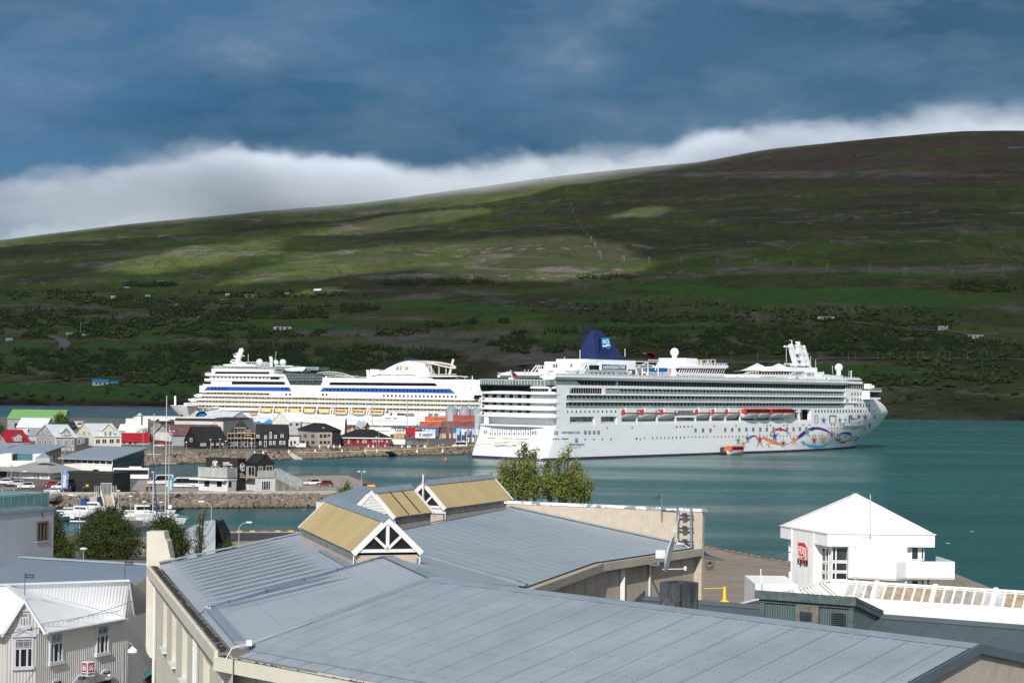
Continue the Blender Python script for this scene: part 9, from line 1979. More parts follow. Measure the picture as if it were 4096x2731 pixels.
def yacht(label,loc,rz,L_,kind='sailboat',wheelhouse=0):
 th=thing(kind,label,'boat',loc,rz);m_=MB();n=14;W2=L_*.155;rows_=[]
 for z,w_,e in((-.25,.5,.86),(.35,.86,.93),(1.15,1,1)):
  prof_=[(-1+2*i/n)for i in range(n+1)];hw=lambda x:W2*w_*(math.sqrt(max(0,1-max(0,x)**2.2))if x>0 else 1-.25*x*x);rows_.append([(x*L_/2*e,-hw(x),z+(.25*max(0,x)))for x in prof_]+[(x*L_/2*e,hw(x),z+.25*max(0,x))for x in prof_[::-1][1:]])
 k_=len(rows_[0])
 for r_ in rows_:m_.v+=r_
 for j in range(2):
  for i in range(k_):m_.f.append((j*k_+i,j*k_+(i+1)%k_,(j+1)*k_+(i+1)%k_,(j+1)*k_+i));m_.m.append(0)
 m_.f.append([2*k_+i for i in range(k_)]);m_.m.append(0);m_.mk('hull',LBW,th,smooth=True)
 m_=MB();c0,c1=(-.05,.28)if kind=='sailboat' else(-.2,.25);hh=.55 if kind=='sailboat' else 1.1;m_.add([(c0*L_,-W2*.6,1.15),(c1*L_,-W2*.45,1.2),(c1*L_,W2*.45,1.2),(c0*L_,W2*.6,1.15),(c0*L_,-W2*.52,1.15+hh),(c1*L_*.75,-W2*.4,1.15+hh),(c1*L_*.75,W2*.4,1.15+hh),(c0*L_,W2*.52,1.15+hh)],[(4,5,6,7),(0,1,5,4),(1,2,6,5),(2,3,7,6),(3,0,4,7)]);m_.mk('cabin',LBW,th)
 m_=MB();m_.box((c0*L_+.2,-W2*.6,1.3+hh*.2),(c1*L_*.7,-W2*.53,1.15+hh*.75));m_.box((c0*L_+.2,W2*.53,1.3+hh*.2),(c1*L_*.7,W2*.6,1.15+hh*.75));m_.mk('window',SDK,th)
 if wheelhouse:m_=MB();m_.box((-.22*L_,-W2*.6,1.2),(.1*L_,W2*.6,3.0));m_.mk('wheelhouse',LBW,th);m_=MB();m_.box((-.2*L_,-W2*.63,2.0),(.105*L_,W2*.63,2.75));m_.mk('window',SDK,th)
 m_=MB()
 for i in range(9):x=-.45+.11*i;y=W2*(.9 if x<.2 else.7);m_.beam((x*L_,-y,1.15),(x*L_,-y,1.75),.03);m_.beam((x*L_,y,1.15),(x*L_,y,1.75),.03)
 m_.beam((-.45*L_,-W2*.9,1.75),(.2*L_,-W2*.9,1.75),.03);m_.beam((.2*L_,-W2*.8,1.75),(.49*L_,0,1.9),.03);m_.beam((-.45*L_,W2*.9,1.75),(.2*L_,W2*.9,1.75),.03);m_.mk('guard_rail',ALU,th)
 return th
BCV=mat('cover_blue',(.01,.04,.20),.7)
p=gp(TM,1850,520);yacht('largest white sailboat with two tall masts, nearest at the pontoon head',(p.x,p.y,0),R(-28),13)
root=bpy.data.objects['sailboat']
for(x,yt,Yb,rr_,mm,nm)in((1883,-1480,p.y,.10,ALU,'mast'),(1932,-1000,p.y-.5,.07,ALU,'mast'),(1690,-1200,p.y+12,.10,ALU,'mast'),(1762,-520,p.y+5,.16,BCV,'furled_sail')):
 b_=P(*TM(x,440 if nm=='mast' else 320),Yb);t_=P(TM(x-(15 if nm=='furled_sail' else 0),0)[0],TM(0,yt)[1],Yb);th=root if x!=1690 else None
 if x==1690:bo=gp(TM,1560,440);th=yacht('white sailboat with red-white flag and blue sail cover, behind the largest one',(bo.x,bo.y,0),R(20),10,wheelhouse=1)
 m_=MB();t0=V((b_.x-(1.2 if nm!='mast' else 0),b_.y,t_.z));m_.tube(V((b_.x,b_.y,1)),t0,rr_,rr_*.7,n=8)
 if nm=='mast':zc_=1+(t_.z-1)*.60;m_.beam((b_.x-1.6,b_.y,zc_),(b_.x+1.6,b_.y,zc_),.09)
 m_.mk(nm,mm,th,0,1)
 if nm=='mast':
  m_=MB()
  for dx in(-5,-1.4,1.4,5):m_.tube((b_.x+dx,b_.y,1.4),(t0 .x,t0 .y,t0 .z-.3),.02,n=3)
  m_.mk('rigging',mat('rigging_wire',(.18,.19,.2),.4),th,0,1)
m_=MB();q=P(*TM(1500,240),bo.y);m_.ext([q,q+V((1.6,0,-.2)),q+V((1.6,0,-.7)),q+V((0,0,-1))],(0,.03,0));m_.mk('flag',mat('flag_white_red',(.60,.12,.14),.7),th,0,1)
p=gp(TM,740,330);yacht('white cabin cruiser with a blue canopy, farther of two',(p.x,p.y,0),R(-4),8,kind='motorboat');th=bpy.data.objects['motorboat'];m_=MB();m_.box((-3.0,-1.2,1.1),(-1.2,1.2,2.9));m_.mk('canopy',BCV,th)
p=gp(TM,560,395);yacht('white cabin motorboat, nearer of two moored left of the pontoon',(p.x,p.y,0),R(-4),7.5,kind='motorboat')
def rib(label,p,rz,L_):
 th=thing('inflatable_boat',label,'boat',(p.x,p.y,0),rz);m_=MB()
 for sg in(-1,1):m_.path([(-L_/2,sg*1,.35),(L_*.25,sg*1,.4),(L_/2,0,.7)],.32,8)
 m_.box((-L_/2,-.9,.05),(L_*.3,.9,.3));m_.mk('tube',BLK,th);m_=MB();m_.box((-.6,-.4,.3),(.3,.4,1.5));m_.mk('console',LBW,th);m_=MB();m_.box((-L_/2-.5,-.25,.2),(-L_/2,.25,1.5));m_.mk('outboard',BLK,th)
rib('black inflatable boat with a white console at the nearest left finger',gp(TM,440,485),R(3),6.5);rib('black inflatable boat behind the sailboat with the red-white flag',gp(TM,1430,320),R(170),7);rib('black workboat behind the tall masts',gp(TM,1970,330),R(0),6)
# vehicles
TYR=mat('tyre',(.02,.02,.02),.8,0);CGL=glass('car_glass',(.02,.025,.03),.06)
def car(label,loc,rz,col,kind='car',L_=4.4,Hh=1.5):
 th=thing({'car':'parked_car','van':'parked_van','bus':'minibus','camper':'motorhome','pickup':'pickup_truck'}[kind],label,{'car':'car','pickup':'pickup'}.get(kind,'van'),loc,rz,{'car':'cars parked around the harbour','van':'vans parked by the red building'}.get(kind));W2=.9 if kind in('car','pickup')else 1.05;m=mat('paint_%d_%d_%d'%tuple(int(c*99)for c in col),col,.25,0,coat=.6)
 if kind in('car','pickup'):pr_=[(-.5,.35),(-.5,.95),(-.44,1.0),(-.37,Hh),(.08,Hh),(.24,1.0),(.46,.88),(.5,.6),(.5,.35)];gl=[(-.41,1.02),(-.355,Hh-.08),(.07,Hh-.08),(.21,1.02)]
 elif kind=='camper':pr_=[(-.5,.4),(-.5,2.8),(.35,2.9),(.42,2.2),(.36,1.7),(.47,1.2),(.5,.9),(.5,.4)];gl=[(.3,1.3),(.3,1.75),(.37,1.7),(.44,1.3)]
 else:pr_=[(-.5,.35),(-.5,Hh),(.2,Hh),(.36,1.2),(.48,1.0),(.5,.35)];gl=[(-.44 if kind=='bus' else.08,1.25),(-.44 if kind=='bus' else.08,Hh-.25),(.19,Hh-.25),(.33,1.25)]
 m_=MB();m_.ext([(x*L_,-W2,z)for x,z in pr_],(0,2*W2,0));m_.mk('body',m,th);m_=MB();m_.ext([(x*L_,-W2-.02,z)for x,z in gl],(0,.02,0));m_.ext([(x*L_,W2,z)for x,z in gl],(0,.02,0))
 x0,z0,x1,z1=(.09,Hh-.06,.235,1.03)if kind!='bus' and kind!='van' else(.215,Hh-.1,.35,1.25)
 m_.ext([(x0*L_+.03,-W2*.85,z0),(x1*L_+.03,-W2*.9,z1),(x1*L_+.03,W2*.9,z1),(x0*L_+.03,W2*.85,z0)],(.02,0,.02));m_.ext([(-.5*L_-.02 if kind in('bus','van')else-.445*L_,-W2*.8,1.05),(-.5*L_-.02 if kind in('bus','van')else-.445*L_,W2*.8,1.05),(-.5*L_-.02 if kind in('bus','van')else-.39*L_,W2*.8,Hh-.1),(-.5*L_-.02 if kind in('bus','van')else-.39*L_,-W2*.8,Hh-.1)],(-.03,0,.01));m_.mk('window',CGL,th)
 for x in(-.3,.32):
  for sg in(-1,1):m_=MB();m_.tube((x*L_,sg*(W2-.2),.34),(x*L_,sg*(W2+.02),.34),.34,n=14);m_.mk('wheel',TYR,th);m_=MB();m_.tube((x*L_,sg*(W2-.1),.34),(x*L_,sg*(W2+.04),.34),.18,n=8);m_.mk('wheel_rim',ALU,th)
 for sg in(-1,1):m_=MB();m_.box((.485*L_,sg*W2*.6-.15,.65),(.505*L_,sg*W2*.6+.15,.82));m_.mk('headlight',LBW,th);m_=MB();m_.box((-.505*L_,sg*W2*.7-.1,.75),(-.49*L_,sg*W2*.7+.1,1.0));m_.mk('tail_light',RED,th)
 return th
WC,SVC,RC_,DC,GC=(.72,.72,.73),(.50,.53,.56),(.26,.01,.02),(.03,.035,.04),(.16,.16,.17)
for(c_,x,y,rz,col,kd,L_,Hh,lab)in((TC,38,208,200,WC,'car',4.5,1.6,'white car farthest left beyond the silver suv'),(TC,100,200,20,GC,'car',4.5,1.7,'dark grey car partly hidden behind the car with a roof box'),(TC,155,222,200,SVC,'car',4.6,1.6,'silver estate car with a white roof box'),(TC,75,268,198,(.20,.18,.17),'car',4.6,1.6,'taupe suv at the left end of the front row'),(TC,248,248,197,WC,'car',4.4,1.7,'white suv right of the taupe suv'),(TC,492,230,188,RC_,'car',4.1,1.5,'dark red hatchback in front of the black cabin'),(TC,510,294,175,SVC,'car',4.2,1.45,'silver hatchback beside the tall banner'),(TC,580,252,180,WC,'car',4.4,1.8,'white jeep hidden behind the banner'),(TW,1840,372,200,WC,'car',4.7,1.8,'white suv beside the timber steps'),(TW,1975,386,185,(.18,.008,.015),'car',4.7,1.7,'dark red suv at the end of the pier'),(T1,2012,508,-5,WC,'car',4.8,1.6,'white estate car before the black house with the gable'),(T1,2155,508,185,RC_,'car',3.9,1.4,'small red car beside the white estate car'),(T1,690,490,190,SVC,'car',4.4,1.45,'pale silver car in front of the teal-trimmed house'),(T1,890,472,185,DC,'car',4.4,1.5,'dark car beside the wooden box wall'),(T2,60,500,182,WC,'van',5.2,2.0,'white van in front of the cream office'),(T2,152,500,90,DC,'car',4.4,1.6,'dark car just right of the white van'),(T2,768,472,185,WC,'van',4.4,1.7,'small white van leftmost by the red building'),(T2,870,472,185,WC,'van',4.4,1.9,'white delivery van, middle of three by the red building'),(T2,990,472,185,WC,'van',4.4,1.9,'white delivery van, rightmost of three by the red building'),(T2,1205,470,182,WC,'camper',7.2,2.8,'white motorhome beside the red building'),(T2,1372,466,5,GC,'van',4.9,1.9,'grey people carrier right of the motorhome'),(T2,1505,466,0,GC,'car',4.4,1.5,'grey hatchback right of the people carrier'),(T2,1935,494,180,WC,'bus',7,2.7,'white minibus near the stern mooring'),(T2,2040,440,190,WC,'van',6,2.6,'white van behind the minibus near the flagpoles'),(TW,215,368,215,WC,'bus',6.8,2.8,'white sprinter bus seen from the front by the masts'),(TW,465,400,187,WC,'bus',9,2.8,'long white coach with green striped lettering on the pier')):
 p=G(*c_(x,y),2.62);car(lab,tuple(p),R(rz),col,kd,L_,Hh)
p=G(*R1(700,200),2.62);th=car('red and yellow pickup at the end of the pier',tuple(p),R(182),(.50,.02,.03),'pickup',5.2,1.8);m_=MB();m_.box((-2.7,-.95,.7),(-.6,.95,1.5));m_.mk('yellow_bed',mat('pickup_yellow',(.75,.45,.01),.4),th)
p=G(*TW(465,400),2.62);m_=MB();th=[o for o in bpy.data.objects if o.get('label')=='long white coach with green striped lettering on the pier'][0];m_.ext([(-3.5,1.09,.75),(-1,1.09,.8),(2,1.09,1.1),(2,1.09,1.2),(-1,1.09,.95),(-3.5,1.09,.85)],(0,.01,0));m_.mk('green_stripe',mat('stripe_green',(.02,.25,.15),.5),th)
p=G(*TC(1190,190),2.62);th=thing('coach','long white coach parked behind the black cabin','coach',tuple(p+V((0,14,0))),R(8));m_=MB();m_.box((-6,0,.4),(4,2.5,3.4));m_.box((-1.5,.4,3.4),(2,2.1,3.8));m_.mk('body',LBW,th);m_=MB();m_.box((-5.8,-.03,1.6),(3.9,.0,2.9));m_.mk('window',CGL,th)
# people
def person(label,loc,rz,top_,leg_,step=.25):
 me=bpy.data.meshes.new('p');J=[(0,0,.92),(0,0,1.15),(0,0,1.40),(0,0,1.50),(0,.01,1.62),(0,0,1.72),(.19,0,1.38),(.24,.04,1.12),(.23,.12,.88),(-.19,0,1.38),(-.24,-.03,1.12),(-.23,.05,.88),(.1,0,.88),(.11,step*.4,.48),(.11,step,.06),(.11,step+.16,.04),(-.1,0,.88),(-.11,-step*.3,.48),(-.11,-step,.06),(-.11,-step+.16,.04)]
 E=[(0,1),(1,2),(2,3),(3,4),(4,5),(2,6),(6,7),(7,8),(2,9),(9,10),(10,11),(0,12),(12,13),(13,14),(14,15),(0,16),(16,17),(17,18),(18,19)];RR=[.15,.14,.16,.06,.10,.085,.07,.055,.045,.07,.055,.045,.10,.075,.055,.05,.10,.075,.055,.05]
 me.from_pydata(J,E,[]);o=bpy.data.objects.new('p',me);COL.objects.link(o);o.modifiers.new('s','SKIN');o.modifiers.new('u','SUBSURF').levels=1
 for v,r in zip(me.skin_vertices[0].data,RR):v.radius=(r,r)
 me.skin_vertices[0].data[0].use_root=True;dg=bpy.context.evaluated_depsgraph_get();dg.update();nm=bpy.data.meshes.new_from_object(o.evaluated_get(dg));bpy.data.objects.remove(o)
 for m in(top_,leg_,mat('skin',(.55,.36,.27),.6,0),mat('hair',(.10,.07,.05),.8,0)):nm.materials.append(m)
 for f in nm.polygons:c_=f.center;f.material_index=1 if c_.z<.9 and abs(c_.x)<.2 else 3 if c_.z>1.66 or(c_.z>1.55 and c_.y<-.03)else 2 if c_.z>1.50 or(c_.z<.95 and abs(c_.x)>.2)else 0
 o=bpy.data.objects.new('person',nm);COL.objects.link(o);o.location=loc;o.rotation_euler=(0,0,rz);return setl(o,label,'person')
JN=mat('navy_cloth',(.01,.015,.03),.8,0);BJ=mat('blue_jeans',(.22,.36,.42),.8,0);RJ=mat('red_cloth',(.55,.03,.03),.8,0);BKc=mat('black_cloth',(.015,.015,.018),.8,0);PKc=mat('pink_cloth',(.55,.22,.22),.8,0);BLc=mat('blue_cloth',(.03,.12,.35),.8,0)
def gnd(px,py):
 for Y in range(420,150,-1):
  p=P(px,py,Y)
  if abs(p.z-gz(Y))<.08:return p
 return G(px,py,3)
a=gnd(*TM(1550,1003));person('white-haired person in navy jacket and pale jeans walking behind the cream fin',tuple(a),R(60),JN,BJ,.3)
for(c_,x,y,t_,l_,lab)in((T1,745,535,BKc,BKc,'person in black on the path by the yellow post'),(T1,1260,552,RJ,BKc,'person in red jacket at the left of the shore group'),(T1,1308,530,RJ,BKc,'person in red coat behind the white board'),(T1,1455,525,PKc,BKc,'person in pink standing before the scaffold'),(T1,1442,546,RJ,JN,'person in red beside the pale trolley'),(T1,1490,545,JN,JN,'person in dark blue at the right of the shore group'),(T1,1835,520,RJ,BLc,'person in red walking by the black gabled house'),(T1,1857,520,BKc,BKc,'person in black next to the one in red'),(T2,588,492,PKc,BKc,'person in pink left of the red wall posters'),(T2,612,485,RJ,BLc,'person in red and blue by the red wall'),(T2,628,484,BLc,BKc,'person in blue by the red wall posters'),(T2,660,490,RJ,RJ,'person all in red near the vans'),(T2,1165,495,BKc,BKc,'person in black near the motorhome'),(T2,1122,535,BLc,BLc,'person in blue at the top of the slipway'),(T2,1140,533,PKc,BLc,'person in pale pink at the slipway'),(T2,1722,492,PKc,BLc,'left person of the pair in pale tops'),(T2,1743,492,WNM[0],BLc,'right person of the pair in pale tops'),(T2,1790,524,BKc,BKc,'person in black on the verge near the stern'),(T2,1805,523,RJ,BKc,'person in dark red on the verge near the stern'),(T2,1912,502,BLc,BKc,'person in blue in front of the minibus'),(T2,2042,510,JN,BKc,'left person of the pair by the fence'),(T2,2058,510,BKc,BKc,'right person of the pair by the fence'),(TW,66,450,mat('purple_cloth',(.12,.04,.14),.8,0),BKc,'person in purple left of the masts'),(TW,82,448,BKc,BKc,'person in black beside the one in purple'),(TW,118,448,JN,JN,'person in navy beside the tall masts'),(TC,676,294,JN,BKc,'person in navy by the cabin picnic table'),(TC,803,292,BKc,BKc,'person in black at the cabin door')):
 person(lab,tuple(G(*c_(x,y),2.62)),R((x*37)%360),t_,l_,.12)
 # lamps, flagpoles, bollards, small quay things
def lampmesh(h_,kind):
 m_=MB();m_.tube((0,0,0),(0,0,h_),.09,.06,n=6);hd=MB()
 if kind=='mush':hd.lathe([(.1,h_-.1),(.12,h_),(.45,h_+.15),(.5,h_+.25),(.3,h_+.38),(.05,h_+.42)],12)
 elif kind=='arm':m_.path([(0,0,h_),(.5,0,h_+.6),(1.3,0,h_+.85)],.06,6);hd.box((1.2,-.15,h_+.75),(2.1,.15,h_+.98))
 elif kind=='twin':m_.beam((-.8,0,h_),(.8,0,h_),.08);hd.lathe([(.1,h_-.2),(.35,h_-.1),(.3,h_+.15),(.05,h_+.2)],10,c=(-.7,0,0));hd.lathe([(.1,h_-.2),(.35,h_-.1),(.3,h_+.15),(.05,h_+.2)],10,c=(.7,0,0))
 else:m_.beam((-.1,0,h_),(1.4,0,h_+.1),.15);hd.box((.6,-.2,h_),(1.6,.2,h_+.2))
 return m_,hd
for(c_,x,y,yt,kd,zb,lab)in((T1,848,548,298,'twin',2.6,'twin-headed lamp in front of the maroon roof'),(T1,504,495,312,'twin',2.6,'twin-headed lamp by the autumn tree'),(T1,1015,560,435,'mush',2.6,'mushroom lamp left of the black long house'),(T1,1298,545,405,'mush',2.6,'mushroom lamp before the black long house, left one'),(T1,1408,540,400,'mush',2.6,'mushroom lamp before the black long house, right one'),(T1,1478,545,425,'mush',2.6,'mushroom lamp at the scaffold corner'),(T1,1783,525,400,'mush',2.6,'mushroom lamp right of the scaffold'),(T1,578,575,452,'mush',2.6,'lamp at the corner of the right glass hall'),(T0,1270,900,460,'twin',2.6,'twin-headed lamp before the grey house dormer'),(T0,1415,830,705,'mush',2.6,'mushroom lamp before the grey house basement'),(T2,303,480,262,'mast',2.6,'lamp mast before the cream office corner'),(T2,985,490,245,'mast',2.6,'lamp mast before the red building'),(T2,958,500,375,'mush',2.6,'mushroom lamp before the red building'),(T2,403,500,378,'mush',2.6,'mushroom lamp before the black office part'),(T2,1562,500,375,'mush',2.6,'mushroom lamp right of the grey cars'),(T0,222,1360,1070,'mush',2.6,'mushroom lamp before the pyramid building'),(T0,405,1520,1190,'mast',2.6,'dark lamp post with a box among the parked cars'),(T0,1592,1200,1110,'mush',2.6,'mushroom lamp behind the black cabin'),(TM,1148,290,10,'mush',.6,'lamp on the pontoon at the foot of the gangway'),(TM,1342,450,95,'mush',.6,'lamp in the middle of the pontoon'),(TM,1552,565,185,'mush',.6,'lamp on the dark pontoon head'),(TM,1816,420,192,'mush',.6,'lamp between the tall masts'),(TW,140,450,235,'mush',2.6,'lamp behind the masts on the sea wall'),(R1,664,210,5,'twin',2.6,'slim lamp at the end of the pier'),(TW,1055,1120,765,'arm',2.8,'grey arm lamp over the dark quay road'),(TW,757,1120,545,'arm',3,'arm lamp behind the curved shed'),(TM,800,560,310,'arm',4,'arm lamp rising out of the dark pines'),(TM,540,700,70,'arm',3.5,'tall arm lamp left of the dark pines'),(TM,600,1200,1045,'mush',8,'cone lamp between the pines and the blue roof')):
 px,py=c_(x,y);p=gnd(px,py)if zb>2.61 else G(px,py,zb);zt=P(px,c_(0,yt)[1],p.y).z;h_=max(2,zt-p.z-(.9 if kd=='arm' else.2));th=thing('street_lamp',lab,'street lamp',tuple(p),R(180)if x in(757,540)else 0,'street lamps of the harbour');a,c2_=lampmesh(h_,kd);a.mk('pole',GYW,th);c2_.mk('lamp_head',WNM[0],th)
for(x,yt,lab)in((480,-600,'second'),(912,-640,'third'),(1318,-640,'fourth')):
 p=P(*T2(x,260),1150);th=thing('floodlight_mast','tall slim floodlight mast in front of the liner, %s from the bow'%lab,'light mast',(p.x,p.y,2.6),0,'floodlight masts on the liner quay');h_=P(0,T2(0,0)[1]+(yt+600)*.05-(40 if lab!='x' else 0),1150).z;m_=MB();m_.tube((0,0,0),(0,0,h_),.35,.2,n=8);m_.beam((-.2,0,h_),(3,0,h_+.2),.35);m_.mk('pole',GYW,th)
for i,x in enumerate((1900,1958,2018,2082,2120,2140)):p=G(*T2(x,445),2.6);h_=P(*T2(x,268),p.y).z-2.6;th=thing('flagpole','white flagpole in the row before the blue containers','flagpole',tuple(p),0,'white flagpoles in a row by the ship stern');m_=MB();m_.tube((0,0,0),(0,0,h_),.12,.08,n=6);m_.mk('pole',WNM[0],th);m_=MB();m_.ext([(0,0,h_-.3),(1.6,0,h_-.9),(1.3,0,h_-3.6),(0,0,h_-3.2)],(0,.04,0));m_.mk('flag',mat('flag%d'%(i%3),((.3,.45,.6),(.6,.6,.62),(.6,.15,.15))[i%3],.8,0),th)
bm0=None
for(c_,x,y)in[(T2,x,500)for x in(290,392,458,528,862,918,1060,1258,1328,1352,1440,1520,1538,1688)]+[(T2,x,552)for x in(238,553,828,963,1436,1736)]+[(T1,1818,580),(T1,1918,575),(T1,2222,562)]:
 p=G(*c_(x,y),2.62)
 if bm0 is None:bm0=thing('bollard','white cone-shaped bollard along the town shore','bollard',tuple(p),0,'white bollards along the shore');m_=MB();m_.lathe([(.45,0),(.25,.9),(.18,1.3),(.05,1.5)],8);m_.mk('cone',WNM[0],bm0);m_=MB();m_.tube((0,0,1.1),(0,0,1.25),.28,n=8);m_.mk('ring',GYW,bm0)
 else:dup(bm0,tuple(p))
def banner(c_,x,y0,y1,w_,txt,col,z,lab):
 p=G(*c_(x,y1),z);zt=P(*c_(x,y0),p.y).z;h_=zt-p.z;th=thing('banner_flag',lab,'banner',tuple(p));m_=MB();m_.tube((0,0,0),(0,0,h_),.05,n=6);m_.mk('pole',ALU,th);m_=MB();m_.ext([(.05,0,h_*.22),(w_*.8,0,h_*.2),(w_,0,h_*.8),(w_*.55,0,h_*.95),(.05,0,h_)],(0,.03,0));m_.mk('cloth',mat('banner_'+txt[:2],col,.7,.3,.8),th);m_=MB();letters(m_,txt,(w_*.62,-.02,h_*.25),(0,0,1),(-1,0,0),h_*.5,w_*.45,0,.005,bold=.03);m_.mk('lettering',WNM[0],th)
banner(TC,588,62,295,1.9,'WHALE',(.16,.25,.50),2.6,'tall feather banner reading WHALE beside the silver hatchback');banner(TM,1925,-240,90,1.5,'whales',(.04,.26,.45),2.6,'blue feather banner beside the tall masts')
cvs=thing('curved_shed','pale corrugated shed with a curved roof and dark end wall','shed',tuple(gnd(*TW(800,935))));Ys=285;m_=MB();pts=[((405+(805-405)*q),900-155*math.sin(q*pi/2)**1.0)for q in[i/10 for i in range(11)]];low=[(x,1120)for x,y in pts]
for i in range(10):m_.ext([P(*TW(*pts[i]),Ys+6-.6*i),P(*TW(*pts[i+1]),Ys+5.4-.6*i),P(*TW(pts[i+1][0],1160),Ys-12),P(*TW(pts[i][0],1160),Ys-12)],(0,.1,0))
CVM=ribbed('curved_sheet',(.50,.54,.57),.5,.9,.45,.05);o=m_.mk('roof',CVM,cvs,0,1);uvplane(o,(0,0,0),(0,.5,-1),(1,0,0));m_=MB();m_.ext([P(*TW(*q),Ys)for q in((805,738),(828,742),(828,1160),(805,1160))],(0,.4,0));m_.ext([P(*TW(*q),Ys+.5)for q in((825,765),(900,900),(900,1160),(825,1160))],(0,6,0));m_.mk('end_wall',BLK,cvs,0,1)
for i,(x,y)in enumerate(((705,300),(735,305))):
 a=gnd(*R2(x,y));th=thing('road_barrier','red and white plastic barrier by the curved shed','barrier',tuple(a),0,'plastic barriers');m_=MB();m_.box((-.6,0,0),(.6,.2,1));m_.mk('panel',WNM[0],th);m_=MB();m_.box((-.5,-.02,.65),(-.1,0,.95));m_.box((.2,-.02,.65),(.55,0,.95));m_.mk('red_patch',RED,th)
p=gnd(*R3(2290,928));th=thing('planter','round brown planter with low green plants on the gravel','planter',tuple(p));m_=MB();m_.lathe([(.35,0),(.62,.35),(.7,.6),(.62,.62)],16);m_.mk('pot',wm('brown_pot',(.26,.17,.13)),th);lf=MB();rr=random.Random(8)
for i in range(70):c_=V((rr.gauss(0,.28),rr.gauss(0,.28),.6+rr.random()*.4));d=V((rr.gauss(0,.1),rr.gauss(0,.1),.08));lf.add([c_-d,c_+V((.07,.05,0)),c_+d,c_-V((.06,.07,0))],[(0,1,2,3)])
lf.mk('foliage',leafm('planter_green',(.05,.09,.02),(.10,.14,.03),2),th)
for(x,y,ln,lab)in((1590,1318,2.2,'left'),(1655,1316,2.0,'middle'),(3275,2302,2.4,'right')):
 a=gnd(2880+(x-1590)*.7,2263)if x<2000 else gnd(3083,2263);th=thing('fallen_barrier','white barrier with red marks lying flat on the quay, %s of three'%lab,'barrier',tuple(a),R(-6),'barriers lying on the quay');m_=MB();m_.box((-ln/2,-.5,0),(ln/2,.5,.18));m_.mk('panel',WNM[0],th);m_=MB()
 for i in range(5):m_.box((-ln*.4+i*ln*.18,-.2,.18),(-ln*.4+i*ln*.18+.14,.25,.2))
 m_.mk('red_marks',RED,th)
p=P(*R5(1030,420),225);th=thing('traffic_signal','temporary traffic signal with an orange board on the gravel quay','traffic signal',(p.x,p.y,gz(225)));zt=P(*R5(1035,66),225).z-gz(225);m_=MB();m_.tube((0,0,0),(0,0,zt-.5),.07,n=8);m_.mk('pole',GYW,th);m_=MB();m_.box((-.15,0,zt-.95),(.12,.1,zt));m_.box((.15,-.1,zt-.9),(.45,.25,zt-.3));m_.mk('signal_head',STB,th);m_=MB();m_.box((-.4,-.08,zt-2.0),(.42,-.04,zt-1.45));m_.mk('orange_board',mat('board_orange',(.85,.42,.02),.5),th);m_=MB();m_.ext([(-.33,-.05,zt-1.15),(.33,-.05,zt-1.15),(.15,-.05,zt-1.4),(-.15,-.05,zt-1.4)],(0,.03,0));m_.mk('lamp_cone',WNM[0],th)
p=gnd(*R5(935,303));th=thing('yellow_cone','yellow cone post holding a yellow tape on the gravel','cone',tuple(p));m_=MB();m_.lathe([(.55,0),(.5,.15),(.2,.3),(.13,1.6),(.1,1.75)],10);m_.mk('cone',mat('cone_yellow',(.85,.55,.02),.5),th);m_=MB();m_.beam((0,0,1.6),(-9,.5,1.1),.05);m_.mk('tape',mat('cone_yellow',(.85,.55,.02),.5),th)
p=P(*R5(785,300),235);th=thing('street_lamp','bent brown lamp post on the gravel behind the soot-stained chimney','street lamp',(p.x,p.y,gz(235)));m_=MB();zt=P(*R5(690,72),235).z-gz(235);m_.path([(0,0,0),(0,0,zt-1.6),(-.25,0,zt-.7),(-.8,0,zt-.1),(-1.7,0,zt)],.07,8);m_.mk('pole',wm('brown_post',(.16,.14,.12)),th)
th=thing('mooring_buoy','small orange buoy floating off the pier','buoy',tuple(G(*T2(1770,655),0)));m_=MB();m_.ball((0,0,.3),.85,12);m_.mk('ball',LBO,th);m_=MB();m_.tube((0,0,1.0),(0,0,1.5),.12);m_.mk('ring',ALU,th)
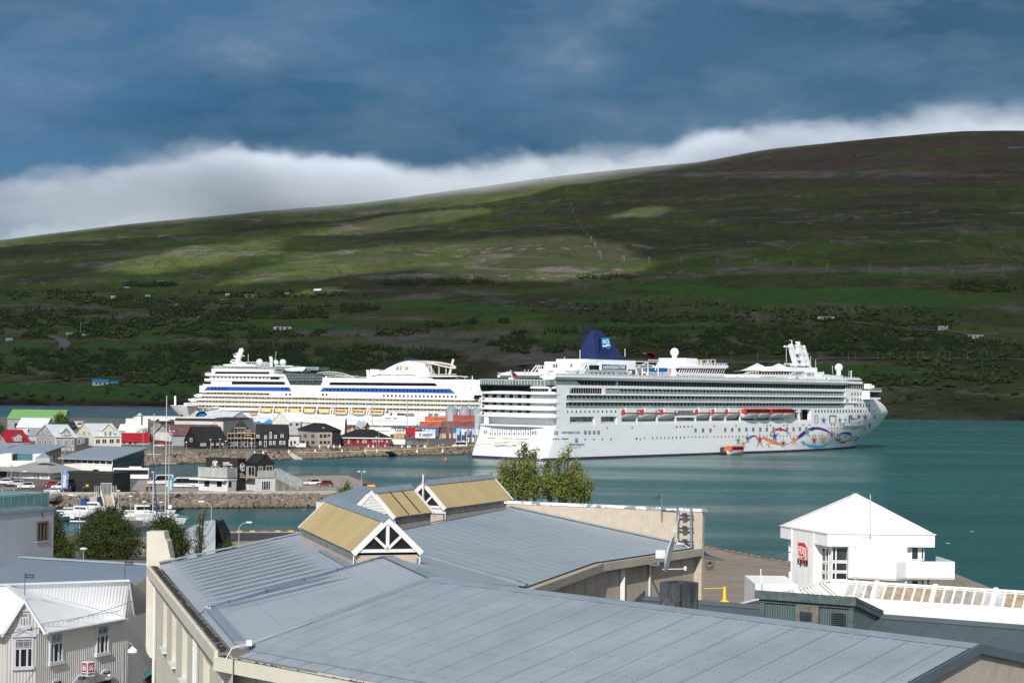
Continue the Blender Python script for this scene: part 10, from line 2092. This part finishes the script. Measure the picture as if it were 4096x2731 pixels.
# trees near by
LFB=leafm('leaf_poplar',(.085,.125,.026),(.19,.21,.055),.9);LFD=leafm('needle_dark',(.035,.060,.014),(.11,.13,.03),1.4);LFA=leafm('leaf_autumn',(.12,.10,.035),(.20,.14,.05),.8);LFM=leafm('leaf_mid',(.045,.075,.02),(.09,.12,.03),.8);LFP=leafm('leaf_plum',(.035,.02,.018),(.06,.045,.025),.8)
BRK=mat('bark',(.06,.045,.035))
def tree(label,Y,blobs,leaf,seed,n_,ls,base=None,clump=.5,up_=0.0,name='tree',trunks=None,grp=None,per=18):
 """blobs: (px, py, rx, ry) crown volumes in photo pixels; leaves are small faces scattered in clumps through them"""
 rn=random.Random(seed);b0=blobs[0];bx,by=base or(b0[0],b0[1]+300);p=P(bx,by,Y);z0=max(gz(Y),p.z)if base is None else p.z;th=thing(name,label,'tree' if 'bush' not in name else 'bush',(p.x,p.y,z0),0,grp);m_=MB();tot=sum(b[2]*b[3]for b in blobs);sc_=Y/F;tk_=MB()
 for(cx,cy,rx,ry)in blobs:
  c_=P(cx,cy,Y);k_=max(3,int(n_*rx*ry/tot));tk_.tube((p.x,p.y,z0),c_-V((0,0,ry*sc_*.3)),.16,.07,n=5);tk_.tube(c_-V((0,0,ry*sc_*.3)),c_+V((0,0,ry*sc_*.8)),.07,.02,n=4)
  for _ in range(k_):
   v=V((rn.gauss(0,1),rn.gauss(0,1),rn.gauss(0,1))).normalized()*rn.random()**.45;q=c_+V((v.x*rx*sc_,v.y*rx*sc_*1.0,v.z*ry*sc_));cr=clump*rn.uniform(.6,1.2)
   if rn.random()<.12:tk_.tube(c_+(q-c_)*.2,q,.03,.01,n=3)
   for _ in range(per):
    d=V((rn.gauss(0,.5),rn.gauss(0,.5),rn.gauss(0,.5)+up_))*cr;o_=q+d;a=V((rn.gauss(0,1),rn.gauss(0,1),rn.gauss(0,1)+up_)).normalized()*ls*rn.uniform(.6,1.3);b_=a.cross(V((rn.gauss(0,1),rn.gauss(0,1),rn.gauss(0,1)))).normalized()*ls*.5
    m_.add([o_-a*.5,o_+b_*.6,o_+a*.6,o_-b_*.5],[(0,1,2,3)])
 m_.mk('crown',leaf,th,0,1);tk_.mk('trunk',BRK,th,0,1);return th
c5=crop(1960,1740,.33486)
def bl(L_,c_=None):return[((c_(x,y))+(rx*.335,ry*.335))if c_ else(x,y,rx,ry)for x,y,rx,ry in L_]
tree('pale green poplar with several wind-bent tips, left one behind the roof parapet',150,bl([(420,560,200,240),(250,620,150,190),(400,190,35,110),(350,240,35,40),(540,260,38,110),(440,300,45,90),(300,380,40,100),(205,350,22,50),(145,390,40,80),(120,600,50,90),(540,620,120,190),(190,480,60,80)],c5),LFB,1,560,.17,(2120,2400),.42,.5,'poplar_tree',grp='poplars behind the roof parapet')
tree('greener poplar with thin tall tips, right one behind the roof parapet',152,bl([(860,620,180,190),(1010,600,150,200),(935,190,22,55),(895,290,38,80),(700,400,40,100),(660,480,50,80),(1020,420,50,90),(820,380,45,80),(1150,640,60,130),(1210,620,20,60),(700,640,110,170),(1100,740,100,90)],c5),LFB,2,560,.17,(2250,2400),.42,.5,'poplar_tree',grp='poplars behind the roof parapet')
tree('broad dark pine, largest, in the middle of the shore clump',250,bl([(1000,800,330,330),(760,900,220,240),(1250,820,220,230),(1080,560,200,110),(850,620,200,160),(640,760,130,170),(1350,950,150,150),(950,1040,350,100),(1180,600,130,100)],lambda x,y:TM(x,y)),LFD,3,1000,.26,(430,2330),.65,.6,'pine_tree',per=16)
tree('blue-green tree leaning behind the broad dark pine',262,bl([(950,420,200,120),(1100,400,110,100),(800,470,130,90)],lambda x,y:TM(x,y)),leafm('leaf_bluegreen',(.03,.055,.03),(.05,.08,.04),.8),4,200,.26,(430,2300),.6,.3,'broadleaf_tree')
tree('dark pine at the edge of the pale rendered building',235,bl([(160,760,120,250),(190,950,130,180),(150,560,60,110),(380,900,70,90)],lambda x,y:TM(x,y)),LFD,5,300,.26,(215,2320),.6,.5,'pine_tree')
tree('dark pine right of the cream fin',210,bl([(1950,750,180,220),(1880,560,110,90),(2050,900,170,170),(1750,570,90,60),(2150,950,100,130),(2120,720,60,60)],lambda x,y:TM(x,y)),LFD,6,420,.24,(680,2330),.55,.6,'pine_tree')
tree('thin young poplar in front of the curved shed',170,[(800,2085,16,40),(798,2140,22,40),(806,2190,26,30),(786,2200,20,22),(815,2055,10,24)],LFB,7,80,.16,(800,2250),.3,.4,'young_tree',per=14)
tree('small pine poking over the roof edge right of the curved shed',160,[(915,2185,20,24),(895,2195,16,12),(935,2195,14,12)],LFD,8,50,.16,(915,2230),.3,.5,'pine_tree',per=14)
tree('light green bush at the end of the pier behind the louvred skylight',110,[(1385,1968,24,22),(1365,1975,16,14),(1428,1972,10,14),(1388,1945,8,16)],LFB,9,70,.12,(1385,2010),.25,.3,'bush',per=14)
tree('dark plum-leaved bush beside the cream wall',112,[(565,2600,45,90),(600,2560,35,60),(555,2680,45,60),(620,2640,30,40),(545,2540,14,40)],LFP,10,200,.10,(565,2760),.3,.2,'bush',per=14)
tree('yellow-green shrub below the dark pines at the path',225,bl([(380,1030,70,60),(200,1080,50,40),(300,1060,60,50)],lambda x,y:TM(x,y)),LFM,11,90,.22,(285,2260),.4,.3,'bush')
tree('half-bare autumn tree beside the crimson cottage',870,[(575,1790,30,30),(560,1765,28,26),(595,1770,26,34),(580,1740,22,22),(600,1815,26,18)],LFA,12,170,.8,(575,1840),2.0,.2,'autumn_tree')
tree('dark green tree beside the white-roofed warehouse',900,[(243,1690,26,26),(238,1672,14,18),(262,1700,18,14),(222,1702,14,10)],LFM,13,140,.8,(243,1740),1.8,.2,'broadleaf_tree')
tree('low hedge and shrubs in front of the crimson cottage',850,[(520,1783,40,7),(600,1783,40,8),(660,1790,50,6),(560,1790,50,6),(740,1795,40,5)],LFM,14,160,.8,(560,1800),1.4,0,'hedge')
tree('dark foliage at the left edge beside the crimson roof',640,[(4,1720,8,12),(2,1712,6,10)],LFM,15,30,.6,(4,1760),1.2,.2,'broadleaf_tree')
# across the fjord: houses, road, pylons
def far_house(px,py,w_,wc,rc,lab,flat=False,hh=.42):
 p=hill_at(px,py);s=p.y/F;W=w_*s;h_=W*hh;th=thing('far_house',lab,'house',tuple(p-V((0,0,1))),R(random.Random(px).uniform(-25,25)),'houses on the slope across the fjord');m_=MB();m_.box((-W/2,0,0),(W/2,W*.5,h_*.6+1));m_.mk('wall',wc,th);m_=MB();z=h_*.6+1
 if flat:m_.box((-W/2-.3,-.3,z),(W/2+.3,W*.5+.3,z+.6))
 else:
  for sg in(0,1):y0=-.5 if not sg else W*.5+.5;m_.ext([(-W/2-.5,y0,z-.3),(W/2+.5,y0,z-.3),(W/2+.5,W*.25,z+h_*.5),(-W/2-.5,W*.25,z+h_*.5)],(0,0,.4))
 m_.mk('roof',rc,th);m_=MB()
 for x in(-.32,-.08,.2):m_.box((x*W,-.06,z*.4),((x+.13)*W,-.02,z*.8))
 m_.mk('window',DGM[1],th)
FW1=wm('far_white',(.62,.62,.60));FD1=wm('far_dark',(.05,.045,.045));FR1=wm('far_red',(.22,.04,.035));FT=wm('far_tan',(.32,.22,.14));FB1=wm('far_blue_roof',(.02,.25,.48));FG1=wm('far_grey',(.35,.37,.40))
for(px,py,w_,wc,rc,fl,lab)in((350,1345,44,FW1,FG1,1,'white modern villa beside the thin crane'),(281,1338,40,FW1,FG1,1,'low white flat house left of the crane villa'),(37,1362,26,FW1,FG1,0,'white cottage by the green field at the left'),(110,1470,22,FW1,FD1,0,'small white cottage in the left woods'),(286,1487,14,FW1,FG1,0,'tiny pale cabin in the left woods'),(402,1540,62,FW1,FB1,0,'white farm shed with a bright blue roof'),(460,1542,44,FR1,FB1,0,'lower red shed with blue roof beside the blue-roofed farm'),(335,1172,26,FD1,FD1,0,'dark cabin at the left end of the upper village'),(506,1155,20,FD1,FG1,0,'highest grey-roofed cabin of the village'),(456,1193,24,FW1,FW1,0,'white-roofed cabin in the village'),(516,1185,22,FR1,FD1,0,'reddish cabin in the village near the pale one'),(590,1188,20,FW1,FW1,0,'bright white cabin in the middle of the village'),(608,1178,14,FD1,FD1,0,'small black cabin above the white one'),(698,1188,26,FR1,FD1,0,'red-brown cabin right of the village middle'),(765,1192,28,FR1,FD1,0,'long red-brown cabin with dark roof'),(798,1175,20,FD1,FD1,0,'black gabled cabin on the upper meadow'),(638,1220,22,FW1,FD1,0,'pale house with parked cars in the village'),(712,1220,22,FW1,FR1,0,'small house with crimson roof in the village'),(780,1215,30,FD1,FD1,1,'low black house under the red-brown cabins'),(912,1182,20,FW1,FW1,0,'small white-roofed house on the meadow'),(896,1200,34,FT,FD1,0,'tan wooden house on the meadow'),(1002,1188,54,FT,FG1,1,'long tan and glass villa on the meadow'),(1070,1187,18,FD1,FD1,0,'small dark cabin right of the tan villa'),(1148,1180,26,FT,FG1,0,'small tan house at the right end of the village'),(1268,1168,32,FR1,FW1,0,'sunlit white and red farmhouse'),(1380,1140,26,FR1,FR1,0,'red-roofed cabin above the wood'),(802,1275,24,FD1,FG1,0,'grey-roofed house in the middle woods'),(738,1355,22,FD1,FD1,0,'dark cabin in the lower woods'),(1130,1320,72,FW1,FD1,0,'long white farmhouse with dark roof above the striped ship'),(2060,1397,36,FR1,FR1,0,'red-brown cabin in the wood above the ships'),(2835,1372,32,FW1,FG1,0,'pale summer house above the white ship'),(3305,1278,66,FW1,FD1,1,'black and white angular villa on the right slope'),(3705,1315,70,FD1,FD1,1,'long dark villa on the right slope'),(3772,1318,38,FW1,FG1,0,'small white-roofed house beside the long dark villa'),(3902,1352,62,FW1,FW1,1,'long white flat villa at the far right'),(640,1130,20,FW1,FG1,0,'white cabin in the small wood above the village')):
 far_house(px,py,w_,wc,rc,lab,bool(fl),.34 if not fl else.3)
m_=MB();p=hill_at(322,1338);th=thing('tower_crane','thin pale green tower crane on the left slope','crane',tuple(p));s=p.y/F;m_.beam((0,0,0),(0,0,50*s),.9);m_.beam((0,0,44*s),(34*s,0,52*s),.7);m_.mk('jib',wm('crane_green',(.15,.38,.32)),th)
def ribbon_road(pts,w_,name='road',m=None,dz=1.4):
 mb_=MB();Q_=[hill_at(*q)+V((0,0,dz))for q in pts]
 for a,c_ in zip(Q_[:-1],Q_[1:]):
  d=(c_-a).normalized();n_=V((-d.y,d.x,0)).normalized()*w_;mb_.ext([a-n_,c_-n_,c_+n_,a+n_],(0,0,-1.5))
 mb_.mk(name,m or mat('far_road',(.15,.14,.14),.9,.1),kind='structure')
def spread(pts,k_=6):
 out=[]
 for(a,b_),(c_,d)in zip(pts[:-1],pts[1:]):out+=[(a+(c_-a)*i/k_,b_+(d-b_)*i/k_)for i in range(k_)]
 return out+[pts[-1]]
ribbon_road(spread([(2080,1460),(2500,1448),(3000,1456),(3300,1436),(3600,1434),(4000,1436),(4200,1440)],8),9);ribbon_road(spread([(195,1342),(240,1356),(262,1375),(255,1395),(250,1405),(292,1418)],3),10);ribbon_road(spread([(3380,1285),(3660,1318),(3800,1325),(3960,1352),(4096,1378)],5),5);ribbon_road(spread([(70,1532),(400,1512),(560,1505)],5),6)
tp=hill_at(2590,1430);th=thing('tunnel_portal','grey concrete tunnel mouth with a red oval rim','tunnel portal',tuple(tp));s=tp.y/F;m_=MB();ring_=[((18*cos(a)+14)*s,-2-sin(a)*3,(11*sin(a)+8-5*cos(a))*s)for a in[2*pi*i/20 for i in range(21)]];m_.path(ring_,1.0,6);m_.mk('red_rim',mat('portal_red',(.40,.03,.04),.5),th);m_=MB();m_.add([(-25*s,8,20*s)]+ring_[:20],[(0,i+1,(i+1)%20+1)for i in range(20)]);m_.mk('concrete_tube',wm('portal_grey',(.30,.31,.31)),th);m_=MB();m_.poly([(x,y+.5,z)for x,y,z in ring_[:20]]);m_.mk('tunnel_mouth',BLK,th)
pl0=None
for(px,py,h_)in[(2268,770,22),(2285,830,20),(2292,856,18),(2302,875,18),(2313,895,18),(2325,915,18),(2337,930,18),(2350,945,18),(2364,965,20),(2380,990,22),(2398,1025,24),(2404,1038,22),(2494,1048,24),(2597,1052,24),(2726,1054,24),(2870,1056,24),(3022,1058,24),(3174,1066,26),(3308,1082,28),(3480,1086,26),(3620,1104,32),(3810,1106,26),(4012,1096,26)]:
 p=hill_at(px,py);sc_=h_*p.y/F/12
 if pl0 is None:pl0=thing('power_pole','pale twin pole of the power line crossing the mountainside','power pole',tuple(p),0,'twin poles of the power line');m_=MB();m_.tube((-1.6,0,-1),(-1.6,0,12),.16,n=4);m_.tube((1.6,0,-1),(1.6,0,12),.16,n=4);m_.mk('pole',wm('pole_grey',(.45,.45,.43)),pl0);m_=MB();m_.beam((-3,0,11.3),(3,0,11.3),.2);m_.mk('crossarm',wm('pole_grey',(.45,.45,.43)),pl0);pl0 .scale=(sc_,)*3
 else:dup(pl0,tuple(p),scale=sc_)
lp0=None
for px in(2765,2824,2923,3028,3033,3276,3287,3394,3420,3512,3560,3627,3670,3690,3780,3797,3870,3946):
 p=hill_at(px,1440)
 if lp0 is None:lp0=thing('road_lamp','slim lamp post along the road across the fjord','street lamp',tuple(p),0,'lamp posts along the far road');m_=MB();m_.tube((0,0,-1),(0,0,12),.16,n=4);m_.mk('pole',wm('pole_grey',(.45,.45,.43)),lp0);m_=MB();m_.beam((0,0,12),(1.6,0,12.2),.2);m_.mk('lamp_head',FG1,lp0)
 else:dup(lp0,tuple(p))
